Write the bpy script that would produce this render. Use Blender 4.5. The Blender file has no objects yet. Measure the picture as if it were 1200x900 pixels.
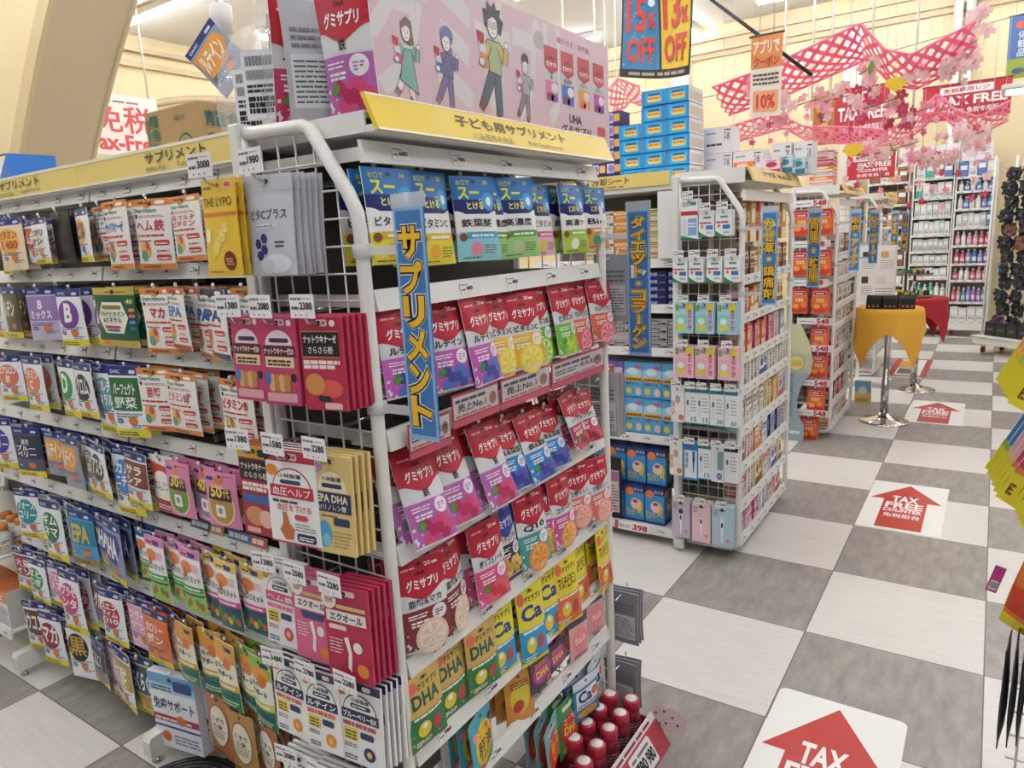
import bpy, math, random
from mathutils import Vector, Matrix
from mathutils.geometry import tessellate_polygon
random.seed(11)
SC = bpy.context.scene
COL = SC.collection
PI = math.pi

# ------------------------------------------------------------------ camera, world, exposure
def camera():
    yaw, pitch, roll = -0.59863, 0.20079, -0.05181
    cy, sy, cp, sp = math.cos(yaw), math.sin(yaw), math.cos(pitch), math.sin(pitch)
    f = Vector((sy*cp, cy*cp, -sp)); r = Vector((cy, -sy, 0)); u = r.cross(f)
    c, s = math.cos(roll), math.sin(roll)
    r, u = c*r + s*u, -s*r + c*u
    cam = bpy.data.cameras.new('camera'); o = bpy.data.objects.new('camera', cam); COL.objects.link(o)
    cam.sensor_fit = 'HORIZONTAL'; cam.sensor_width = 36; cam.lens = 36*831.77/1200
    cam.clip_start = 0.02; cam.clip_end = 60
    o.matrix_world = Matrix(((r.x, u.x, -f.x, 0), (r.y, u.y, -f.y, 0), (r.z, u.z, -f.z, 1.602), (0, 0, 0, 1)))
    SC.camera = o
camera()
W_ = bpy.data.worlds.new('world'); SC.world = W_; W_.use_nodes = True
W_.node_tree.nodes['Background'].inputs[0].default_value = (.95, .98, 1.0, 1)
W_.node_tree.nodes['Background'].inputs[1].default_value = 0.26
SC.view_settings.view_transform = 'Standard'; SC.view_settings.look = 'None'
SC.view_settings.gamma = 1.0; SC.view_settings.use_curve_mapping = False
SC.view_settings.exposure = 0.0
TUBE_POWER = 41.0

# ------------------------------------------------------------------ materials
def lin(h):
    h = h.lstrip('#'); h = h if len(h) == 6 else ''.join(q*2 for q in h); c = [int(h[i:i+2], 16)/255 for i in (0, 2, 4)]
    return tuple(x/12.92 if x <= .04045 else ((x+.055)/1.055)**2.4 for x in c) + (1,)
MATS = {}
def M(h, rough=.42, metal=0.0, noise=0, nscale=60, bump=0, emit=0, alpha=1, coat=0, trans=0):
    k = (h, rough, metal, noise, nscale, bump, emit, alpha, coat, trans)
    if k in MATS: return MATS[k]
    m = bpy.data.materials.new('surface_' + h.lstrip('#')); m.use_nodes = True
    nt = m.node_tree; p = nt.nodes['Principled BSDF']
    p.inputs['Base Color'].default_value = lin(h); p.inputs['Roughness'].default_value = rough
    p.inputs['Metallic'].default_value = metal; p.inputs['Alpha'].default_value = alpha
    p.inputs['Coat Weight'].default_value = coat; p.inputs['Transmission Weight'].default_value = trans
    if emit:
        p.inputs['Emission Color'].default_value = lin(h); p.inputs['Emission Strength'].default_value = emit
    soft = not (noise or bump or emit or alpha < 1 or metal > .5)   # faint unevenness of foil, card and paint
    if soft: bump, nscale = .10, 24
    if noise or bump:
        tc = nt.nodes.new('ShaderNodeTexCoord'); nz = nt.nodes.new('ShaderNodeTexNoise')
        nz.inputs['Scale'].default_value = nscale; nz.inputs['Detail'].default_value = 2 if soft else 4
        nt.links.new(tc.outputs['Object'], nz.inputs['Vector'])
        if noise:
            mx = nt.nodes.new('ShaderNodeMix'); mx.data_type = 'RGBA'
            c = lin(h)
            mx.inputs[6].default_value = tuple(x*(1-noise) for x in c[:3])+(1,)
            mx.inputs[7].default_value = tuple(min(1, x*(1+noise)) for x in c[:3])+(1,)
            nt.links.new(nz.outputs['Fac'], mx.inputs[0]); nt.links.new(mx.outputs[2], p.inputs['Base Color'])
        if bump:
            b = nt.nodes.new('ShaderNodeBump'); b.inputs['Strength'].default_value = bump; b.inputs['Distance'].default_value = .01
            nt.links.new(nz.outputs['Fac'], b.inputs['Height']); nt.links.new(b.outputs['Normal'], p.inputs['Normal'])
    MATS[k] = m
    return m

def paper(h):
    m = bpy.data.materials.new('paper_' + h[1:]); m.use_nodes = True; nt = m.node_tree; p = nt.nodes['Principled BSDF']
    p.inputs['Base Color'].default_value = lin(h); p.inputs['Roughness'].default_value = .8
    t = nt.nodes.new('ShaderNodeBsdfTranslucent'); t.inputs['Color'].default_value = lin(h); x = nt.nodes.new('ShaderNodeMixShader'); x.inputs[0].default_value = .5
    nt.links.new(p.outputs[0], x.inputs[1]); nt.links.new(t.outputs[0], x.inputs[2]); nt.links.new(x.outputs[0], nt.nodes['Material Output'].inputs['Surface']); return m
WHITE, BLACK, NAVY, YEL, RED = '#f2f1ee', '#1a1a1c', '#1d2a6b', '#e9d51e', '#c0252f'
ENAMEL = M('#e6e4de', .35, 0, .03, 8)          # white powder-coated fixture steel
WIRE = M('#dcdad5', .3, .2, .02, 30)
CHROME = M('#c9c9c9', .12, 1.0, .02, 20)
DARKP = M('#3a3937', .6, 0, .1, 20)

def floor_material():
    m = bpy.data.materials.new('vinyl_checker_tiles'); m.use_nodes = True; nt = m.node_tree; N = nt.nodes; L = nt.links
    p = N['Principled BSDF']
    tc = N.new('ShaderNodeTexCoord')
    mp = N.new('ShaderNodeMapping'); mp.inputs['Location'].default_value = (-.07243, -2.77023, .3)
    L.new(tc.outputs['Object'], mp.inputs['Vector'])
    ck = N.new('ShaderNodeTexChecker'); ck.inputs['Scale'].default_value = 1/.6
    L.new(mp.outputs['Vector'], ck.inputs['Vector'])
    def streak(sx, sy, lo, hi, c0, c1):
        s = N.new('ShaderNodeMapping'); s.inputs['Scale'].default_value = (sx, sy, 1)
        L.new(tc.outputs['Object'], s.inputs['Vector'])
        n = N.new('ShaderNodeTexNoise'); n.inputs['Scale'].default_value = 1; n.inputs['Detail'].default_value = 6; n.inputs['Roughness'].default_value = .65
        L.new(s.outputs['Vector'], n.inputs['Vector'])
        r = N.new('ShaderNodeValToRGB'); r.color_ramp.elements[0].position = lo; r.color_ramp.elements[1].position = hi
        r.color_ramp.elements[0].color = lin(c0); r.color_ramp.elements[1].color = lin(c1)
        L.new(n.outputs['Fac'], r.inputs['Fac']); return r.outputs['Color']
    g = streak(22, 7, .3, .72, '#7d7974', '#a09b95'); w = streak(5, 55, .3, .7, '#cfccc5', '#dddad4')
    mx = N.new('ShaderNodeMix'); mx.data_type = 'RGBA'
    L.new(ck.outputs['Fac'], mx.inputs[0]); L.new(g, mx.inputs[6]); L.new(w, mx.inputs[7])
    # thin joint between the tiles
    br = N.new('ShaderNodeTexBrick'); br.offset = 0; br.inputs['Scale'].default_value = 1/.6
    br.inputs['Brick Width'].default_value = 1; br.inputs['Row Height'].default_value = 1; br.inputs['Mortar Size'].default_value = .004
    L.new(mp.outputs['Vector'], br.inputs['Vector'])
    m2 = N.new('ShaderNodeMix'); m2.data_type = 'RGBA'; m2.inputs[7].default_value = lin('#5f5b57')
    L.new(br.outputs['Fac'], m2.inputs[0]); L.new(mx.outputs[2], m2.inputs[6]); L.new(m2.outputs[2], p.inputs['Base Color'])
    p.inputs['Roughness'].default_value = .33
    return m

# ------------------------------------------------------------------ mesh collector
class MB:
    def __init__(s): s.v = []; s.f = []; s.m = []; s.sm = []; s.mats = []
    def mi(s, mat):
        if isinstance(mat, str): mat = M(mat)
        if mat not in s.mats: s.mats.append(mat)
        return s.mats.index(mat)
    def add(s, vs, fs, mat, smooth=False):
        b = len(s.v); i = s.mi(mat); s.v += [tuple(p) for p in vs]
        for f in fs: s.f.append([b+k for k in f]); s.m.append(i); s.sm.append(smooth)
    def box(s, x0, x1, y0, y1, z0, z1, mat, b=0.0, T=None):
        lo, hi = (x0, y0, z0), (x1, y1, z1)
        if b <= 0:
            vs = [(lo[0] if i & 1 == 0 else hi[0], lo[1] if i & 2 == 0 else hi[1], lo[2] if i & 4 == 0 else hi[2]) for i in range(8)]
            fs = [(0, 2, 3, 1), (4, 5, 7, 6), (0, 1, 5, 4), (2, 6, 7, 3), (0, 4, 6, 2), (1, 3, 7, 5)]
        else:
            vs = []; ix = {}
            for i in range(8):
                for a in range(3):
                    p = []
                    for k in range(3):
                        h = (i >> k) & 1; e = hi[k] if h else lo[k]
                        p.append(e if k == a else (e-b if h else e+b))
                    ix[(i, a)] = len(vs); vs.append(tuple(p))
            fs = []
            for a in range(3):
                o = [k for k in range(3) if k != a]
                for h in (0, 1):
                    c = [(h << a) | (p << o[0]) | (q << o[1]) for p, q in ((0, 0), (1, 0), (1, 1), (0, 1))]
                    fs.append([ix[(i, a)] for i in c])
                for p in (0, 1):
                    for q in (0, 1):
                        i = (p << o[0]) | (q << o[1]); j = i | (1 << a)
                        fs.append([ix[(i, o[0])], ix[(j, o[0])], ix[(j, o[1])], ix[(i, o[1])]])
            for i in range(8): fs.append([ix[(i, 0)], ix[(i, 1)], ix[(i, 2)]])
            c = Vector(((x0+x1)/2, (y0+y1)/2, (z0+z1)/2)); out = []
            for f in fs:
                P = [Vector(vs[k]) for k in f]; n = (P[1]-P[0]).cross(P[2]-P[0]); m = sum(P, Vector())/len(P)
                out.append(f if n.dot(m-c) > 0 else f[::-1])
            fs = out
        if T: vs = [T @ Vector(p) for p in vs]
        s.add(vs, fs, mat)
    def tube(s, pts, r, mat, n=8, closed=False, caps=True):
        P = [Vector(p) for p in pts]; N = len(P); vs = []; up = None
        for i in range(N):
            a = P[i-1] if (i > 0 or closed) else P[i]; c = P[(i+1) % N] if (i < N-1 or closed) else P[i]
            t = (c-a).normalized()
            if up is None: up = t.orthogonal().normalized()
            up = (up - t*up.dot(t)).normalized(); w = t.cross(up)
            rr = r[i] if isinstance(r, (list, tuple)) else r
            for k in range(n):
                q = 2*PI*k/n; vs.append(P[i] + rr*(math.cos(q)*up + math.sin(q)*w))
        fs = []
        for i in range(N if closed else N-1):
            j = (i+1) % N
            for k in range(n): fs.append((i*n+k, i*n+(k+1) % n, j*n+(k+1) % n, j*n+k))
        if not closed and caps: fs += [tuple(range(n))[::-1], tuple(range((N-1)*n, N*n))]
        s.add(vs, fs, mat, True)
    def lathe(s, prof, mat, n=20, c=(0, 0, 0), smooth=True):
        vs = []; fs = []
        for r, z in prof:
            for k in range(n): q = 2*PI*k/n; vs.append((c[0]+r*math.cos(q), c[1]+r*math.sin(q), c[2]+z))
        for i in range(len(prof)-1):
            for k in range(n): fs.append((i*n+k, i*n+(k+1) % n, (i+1)*n+(k+1) % n, (i+1)*n+k))
        fs += [tuple(range(n))[::-1], tuple(range((len(prof)-1)*n, len(prof)*n))]
        s.add(vs, fs, mat, smooth)
    def prism(s, poly, fn, d0, d1, mat, side=None):
        """polygon (a,b) extruded from d0 to d1; fn(a,b,d) gives the point"""
        n = len(poly); vs = [fn(a, b, d0) for a, b in poly] + [fn(a, b, d1) for a, b in poly]
        tr = [tuple(t) for t in tessellate_polygon([[Vector((a, b, 0)) for a, b in poly]])]
        s.add(vs, tr + [tuple(k+n for k in t[::-1]) for t in tr], mat)
        s.add(vs, [(i, (i+1) % n, n+(i+1) % n, n+i) for i in range(n)], side or mat)
    def mesh(s, name):
        me = bpy.data.meshes.new(name); me.from_pydata(s.v, [], s.f)
        for m in s.mats: me.materials.append(m)
        me.polygons.foreach_set('material_index', s.m); me.polygons.foreach_set('use_smooth', s.sm)
        me.update(); return me
    def obj(s, name, parent=None, loc=(0, 0, 0)):
        return put(s.mesh(name), name, parent, loc)

def put(me, name, parent=None, loc=(0, 0, 0), rz=0, rx=0, ry=0, sc=None):
    o = bpy.data.objects.new(name, me); COL.objects.link(o); o.location = loc; o.rotation_euler = (rx, ry, rz)
    if sc: o.scale = sc
    if parent: o.parent = parent
    return o
def fit(*ls):
    for l in ls:
        if len(l.split()) <= 16: return l
    return ls[-1]
def tag(o, label, cat, group=None):
    o['label'] = label; o['category'] = cat
    if group: o['group'] = group
    return o
def thing(name, label, cat, loc=(0, 0, 0), rz=0, group=None):
    o = bpy.data.objects.new(name, None); COL.objects.link(o); o.location = loc; o.rotation_euler = (0, 0, rz)
    return tag(o, label, cat, group)
def struct(mb, name):
    o = mb.obj(name); o['kind'] = 'structure'; return o
ORD = 'zeroth first second third fourth fifth sixth seventh eighth ninth tenth eleventh twelfth thirteenth fourteenth fifteenth sixteenth'.split()

# ------------------------------------------------------------------ lettering and artwork laid on a surface
GLY = {}
def kanji(t): return any(0x4e00 <= ord(c) <= 0x9fff for c in t)
def glyphs(txt, bold=0):
    bold = round(min(bold, .014 if kanji(txt) else .035 if len(txt) > 1 else .14), 3)
    k = (txt, bold)
    if k in GLY: return GLY[k]
    c = bpy.data.curves.new('lettering', 'FONT'); c.body = txt; c.size = 1; c.resolution_u = 2; c.offset = bold; c.space_line = .95
    c.align_x = 'CENTER'
    o = bpy.data.objects.new('lettering', c); COL.objects.link(o)
    bpy.context.view_layer.update()
    me = bpy.data.meshes.new_from_object(o.evaluated_get(bpy.context.evaluated_depsgraph_get()))
    vs = [(v.co.x, v.co.y) for v in me.vertices]; fs = [tuple(p.vertices) for p in me.polygons]
    bpy.data.objects.remove(o); bpy.data.curves.remove(c); bpy.data.meshes.remove(me)
    xs = [v[0] for v in vs] or [0, 1]; ys = [v[1] for v in vs] or [0, 1]
    x0, x1, y0, y1 = min(xs), max(xs), min(ys), max(ys)
    w, h = max(x1-x0, 1e-3), max(y1-y0, 1e-3)
    GLY[k] = ([((x-x0)/w, (y-y0)/h) for x, y in vs], fs, w/h)
    return GLY[k]

class Art:
    """Print on a face W x H; fn(x, z, layer) -> point, x from the left, z from the bottom."""
    def __init__(s, mb, W, H, fn, L=9): s.mb, s.W, s.H, s.fn, s.L = mb, W, H, fn, L; s.n = 0
    def tris(s, tr, mat, layer):
        st = list(tr); vs = []; fs = []; s.n += 1; layer = layer+.03*min(s.n, 60)
        while st:
            a, b, c = st.pop()
            if s.L < 5:
                e = sorted([(math.dist(a, b), 0), (math.dist(b, c), 1), (math.dist(c, a), 2)])[-1]
                if e[0] > s.L:
                    if e[1] == 1: a, b, c = b, c, a
                    elif e[1] == 2: a, b, c = c, a, b
                    m = ((a[0]+b[0])/2, (a[1]+b[1])/2); st += [(a, m, c), (m, b, c)]; continue
            n = len(vs); vs += [s.fn(p[0], p[1], layer) for p in (a, b, c)]; fs.append((n, n+1, n+2))
        s.mb.add(vs, fs, mat, s.L < 5)
    def poly(s, pts, mat, l=1):
        P = [(u*s.W, v*s.H) for u, v in pts]
        A = sum(P[i][0]*P[(i+1) % len(P)][1]-P[(i+1) % len(P)][0]*P[i][1] for i in range(len(P)))
        if A < 0: P = P[::-1]
        T = tessellate_polygon([[Vector((x, z, 0)) for x, z in P]]); out = []
        for t in T:
            a, b, c = (P[k] for k in t)
            if (b[0]-a[0])*(c[1]-a[1])-(b[1]-a[1])*(c[0]-a[0]) < 0: b, c = c, b
            out.append((a, b, c))
        s.tris(out, mat, l)
    def rect(s, u0, v0, u1, v1, mat, l=1): s.poly([(u0, v0), (u1, v0), (u1, v1), (u0, v1)], mat, l)
    def ell(s, u, v, ru, rv, mat, l=1, n=18): s.poly([(u+ru*math.cos(2*PI*k/n), v+rv*math.sin(2*PI*k/n)) for k in range(n)], mat, l)
    def rr(s, u0, v0, u1, v1, mat, l=1, r=.04):
        q = r*s.W/s.H; pts = []
        for cu, cv, a in ((u1-r, v0+q, -90), (u1-r, v1-q, 0), (u0+r, v1-q, 90), (u0+r, v0+q, 180)):
            for k in range(4): t = math.radians(a+30*k); pts.append((cu+r*math.cos(t), cv+q*math.sin(t)))
        s.poly(pts, mat, l)
    def wave(s, v0, v1, mat, l=1, amp=.03, ph=0.0, top=True):
        n = 12; e = [(k/n, (v1 if top else v0)+amp*math.sin(PI*k/n*2*.5+ph)) for k in range(n+1)]
        s.poly([(0, v0), (1, v0)]+e[::-1] if top else e+[(1, v1), (0, v1)], mat, l)
    def text(s, t, u0, v0, u1, v1, mat, bold=.012, l=4, keep=False):
        vs, fs, asp = glyphs(t, bold)
        w, h = (u1-u0)*s.W, (v1-v0)*s.H
        if keep or (len(t) <= 2 and w/h > 1.7*asp):
            if w/h > asp: nw = h*asp; u0 += (w-nw)/2/s.W; w = nw
            else: nh = w/asp; v0 += (h-nh)/2/s.H; h = nh
        P = [(u0*s.W+x*w, v0*s.H+y*h) for x, y in vs]
        s.tris([(P[f[0]], P[f[i]], P[f[i+1]]) for f in fs for i in range(1, len(f)-1)], mat, l)
    def vtext(s, t, u0, v0, u1, v1, mat, bold=.012, l=4):
        n = len(t); h = (v1-v0)/n
        for i, ch in enumerate(t):
            b = v1-(i+1)*h; g = .06*h; mu, mv = 0, 0
            if ch == '・': s.ell((u0+u1)/2, b+h/2, (u1-u0)*(.13+bold), h*(.12+bold*.8), mat, l, 10); continue
            if ch == 'ー': s.rect((u0+u1)/2-(u1-u0)*(.06+bold), b+.08*h, (u0+u1)/2+(u1-u0)*(.06+bold), b+h*.92, mat, l); continue
            if bold > .05 and kanji(ch): e = bold-.04; s.rr(u0-e*(u1-u0), b-e*h*.3, u1+e*(u1-u0), b+h*(1+e*.3), mat, l, .05); continue
            e = bold*.75
            s.text(ch, u0-e*(u1-u0), b+g-e*h, u1+e*(u1-u0), b+h-g+e*h, mat, bold, l)
    def dashes(s, u0, v0, u1, v1, n, mat, l=3, fill=.5, seed=0):
        r = random.Random(seed+n*7+int(u0*100)); h = (v1-v0)/n
        for i in range(n):
            u = u0
            while u < u1-.02:
                w = min(r.uniform(.06, .2), u1-u); s.rect(u, v0+i*h, u+w, v0+i*h+h*fill, mat, l); u += w+.02
                if u > u1-.12 and r.random() < .3: break
def flat(W, H, d, eps=.0004, x0=None):
    """front face -Y, centred on x, hung from z = 0"""
    return lambda x, z, l: (x-W/2, -d-eps*l, z-H)

# ------------------------------------------------------------------ pouches, card packs and cartons
MESH = {}
def pouch(key, w, h, t, art, body=WHITE, back='#9a9c9f', rough=.34, gloss=0):
    if key in MESH: return MESH[key]
    mb = MB(); nx, nz = 8, 12
    def bulge(x, z):
        u = min(1, max(0, x/w)); v = min(1, max(0, z/h))
        return .0012 + t*.5*max(0, math.sin(PI*u))**.7*max(0, math.sin(PI*v**.75))**.9
    wob = random.Random(key).uniform(-1, 1)
    def fn(x, z, l, sgn=1):
        v = z/h; pinch = .022*w*math.sin(PI*v)*(1 if x > w/2 else -1)*abs(2*x/w-1)
        return (x-w/2-pinch, -sgn*bulge(x, z)*(1 if sgn > 0 else .7)-sgn*.00025*l + .002*wob*math.sin(PI*x/w*1.5+v*4), z-h+.012)
    for sgn, mat in ((1, M(body, rough, 0, 0, 60, 0, 0, 1, gloss)), (-1, M(back, .45, .1))):
        vs = [fn(w*i/nx, h*j/nz, 0, sgn) for j in range(nz+1) for i in range(nx+1)]
        fs = [(j*(nx+1)+i, j*(nx+1)+i+1, (j+1)*(nx+1)+i+1, (j+1)*(nx+1)+i) for j in range(nz) for i in range(nx)]
        mb.add(vs, fs if sgn > 0 else [f[::-1] for f in fs], mat, True)
    # seal round the edge
    ring = [(w*i/nx, 0) for i in range(nx)]+[(w, h*j/nz) for j in range(nz)]+[(w*(nx-i)/nx, h) for i in range(nx)]+[(0, h*(nz-j)/nz) for j in range(nz)]
    vs = [fn(x, z, 0, 1) for x, z in ring]+[fn(x, z, 0, -1) for x, z in ring]; n = len(ring)
    mb.add(vs, [(i, n+i, n+(i+1) % n, (i+1) % n) for i in range(n)], M(body, rough))
    a = Art(mb, w, h, fn, .021); art(a)
    a.ell(.5, 1-.012/h, .045, .045*w/h*.8, '#2a2a2c', 5, 10)
    b = Art(mb, w, h, lambda x, z, l: fn(w-x, z, l, -1), .03)
    b.rect(.08, .1, .92, .55, '#c9cacb', 1); b.dashes(.12, .14, .88, .52, 9, '#55565a', 2, .4); b.dashes(.12, .6, .88, .8, 3, '#6a6b70', 2)
    MESH[key] = (mb.mesh('pouch'), w, h, t); return MESH[key]
def card(key, w, h, t, art, body=WHITE, back='#b9b4ac', top=None, hang=True, side=None, sideart=None):
    """flat card pack or carton with printed front; hang: hung from a hole at its top, else stands on z = 0"""
    if key in MESH: return MESH[key]
    mb = MB(); z1 = .012 if hang else h
    mb.box(-w/2, w/2, 0, t, z1-h, z1, M(side or body, .45), .0012)
    fn = lambda x, z, l: (x-w/2, -.0002-.0003*l, z+z1-h)
    mb.add([(-w/2+.001, -.0002, z1-h+.001), (w/2-.001, -.0002, z1-h+.001), (w/2-.001, -.0002, z1-.001), (-w/2+.001, -.0002, z1-.001)], [(0, 1, 2, 3)], M(body, .4))
    a = Art(mb, w, h, fn); art(a)
    if hang: a.ell(.5, 1-.012/h, .05, .012/h*.45, '#2a2a2c', 6, 10)
    if top:
        mb.add([(-w/2, 0, z1+.0006), (w/2, 0, z1+.0006), (w/2, t, z1+.0006), (-w/2, t, z1+.0006)], [(0, 1, 2, 3)], M(top, .45))
    if back != side and t < .03:
        mb.add([(w/2, t+.0006, z1-h), (-w/2, t+.0006, z1-h), (-w/2, t+.0006, z1), (w/2, t+.0006, z1)], [(0, 1, 2, 3)], M(back, .5))
    if sideart:
        s = Art(mb, t, h, lambda x, z, l: (w/2+.0003*l, x, z+z1-h)); sideart(s)
        s = Art(mb, t, h, lambda x, z, l: (-w/2-.0003*l, t-x, z+z1-h)); sideart(s)
    MESH[key] = (mb.mesh('carton'), w, h, t); return MESH[key]

# ------------------------------------------------------------------ product designs
ORG = '#d9853c'
def lines(a, ls, u0, v0, u1, v1, mat, bold=.03, l=5, halo=None):
    n = len(ls); h = (v1-v0)/n
    for i, t in enumerate(ls):
        if not t: continue
        b = v1-(i+1)*h+.06*h; tp = v1-i*h-.06*h
        if halo: a.text(t, u0-.01, b-.004, u1+.01, tp+.004, halo, bold+.06, l-1)
        a.text(t, u0, b, u1, tp, mat, bold, l)
def a_dhc(blob, ls, tc=WHITE, body='#eef0f2', band='#e6d52a', accent='#d97a35', shape=0):
    def art(a):
        a.rect(0, .87, 1, 1, '#1e2c70')
        a.text('DHC', .1, .9, .4, .95, '#dfe3f2', .02); a.rr(.68, .895, .88, .945, '#cfd6ea', 2)
        if shape == 0: a.ell(.45, .56, .42, .25, blob, 2)
        elif shape == 1: a.rect(0, .38, 1, .84, blob, 2)
        else: a.poly([(.04, .82), (.85, .82), (.95, .62), (.7, .33), (.1, .36)], blob, 2)
        lines(a, ls, .12, .4, .82, .78, tc, .04, 5)
        a.ell(.62, .24, .13, .07, accent, 3); a.rr(.1, .2, .32, .27, '#24357e', 3); a.text('DHC', .13, .215, .29, .255, WHITE)
        a.dashes(.1, .29, .9, .36, 2, '#5b6480'); a.dashes(.55, .14, .92, .2, 2, '#5b6480')
        if band: a.rect(0, 0, 1, .125, band, 2); a.dashes(.08, .03, .8, .1, 2, '#3d3a20', 4, .45)
    return art
def a_dn(ls, sub='#c63a34', tc='#c22f37', pic='#e7a65a', band=ORG):
    def art(a):
        a.rect(0, .9, 1, 1, band); a.dashes(.2, .93, .55, .97, 1, '#6b3a12', 3, .8); a.rr(.62, .92, .88, .97, '#f6e9d8', 2)
        a.poly([(.3, .9), (.42, .86), (.54, .9)], band)
        a.text('Dear-Natura', .07, .81, .68, .87, '#2e7d57', .02)
        a.ell(.1, .76, .045, .03, '#7a2330', 3); a.dashes(.2, .74, .85, .78, 2, '#a03a3c', 3, .4)
        lines(a, ls, .07, .53, .86, .72, tc, .045)
        a.dashes(.07, .47, .9, .51, 1, sub, 3, .7)
        for k in range(3): a.rr(.56, .34-.105*k, .93, .42-.105*k, sub if k % 2 == 0 else '#efe6df', 2); a.dashes(.6, .36-.105*k, .9, .4-.105*k, 1, WHITE if k % 2 == 0 else sub, 4, .5)
        a.ell(.27, .29, .17, .13, pic, 2); a.ell(.2, .2, .1, .08, '#5d9c7c', 3); a.ell(.34, .34, .06, .07, '#c94b42', 3); a.dashes(.08, .4, .5, .44, 1, '#777')
        a.rect(0, 0, 1, .085, band); a.dashes(.12, .03, .6, .06, 1, '#7a4314', 3, .8)
    return art
def a_uha(ls, low, fruit, lowtxt=WHITE, kind=0, red='#b81f33'):
    def art(a):
        a.rect(0, .0, 1, .46, low)
        n = 14; e = [(k/n, .60+.1*math.cos(PI*k/n*2)*.5+.02*k/n) for k in range(n+1)]
        a.poly(e+[(1, 1), (0, 1)], red, 2)
        a.rect(0, .46, 1, .475, '#d8d8da', 2)
        a.text('UHA', .38, .82, .6, .865, '#201414', .05); a.text('グミサプリ', .16, .67, .84, .79, WHITE, .06)
        a.text('20', .6, .9, .74, .945, '#f4d8d8', .03); a.dashes(.12, .9, .4, .93, 1, '#e8a9b0', 3, .7); a.dashes(.76, .9, .88, .94, 1, '#f4d8d8', 3, .7)
        lines(a, ls, .14, .485, .86, .585, '#1f1d22', .03)
        a.ell(.76, .37, .17, .085, '#efe9ef', 3); a.dashes(.66, .33, .86, .41, 3, low, 4, .5)
        a.dashes(.1, .37, .5, .43, 2, lowtxt, 3, .45); a.dashes(.14, .28, .55, .35, 2, lowtxt, 3, .6)
        R = random.Random(ls[0]+fruit)
        if kind == 0:
            for k in range(9): a.ell(.22+.085*(k % 5)*1.6 % .7+.1, .07+.075*(k % 3), .11, .062, fruit[:7] if k % 2 else fruit[7:], 3+k % 2, 12)
            a.poly([(.12, .2), (.24, .28), (.32, .22), (.22, .16)], '#4f9a3b', 5)
        else:
            a.ell(.55, .13, .36, .2, fruit[:7], 3); a.ell(.55, .13, .29, .16, fruit[7:], 4)
            for k in range(6): t = k*PI/3+.3; a.poly([(.55, .13), (.55+.25*math.cos(t-.3), .13+.14*math.sin(t-.3)), (.55+.25*math.cos(t+.3), .13+.14*math.sin(t+.3))], fruit[:7], 5)
        a.rect(0, 0, 1, .02, '#ded9dd', 4)
    return art
def a_su(ls, low, band, dot):
    def art(a):
        a.rect(0, .55, 1, 1, '#17206a'); a.rect(0, .72, 1, 1, '#1f6fb4', 2)
        n = 12; a.poly([(0, .3), (1, .3), (1, .56)]+[(1-k/n, .54+.05*math.cos(2*PI*k/n)) for k in range(n+1)], '#efeee9', 2)
        a.text('お口で', .1, .89, .4, .95, '#d6d94c', .03); a.text('スー', .1, .72, .6, .87, '#e0dc3a', .05); a.text('とける', .26, .6, .66, .69, '#e2df79', .04); a.text('と', .56, .69, .66, .74, '#e2df79')
        a.text('30', .72, .9, .84, .95, '#d6d94c', .02); a.ell(.8, .7, .17, .11, '#3f9bd8', 3); a.ell(.81, .7, .07, .055, '#e8eef4', 4)
        lines(a, ls, .1, .39, .84, .5, '#23252c', .02)
        a.rect(0, 0, 1, .34, low, 3); a.rect(.2, .26, 1, .335, band, 4); a.dashes(.3, .28, .85, .32, 1, WHITE, 5, .7)
        a.ell(.12, .28, .08, .05, '#8a4a32', 5); a.ell(.4, .14, .14, .08, dot, 4); a.dashes(.58, .08, .92, .2, 4, '#6a6a50', 4, .4); a.dashes(.08, .03, .5, .06, 1, '#6a6a50', 4, .5)
    return art
def a_kid(top, low, t, tc, ls='グミサプリ', pic='#e8cf3a', edge=None):
    def art(a):
        a.rect(0, 0, 1, .5, low); a.wave(.46, .54, top, 2, .02) ; a.rect(0, .5, 1, 1, top, 3)
        a.ell(.16, .86, .13, .08, '#e06a55', 4); a.text('UHA', .42, .9, .62, .95, '#3c2f17', .04); a.text(ls, .28, .79, .88, .88, '#3c2f17', .04)
        a.text(t, .1, .56, .88, .76, tc, .05)
        a.ell(.34, .25, .17, .11, pic, 4); a.ell(.7, .24, .13, .1, '#b5443e', 4); a.ell(.34, .3, .07, .04, WHITE, 5)
        a.dashes(.1, .42, .9, .47, 1, WHITE, 4, .6); a.dashes(.1, .06, .5, .13, 2, '#e8ecd8', 4, .5)
        if edge: a.rect(0, 0, 1, .05, edge, 5)
    return art
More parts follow.
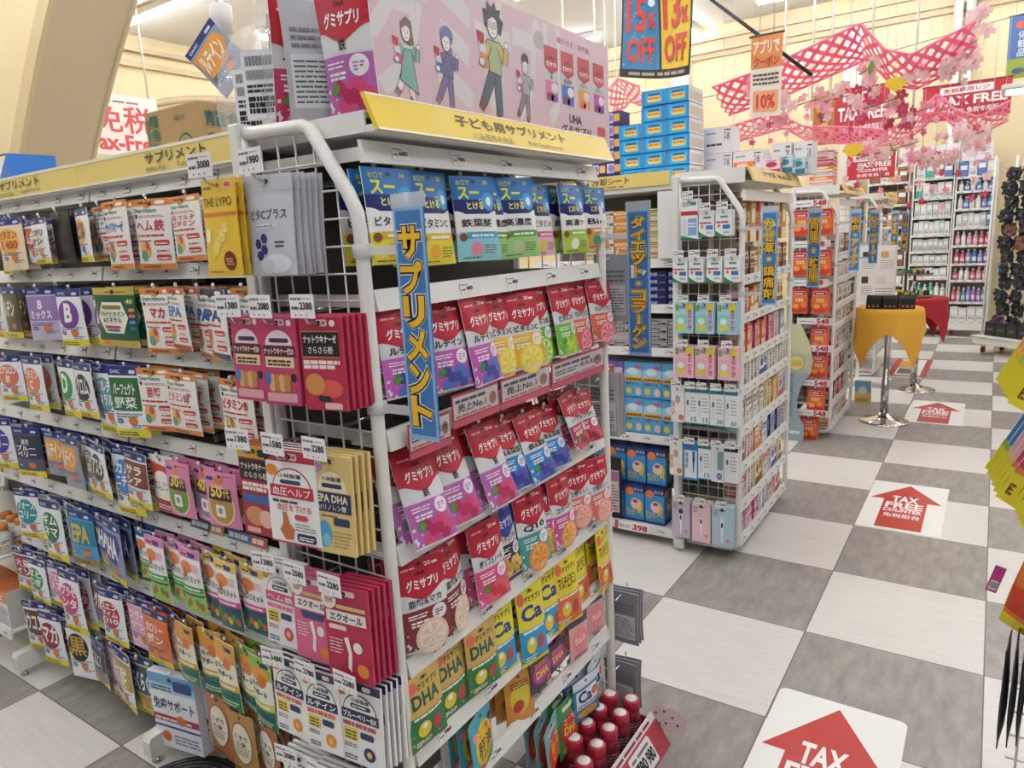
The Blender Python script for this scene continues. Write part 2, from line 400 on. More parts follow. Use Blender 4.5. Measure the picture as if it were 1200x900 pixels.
def a_kob(ls, arch='#2a2a4d', band='#2a2a4d', tc=WHITE, low='#d86a3a', top=None, side=None, tabs='#e0863f', spot='#e38f31'):
    def art(a):
        if top: a.rect(0, .9, 1, 1, top); a.rr(.58, .92, .78, .975, '#e9dfe0', 2)
        n = 12
        a.poly([(.1+.8*(.5-.5*math.cos(PI*k/n)), .66+.2*math.sin(PI*k/n)) for k in range(n+1)], arch, 2)
        a.poly([(.12+.76*(.5-.5*math.cos(PI*k/n)), .66+.185*math.sin(PI*k/n)) for k in range(n+1)], '#f3f0ea', 3)
        a.text('小林製薬', .3, .76, .74, .81, '#222', .03, 5); a.rr(.28, .69, .76, .745, '#2c3357', 4); a.dashes(.33, .71, .7, .73, 1, WHITE, 5, .8)
        a.rect(.06, .54, .94, .66, band, 3); lines(a, ls, .1, .555, .9, .645, tc, .035, 6)
        a.dashes(.08, .46, .92, .52, 1, low, 4, .85)
        a.rr(.08, .28, .42, .43, '#e8cf4a', 3); a.dashes(.12, .3, .38, .42, 3, '#4b4632', 4, .5); a.rr(.48, .34, .8, .42, '#36395f', 3)
        a.ell(.68, .17, .14, .085, spot, 3); a.ell(.68, .17, .06, .04, '#f0c060', 4); a.dashes(.08, .2, .46, .26, 2, '#777', 4); a.dashes(.08, .05, .5, .12, 2, '#57597a', 4)
        a.ell(.1, .87, .1, .06, tabs, 5)
    return art

D = {}
def P_(k, desc, w, h, t, art, body=WHITE, back='#8f9194', card_=False, rough=.34, **kw):
    D[k] = (desc, lambda: card(k, w, h, t, art, body, back, **kw) if card_ else pouch(k, w, h, t, art, body, back, rough))
def dhc(k, desc, *a, w=.135, h=.175, **kw):
    body = kw.get('body', '#eef0f2')
    P_(k, desc, w, h, .017, a_dhc(*a, **kw), body, '#3c3e46')
dhc('d1', 'white pouch with pale orange oval', '#e2a65a', ['ビタミン'])
dhc('d2', 'peach pouch with 400 in orange', '#f0b45c', ['ビタミン', 'E 400'], '#b85a1e', body='#f1dcb8', band=None)
dhc('d3', 'white pouch with dark red patch', '#a8322f', ['ヘム鉄'], shape=2, band=None)
dhc('d4', 'white pouch with brown lettering and orange fruit', '#e8e2da', ['ノコギリ', 'ヤシ'], '#7a2f22')
dhc('d5', 'narrow navy-topped pouch with orange swirl', '#e8a95c', ['スピル'], '#2a3a7c', accent='#3b62a8')
dhc('d6', 'white pouch with ochre oval', '#c9a94a', ['ビール', '酵母'])
dhc('d7', 'dark ochre pouch with yellow band', '#6b5a2a', ['ルチン'], body='#4a4436')
dhc('d8', 'lilac pouch with large white B', '#9a7cb4', ['B', 'ミックス'], shape=1, body='#c9bcd6', band=None)
dhc('d9', 'white pouch with purple oval and white B', '#7a3f94', ['B'], WHITE)
dhc('d10', 'white pouch with coral oval', '#df7b62', ['ヒアルロン', '酸'])
dhc('d11', 'white pouch with salmon oval', '#e0805f', ['ビタミン', 'C'])
dhc('d12', 'white pouch with green oval and white D', '#2f9a4a', ['D'])
dhc('d13', 'white pouch with black oval', '#26262e', ['クロム'])
dhc('d14', 'white pouch with grey teal oval', '#6aa0a4', ['マルチ', 'ミネラル'])
dhc('d15', 'pouch with dark green patch and white vegetable lettering', '#2c6b35', ['パーフェクト', '野菜'], shape=1, accent='#d9772e')
dhc('d16', 'white pouch with purple oval', '#4f3f9a', ['ブルー', 'ベリー'])
dhc('d17', 'slate pouch with white blueberry lettering', '#33364f', ['速攻', 'ブルー', 'ベリー'], shape=1, body='#50556a')
dhc('d18', 'grey blue pouch with orange patch', '#e09a3a', ['ルテイン'], shape=2, body='#8a97ab', band=None)
dhc('d19', 'white pouch with taupe oval', '#8c8578', ['イチョウ', '葉'])
dhc('d20', 'white pouch with dark brown oval', '#4a3a34', ['アスタ'])
dhc('d21', 'white pouch with blue oval', '#4f86c4', ['カル', 'ニチン'])
dhc('d22', 'brown pouch with white lettering', '#7a4432', ['サラ', 'シア'], shape=1)
dhc('d23', 'white pouch with teal oval', '#1f9298', ['フォース', 'コリー'])
dhc('d24', 'white pouch with bottle green oval', '#24733f', ['ギム', 'ネマ'])
dhc('d25', 'white pouch with bright blue oval', '#2f74c0', ['ビルベリ'])
dhc('d26', 'blue pouch with gold EPA and dark red strip', '#1f86a8', ['EPA'], '#d8b54a', shape=1, body='#4fa6cf', band='#9a7a34')
dhc('d27', 'steel pouch with navy patch and white DHA', '#2a3f86', ['DHA'], shape=2, body='#8c9ab8')
dhc('d28', 'white pouch with maroon oval', '#a02a48', ['大豆', 'イソ'], shape=1)
dhc('d29', 'white pouch with leaf green oval', '#2f8f4a', ['はと', 'むぎ'])
dhc('d30', 'pale pouch with pink oval', '#d990b4', ['プエラ', 'リア'], body='#f2dfe6')
dhc('d31', 'white pouch with magenta oval', '#cf3f7c', ['プラセ', 'ンタ'])
dhc('d32', 'dark maroon pouch', '#6a2432', ['グルコ'], shape=1, body='#6c7a94')
dhc('d33', 'white pouch with crimson oval', '#b02a44', ['コエン', 'ザイム', 'Q10'])
dhc('d34', 'pink pouch with white collagen lettering', '#e2a3bd', ['コラー', 'ゲン'], shape=1, body='#ecc5d5', band=None)
dhc('d35', 'orange pouch with white lettering', '#de6f3a', ['カロリー', 'ポン'], shape=1, body='#e5804a')
dhc('d36', 'peach pouch with pink lettering', '#e8a07a', ['メリ', 'ロート'], shape=1, body='#eeb68c')
dhc('d37', 'white pouch with brown patch', '#6f4630', ['ウコン'], shape=2)
dhc('d38', 'white pouch with dark red oval', '#8f2430', ['マカ'])
dhc('d39', 'white pouch with black patch and gold lettering', '#1c1c20', ['黒'], '#c8a040', shape=0, band=None)
dhc('d40', 'dark grey pouch', '#3a3d44', ['にんにく'], shape=1, body='#8d9298')
dhc('d41', 'pale pink pouch with white swirl', '#e6b2c4', ['アミノ'], body='#f0dbe2')
dhc('d42', 'white pouch with olive patch', '#b59a48', ['核酸'], shape=1)
dhc('d43', 'olive pouch with navy patch and orange dots', '#2f4a5c', ['らくらく'], shape=1, body='#c5bf6a')
P_('blk', 'dark unprinted back of a pouch', .12, .15, .014, lambda a: a.dashes(.15, .2, .85, .7, 9, '#3d3c3a', 2, .35), '#262626', '#2c2c2c')
for k, desc, ls, kw in (('n1', 'white pouch with teal lettering and nut picture', ['ナットウ', 'キナーゼ'], dict(tc='#2f6f8c', pic='#8f5a3a')),
    ('n2', 'orange-edged white pouch with pale blue lettering', ['ナットウキナーゼ'], dict(tc='#3a78b4', pic='#e0a25a')),
    ('n3', 'orange-edged white pouch with red iron lettering', ['ヘム鉄'], {}), ('n4', 'orange-edged white pouch with red iron and multivitamin lettering', ['鉄 マルチ', '  ビタミン'], dict(tc='#c22a4a')),
    ('n5', 'orange-edged white pouch with red maca lettering', ['マカ'], dict(tc='#b5252f')), ('n6', 'grey green EPA pouch with red top', ['EPA'], dict(tc='#3a7fae', band='#c0503c')),
    ('n7', 'orange-edged white pouch with blue EPA', ['EPA'], dict(tc='#1f5fae')), ('n8', 'white pouch with small blue EPA', ['EPA'], dict(tc='#2c4a7c', band='#3a3f52')),
    ('n9', 'white pouch with blue DHA', ['DHA'], dict(tc='#1f4fa0')), ('n10', 'orange-edged white pouch with red zinc lettering', ['亜鉛'], {}),
    ('n11', 'orange-edged white pouch with red vitamin B lettering', ['ビタミンB群'], {}), ('n12', 'orange-edged white pouch with wide red vitamin B lettering', ['ビタミンB'], dict(pic='#c9b94a'))):
    P_(k, desc, .14, .175, .016, a_dn(ls, **kw), '#efece6', '#a9a49c')
def g1(a):
    a.rect(0, .88, 1, 1, '#c6a94a'); a.rect(0, 0, 1, .12, '#c6a94a'); a.poly([(.05, .5), (.22, .76), (.7, .76), (.84, .5), (.7, .24), (.22, .24)], '#e9ead9', 2)
    a.rr(.2, .64, .7, .71, '#8a7a2c', 3); a.text('マルチビタミン', .12, .53, .78, .61, '#262b2c', .03); a.text('&ミネラル', .2, .42, .7, .51, '#262b2c', .03)
    a.rr(.22, .32, .66, .37, '#c23a48', 3); a.rr(.26, .27, .62, .31, '#3a62a8', 3); a.text('40', .8, .73, .95, .81, '#e6d26a', .03)
    for k, c in enumerate(('#d8853c', '#d85a7a', '#4a9ad0', '#3a66a8')): a.rr(.85, .6-.1*k, .98, .66-.1*k, c, 3)
    a.dashes(.3, .92, .8, .95, 1, '#3a3a20'); a.ell(.2, .07, .1, .05, '#d8853c', 3)
P_('g1', 'dark green gold-edged pouch with white hexagon', .18, .17, .016, g1, '#1f5a3a', '#5a5a50')
def r1(a):
    a.rect(0, 0, 1, .25, '#a83a36'); a.poly([(0, .9), (1, .8), (1, .62), (0, .5)], '#c6473c', 2); a.ell(.5, .55, .36, .2, '#f0ece4', 3)
    a.text('届くコレ', .14, .5, .84, .57, '#3a2a28', .03); a.text('ステロール', .14, .41, .84, .48, '#3a2a28', .03); a.dashes(.12, .08, .8, .18, 2, '#f0ddd8')
P_('r1', 'white and brick red pouch with round label', .12, .175, .017, r1, '#ebe6e0', '#8a6a60')
for k, n, oc in (('p30', '30', '#5f9a35'), ('p40', '40', '#8d7cb8'), ('p50', '50', '#b59348')):
    def pa(a, n=n, oc=oc):
        a.ell(.48, .4, .42, .36, '#efd9b0', 2); a.ell(.48, .4, .38, .33, oc, 3); a.poly([(.1, .5), (.86, .5), (.82, .72), (.16, .72)], '#42211c', 4)
        a.text(n, .2, .55, .58, .76, '#e8cf6a', .05, 6); a.text('代', .6, .56, .8, .72, '#e8cf6a', .03, 6); a.rr(.34, .2, .62, .42, '#eee6dc', 5); a.ell(.48, .32, .07, .06, '#9a8f88', 6)
        a.rr(.06, .84, .3, .9, '#34407c', 3); a.ell(.48, .86, .14, .07, '#dd7f3f', 3); a.dashes(.6, .93, .92, .96, 1, '#8a3a5a'); a.dashes(.28, .45, .7, .49, 1, '#c96a7a', 6, .8)
    P_(k, f'pink pouch with {n} on brown ribbon and {dict(p30="green", p40="purple", p50="gold")[k]} oval', .125, .16, .016, pa, '#d983ac', '#c2a5b2')
def cal(top, mid, low, band):
    def art(a):
        a.rect(0, .86, 1, 1, top); a.rr(.48, .88, .8, .95, '#2a3a7c', 3); a.dashes(.1, .9, .4, .94, 1, '#222'); a.ell(.32, .72, .3, .09, '#d98248', 3); a.ell(.26, .64, .1, .07, '#c26a34', 4); a.rr(.5, .66, .9, .78, mid, 2)
        a.text('カロリミット', .06, .5, .94, .6, '#22252c', .03); a.rect(0, 0, 1, .44, low); a.rect(0, .36, 1, .44, band, 2); a.dashes(.08, .38, .92, .42, 1, WHITE, 3, .7); a.rect(0, .29, 1, .32, '#24407c', 3)
        for k in range(5): a.ell(.2+.16*k, .14+.05*(k % 2), .09, .06, ('#4f8f35', '#c9503a', '#d9b23c')[k % 3], 3)
    return art
P_('c0', 'green-edged white slimming pouch with black lettering', .1, .17, .015, cal('#2a5a9a', '#e6e9e2', '#8fc257', '#3d8a48'), WHITE)
P_('c1', 'pink-topped pouch with light green base', .1, .2, .016, cal('#dd7fae', '#efb8cc', '#8ec455', '#3f9a4e'), WHITE)
P_('c2', 'pink and cream pouch with dark green base and gold seal', .1, .2, .016, cal('#e7c25c', '#e9c0cc', '#1f5a55', '#d94f98'), WHITE)
def a_e(top, mid, low):
    def art(a):
        a.rect(0, .72, 1, 1, top); a.rect(0, 0, 1, .34, low); a.ell(.5, .78, .4, .1, '#e39a4a', 2); a.rr(.55, .88, .9, .94, '#2a3a7c', 3); a.ell(.62, .7, .2, .09, '#d8772e', 3)
        a.text('気の', .1, .6, .5, .68, '#30332c', .04); a.text('サポート', .1, .48, .82, .57, '#30332c', .04); a.rect(0, .3, 1, .4, mid, 2); a.dashes(.08, .33, .9, .38, 1, WHITE, 3, .7)
        a.rect(0, .19, 1, .22, '#24509a', 3); a.dashes(.1, .06, .9, .16, 2, '#cfe0c0')
    return art
P_('e1', 'gold-topped pouch with green base', .1, .2, .016, a_e('#dba43a', '#e0b03c', '#2f7f4f'), '#f1ead8')
P_('e2', 'lime-topped pouch with dark green base', .1, .2, .016, a_e('#8fbf4a', '#d9cc4c', '#23744f'), '#eef0e2')
def bxa(a):
    a.rect(0, .76, 1, 1, '#bfd6ea'); a.rect(0, .87, 1, 1, '#6fa8cf', 2); a.rr(.55, .8, .95, .94, '#2a4a8c', 3); a.text('免疫サポート', .06, .52, .94, .68, '#2a2f4c', .03)
    a.rect(0, .36, 1, .45, '#b23a4c', 2); a.dashes(.05, .38, .95, .43, 1, WHITE, 4, .6); a.rect(0, .28, 1, .31, '#34508c', 2); a.ell(.24, .16, .1, .07, '#d8713a', 3); a.ell(.62, .42, .08, .07, '#d8713a', 4); a.dashes(.4, .08, .95, .22, 3, '#8a93a8'); a.dashes(.06, .78, .5, .86, 2, '#3a5a8c', 4)
P_('bx', 'thick white and blue immune support carton', .2, .2, .03, bxa, '#eef1f4', '#dfe2e6', True)
def bra(body, ov):
    def art(a):
        a.ell(.5, .54, .4, .34, '#8c5a3c', 2); a.ell(.5, .54, .37, .315, ov, 3); a.text('くすり', .25, .6, .75, .68, '#3d2f28', .02); a.text('の泉', .3, .5, .7, .58, '#3d2f28', .02); a.dashes(.25, .36, .75, .46, 3, '#7a6a5c', 4, .45); a.rect(.2, .47, .8, .485, '#8aa03c', 4); a.dashes(.1, .06, .6, .12, 2, '#5a3422')
    return art
P_('br', 'rust brown pouch with pale oval', .12, .2, .015, bra('', '#e9dfd2'), '#b5744a', '#8a5a42')
P_('br2', 'tan brown pouch with cream oval', .12, .2, .015, bra('', '#e6dcc6'), '#b58a4e', '#8a6a42')
# ---- end face pouches
for k, d, a in (('s1', 'blue dissolving vitamin C pouch with yellow base', a_su(['ビタミンC'], '#e3d33a', '#e0b834', '#e8a83a')), ('s2', 'blue dissolving pouch with turquoise base', a_su(['鉄葉酸'], '#8fcbd8', '#4aa3c4', '#df8a9a')),
                ('s3', 'blue dissolving pouch with green base', a_su(['高濃度'], '#9ccc7c', '#4f9a35', '#b8c89a')), ('s4', 'blue dissolving vitamin B pouch with pink base', a_su(['ビタミンB'], '#ebb5cc', '#cf4f8c', '#e2c23a')),
                ('s5', 'blue dissolving pouch with lime base and white oval', a_su(['高濃ケ'], '#a9c94c', '#8fb53a', '#eeeede')), ('s6', 'blue dissolving pouch with tan base', a_su(['Bio'], '#d39a55', '#d9a566', '#2f9a7c'))):
    P_(k, d, .122, .18, .018, a, '#efeee9', '#2a2c3a')
for k, d, a in (('u1', 'red-topped gummy pouch with violet base and blueberries', a_uha(['ルテイン'], '#c75db8', '#3a4fa0#5a74c4')), ('u2', 'red-topped gummy pouch with yellow base and lemon', a_uha(['ビタミンC'], '#e8b42c', '#f0d84a#f5e690', kind=1)),
                ('u3', 'red-topped gummy pouch with green base and lime', a_uha(['ビタミンD'], '#5fae3a', '#8cc63f#d8eaa0', kind=1)), ('u4', 'red-topped gummy pouch with green base and muscat grapes', a_uha(['ビタミンD'], '#72b840', '#c3d94a#a5c832')),
                ('u5', 'red-topped gummy pouch with coral base and grapefruit', a_uha(['マルチビタミン'], '#d9694a', '#e0607a#efb0b0', kind=1)), ('u6', 'red-topped iron gummy pouch with mauve base and raspberries', a_uha(['鉄'], '#b765ae', '#b8285a#d1487a')),
                ('u7', 'red-topped iron gummy pouch with blue base and grapes', a_uha(['鉄&葉酸'], '#2f86c8', '#3c3f94#5a58b0')), ('u8', 'red-topped gummy pouch with crimson base and pale disc', a_uha(['イソフラボン'], '#b83a62', '#a52a3c#cc5468')),
                ('u9', 'red-topped zinc gummy pouch with brown base', a_uha(['亜鉛&マカ'], '#7f2a30', '#e8c9b0#f3e3d3', kind=1)), ('u10', 'red-topped gummy pouch with pink base and strawberries', a_uha(['ポリフェノール'], '#d94f84', '#c92b44#de5a62')),
                ('u11', 'navy-topped gummy pouch with black and gold base', a_uha(['コンドロイチン'], '#2a2830', '#c59a3c#e0c06a', red='#2a3ea0')), ('u12', 'red-topped Q10 gummy pouch with teal and orange base', a_uha(['Q10'], '#3f9a94', '#e58a3a#f0b25a', kind=1)),
                ('u13', 'red-topped collagen gummy pouch with magenta and orange base', a_uha(['コラーゲン'], '#c8509a', '#e6913c#f2c266', kind=1)), ('u14', 'red-topped gummy pouch with coral base and peach', a_uha(['食物せんい'], '#d9706a', '#e89a8a#f2c0ac', kind=1))):
    P_(k, d, .113, .195, .024, a, '#dededf', '#a5a6aa', rough=.28)
P_('k1', 'tan and green children DHA pouch', .11, .165, .016, a_kid('#d0ac5c', '#2f7a45', 'DHA', '#1f5a45'), '#c8a65a', '#b9a078')
P_('k2', 'yellow and blue children calcium pouch', .1, .19, .018, a_kid('#e6d83a', '#2c97cf', 'Ca', '#1f3f8c', edge='#d9cf2c'), '#e6d83a', '#b9b05a')
P_('k3', 'yellow and orange children multivitamin pouch', .105, .195, .016, a_kid('#e8d42e', '#d9683c', 'マルチビタミン', '#20201c', edge='#e0cf2c'), '#e8d42e', '#b9b05a')
def k4(a):
    a.ell(.52, .46, .4, .36, '#e8c63a', 2); a.text('こども', .3, .62, .74, .76, '#c5502c', .05); a.text('肝油', .2, .34, .84, .58, '#4a2418', .05); a.text('ドロップ', .28, .24, .76, .32, '#4a2418', .03); a.ell(.24, .1, .2, .09, '#d8455a', 3); a.ell(.72, .1, .2, .07, '#3f9a5a', 3); a.ell(.16, .72, .1, .07, '#e88aa0', 3); a.ell(.86, .74, .09, .06, '#3a2a3a', 3); a.dashes(.12, .07, .36, .13, 2, WHITE, 5)
P_('k4', 'turquoise children liver oil pouch with yellow disc', .13, .16, .016, k4, '#3fa3b5', '#7a8a90')
P_('k6', 'orange foil pouch turned edge-on', .1, .145, .014, lambda a: (a.ell(.5, .5, .36, .3, '#d9c03c', 2), a.ell(.4, .36, .2, .12, '#b8402c', 3), a.dashes(.2, .7, .8, .85, 3, '#5a3a1c')), '#d08a3c', '#3a3430')
P_('k7', 'dark patchwork children DHA pouch', .1, .1, .014, lambda a: (a.ell(.5, .5, .44, .3, '#a83a86', 2), a.text('DHA', .2, .38, .82, .62, '#e6c23c', .06), a.dashes(.2, .7, .8, .86, 2, '#e07a5a'), a.ell(.82, .16, .12, .1, '#d8504a', 3)), '#4a3f5a', '#4a4450')
P_('k8', 'pale pink children pouch', .09, .125, .013, lambda a: (a.rect(0, .82, 1, 1, '#46465c'), a.ell(.5, .45, .4, .3, '#e48a8a', 2), a.text('ラムネ', .2, .38, .8, .54, '#f3e4dc', .05), a.dashes(.15, .06, .85, .14, 2, '#9a4a5a')), '#e2a7a8', '#8a8088')
P_('k9', 'grey blue round-topped pouch with red burst', .13, .165, .016, lambda a: (a.ell(.5, .42, .42, .36, '#d8402c', 2), a.text('こども', .26, .6, .78, .72, '#f3e7d0', .05), a.text('肝油', .24, .42, .8, .58, '#ecd23c', .06), a.text('ゼリー', .26, .26, .78, .39, '#ecd23c', .05), a.dashes(.2, .84, .8, .9, 1, WHITE)), '#7fa9b0', '#7a8a90')
P_('k10', 'green children pouch with red burst', .11, .17, .016, lambda a: (a.ell(.5, .45, .42, .3, '#d33c2c', 2), a.text('こども', .22, .58, .8, .7, '#f3e7d0', .05), a.text('DHA', .2, .4, .84, .56, '#ecd23c', .06), a.ell(.5, .14, .4, .1, '#d9b43a', 3), a.rr(.2, .84, .8, .92, '#e6e3c8', 3)), '#3d8f4f', '#6a7a60')
P_('k11', 'steel blue pouch with navy Ca', .12, .15, .015, lambda a: (a.rect(0, .8, 1, 1, '#d8dde0'), a.rr(.08, .3, .94, .74, '#e3e8ea', 2), a.text('Ca', .14, .44, .66, .72, '#1f2f6a', .06), a.dashes(.12, .32, .9, .42, 2, '#2f3f7a'), a.ell(.8, .58, .14, .1, '#d86a4a', 4), a.ell(.5, .16, .4, .1, '#d8a03c', 3)), '#4a7fae', '#7a8088')
# ---- side mesh packs
def lypo(a):
    a.rect(0, .62, 1, .66, '#d97a34', 2); a.text('THE LYPO', .04, .72, .9, .81, '#3f3418', .0); a.dashes(.06, .9, .3, .94, 1, '#8a6a20', 3, .6); a.rr(.68, .9, .9, .97, '#f2e9d8', 2); a.rr(.7, .91, .88, .96, '#d8535a', 3)
    for k in range(13): t = k/12; a.ell(.3+.4*t+.05*math.sin(k*2), .24+.28*t, .075, .045, '#f3dc8a' if k % 2 else '#eecb52', 3, 10)
    a.ell(.72, .16, .16, .1, '#7a2f1c', 3); a.dashes(.62, .12, .82, .2, 3, '#e8b27a', 4); a.ell(.22, .52, .1, .06, '#eec84a', 2); a.ell(.14, .42, .08, .08, '#f6ecc0', 2); a.dashes(.06, .04, .5, .07, 1, '#9a7a2a')
P_('lypo', 'tall yellow citrus pouch with thin lettering', .1, .178, .012, lypo, '#e9c03c', '#b5832c')
def silv(a):
    a.rect(0, .83, 1, .845, '#b9babf', 2); a.text('ビタCプラス', .12, .56, .9, .66, '#3a3c48', .01); a.rr(.2, .47, .66, .52, '#dfe0e4', 2); a.dashes(.24, .485, .62, .505, 1, '#8a8c98', 3, .7)
    for u, v in ((.24, .32), (.38, .26), (.26, .2), (.4, .37)): a.ell(u, v, .085, .055, '#3b2f74', 3, 6)
    a.ell(.62, .12, .3, .1, '#e3e4e8', 2); a.ell(.4, .1, .16, .08, '#d5d6dc', 3); a.dashes(.64, .28, .86, .36, 2, '#4a4c58')
P_('silv', 'silver foil vitamin C pouch', .118, .18, .014, silv, '#c9cacf', '#85868c', rough=.25)
def nk(dark):
    def art(a):
        a.rr(.44, .9, .7, .97, '#e9d5da', 2); a.text('見本', .46, .915, .68, .96, '#a82a4a', .02); a.ell(.82, .93, .07, .035, '#f0e6e8', 2)
        if dark:
            a.rect(.06, .58, .94, .84, '#1c1614', 2); a.rect(.06, .84, .94, .85, '#c29a4a', 3); a.rect(.06, .57, .94, .58, '#c29a4a', 3); a.text('ナットウキナーゼ', .1, .72, .9, .81, '#f0e2d8', .04); a.text('さらさら粉', .2, .61, .8, .69, '#f0e2d8', .04)
            a.dashes(.06, .45, .94, .55, 2, '#f3e0dc', 4, .8); a.ell(.3, .28, .24, .12, '#c98a4a', 3); a.ell(.66, .24, .3, .1, '#d9574f', 2); a.rr(.36, .1, .66, .16, '#26262a', 4); a.rr(.5, .02, .92, .09, '#e8b9b4', 4)
        else:
            n = 10; a.poly([(.12+.76*(.5-.5*math.cos(PI*k/n)), .68+.17*math.sin(PI*k/n)) for k in range(n+1)], '#ead3d8', 2); a.rr(.24, .71, .78, .76, '#3a2d50', 3)
            a.rect(.06, .56, .94, .67, '#4a1626', 3); a.text('ナットウキナーゼEX', .08, .575, .92, .655, '#f0d8c8', .04, 5); a.rect(.1, .43, .9, .55, '#e6d0a4', 3); a.dashes(.16, .45, .84, .53, 2, '#4a2a2a', 4, .6)
            for k in range(8): a.ell(.25+.14*(k % 4), .3-.09*(k//4), .1, .06, '#b8834a' if k % 2 else '#d1a468', 3, 10)
            a.ell(.14, .3, .08, .08, '#3a6fb4', 4); a.ell(.86, .32, .07, .05, '#221c1c', 4); a.rr(.08, .04, .92, .14, '#d9a0aa', 3)
    return art
P_('nkx', 'crimson card pack with dark lettering band and grain picture', .09, .168, .009, nk(0), '#bf3f66', '#8a5a66', True)
P_('nkp', 'crimson card pack with black lettering box', .1, .172, .009, nk(1), '#b5294a', '#9a4a58', True)
def bk(a):
    a.rect(0, .86, 1, 1, '#d9b23a'); a.rr(.6, .88, .9, .96, '#1f1f24', 2); a.rect(.05, .62, .95, .84, '#1c1616', 2); a.text('ナットウキナーゼ', .08, .73, .92, .81, '#e8dcc8', .04); a.text('さらさら粒', .16, .64, .84, .71, '#e8dcc8', .04)
    a.dashes(.08, .5, .92, .6, 2, '#f0dcd4', 4, .8); a.rr(.06, .36, .94, .46, '#3a5f9a', 3); a.ell(.4, .22, .3, .11, '#c58a58', 3); a.ell(.7, .2, .2, .1, '#dfb49a', 4); a.rr(.1, .03, .5, .09, '#e3a8a0', 3)
P_('bk', 'red card pack with gold top and black lettering box', .1, .19, .009, bk, '#a8293c', '#8a4a4a', True)
def bp(a):
    a.rect(0, .88, 1, 1, '#b82a3c'); a.rr(.46, .9, .66, .97, '#f0dada', 2); a.text('見本', .48, .915, .64, .96, '#b82a3c', .02); a.poly([(0, .86), (.3, 1), (.3, 1), (.16, 1), (0, .93)], '#1c2340', 3); a.ell(.13, .78, .12, .06, '#d98a3c', 3)
    n = 12; a.poly([(.12+.78*(.5-.5*math.cos(PI*k/n)), .6+.22*math.sin(PI*k/n)) for k in range(n+1)], '#c02a3c', 2); a.poly([(.14+.74*(.5-.5*math.cos(PI*k/n)), .6+.205*math.sin(PI*k/n)) for k in range(n+1)], '#f3f0ec', 3)
    a.text('小林製薬', .26, .71, .72, .76, '#23262e', .04, 5); a.rr(.28, .645, .7, .69, '#39415a', 4); a.rect(.07, .5, .93, .63, '#c02a3c', 4); a.text('血圧ヘルプ', .12, .52, .88, .61, WHITE, .04, 6)
    a.dashes(.1, .44, .6, .475, 1, '#444', 4, .8); a.text('血圧を下げる', .18, .355, .86, .43, '#c8424a', .03); a.poly([(.28, .34), (.36, .34), (.4, .22), (.5, .16), (.46, .05), (.3, .04), (.2, .14), (.28, .22)], '#bf6a3c', 4)
    a.rr(.52, .27, .78, .33, '#c8424a', 4); a.rr(.54, .04, .92, .13, '#232c54', 4); a.dashes(.58, .06, .88, .11, 2, WHITE, 5, .5); a.dashes(.52, .16, .92, .25, 3, '#888', 4, .4); a.rect(0, 0, 1, .018, '#b82a3c', 4)
P_('bp', 'white blood pressure card pack with red arch', .132, .19, .008, bp, '#f0eeea', '#8f8a86', True)
def epa(a):
    a.ell(.14, .9, .16, .09, '#b98ab8', 2); n = 12; a.poly([(.14+.74*(.5-.5*math.cos(PI*k/n)), .64+.2*math.sin(PI*k/n)) for k in range(n+1)], '#e9dcb4', 2); a.text('小林製薬', .26, .74, .76, .79, '#2a2d44', .03); a.rr(.26, .675, .76, .72, '#2c3660', 3)
    a.rect(.06, .43, .96, .63, '#26305a', 3); a.text('EPA DHA', .12, .53, .9, .61, '#eadfc0', .03, 5); a.text('αリノレン酸', .16, .45, .86, .51, '#eadfc0', .02, 5); a.ell(.26, .2, .18, .14, '#4f9fc4', 3); a.ell(.3, .14, .1, .07, '#7fc0d4', 4); a.rr(.5, .3, .9, .38, '#2a3058', 4); a.dashes(.48, .08, .92, .26, 5, '#9a8a5a', 4, .35); a.dashes(.2, .38, .6, .41, 1, '#5a5230')
P_('epa', 'pale yellow EPA and DHA card pack', .096, .195, .008, epa, '#dcc27c', '#b59a58', True)
P_('hem', 'white card pack with pink band and pink figure', .098, .183, .008, a_kob(['ヘム鉄'], '#b8a0a8', '#cf4f74', low='#d9748c', spot='#cf4f74', tabs='#d98a4a'), '#f1ecea', '#9a9496', True)
def eq(dark):
    def art(a):
        a.rr(.46, .91, .74, .97, '#ecd5da', 2); a.ell(.14, .85, .17, .1, '#efe5d4', 3); a.dashes(.06, .82, .24, .88, 3, '#8a4a5a', 4, .5)
        a.rect(.06, .62 if dark else .6, .95, .74, '#efe8e0', 3); a.text('エクオール', .14, .635, .88, .72, '#3a2a3a', .03, 5); a.rect(.3, .77, .95, .81, '#d9c27a', 3)
        if not dark: a.poly([(.2, .58), (.86, .58), (.8, .5), (.26, .5)], '#3a4470', 4)
        else: a.rr(.1, .54, .5, .59, '#f0d9d6', 4)
        a.poly([(.42, .46), (.5, .3), (.46, .14), (.54, .1), (.58, .3), (.52, .48)], '#f3ebe6', 3); a.ell(.8, .14, .13, .075, '#dd8a3a', 4); a.dashes(.08, .28, .38, .46, 5, '#f2d4d8', 3, .35); a.ell(.72, .38, .1, .06, '#efe0da', 4)
    return art
P_('eq1', 'pink equol card pack', .1, .185, .008, eq(0), '#d4668a', '#a8808c', True)
P_('eq2', 'crimson equol card pack', .112, .195, .008, eq(1), '#b3254a', '#8a4a58', True)
P_('lut', 'white card pack with navy lutein band', .1, .182, .007, a_kob(['ルテイン'], low='#d8694a', top='#3a3a5c'), '#f0eeea', '#8f8d90', True)
P_('blu', 'white card pack with navy blueberry band', .108, .187, .007, a_kob(['ブルーベリーEX'], low='#c04a4a', top='#2c2c5e', spot='#34396c', tabs='#d9703a'), '#f0eeea', '#8f8d90', True)
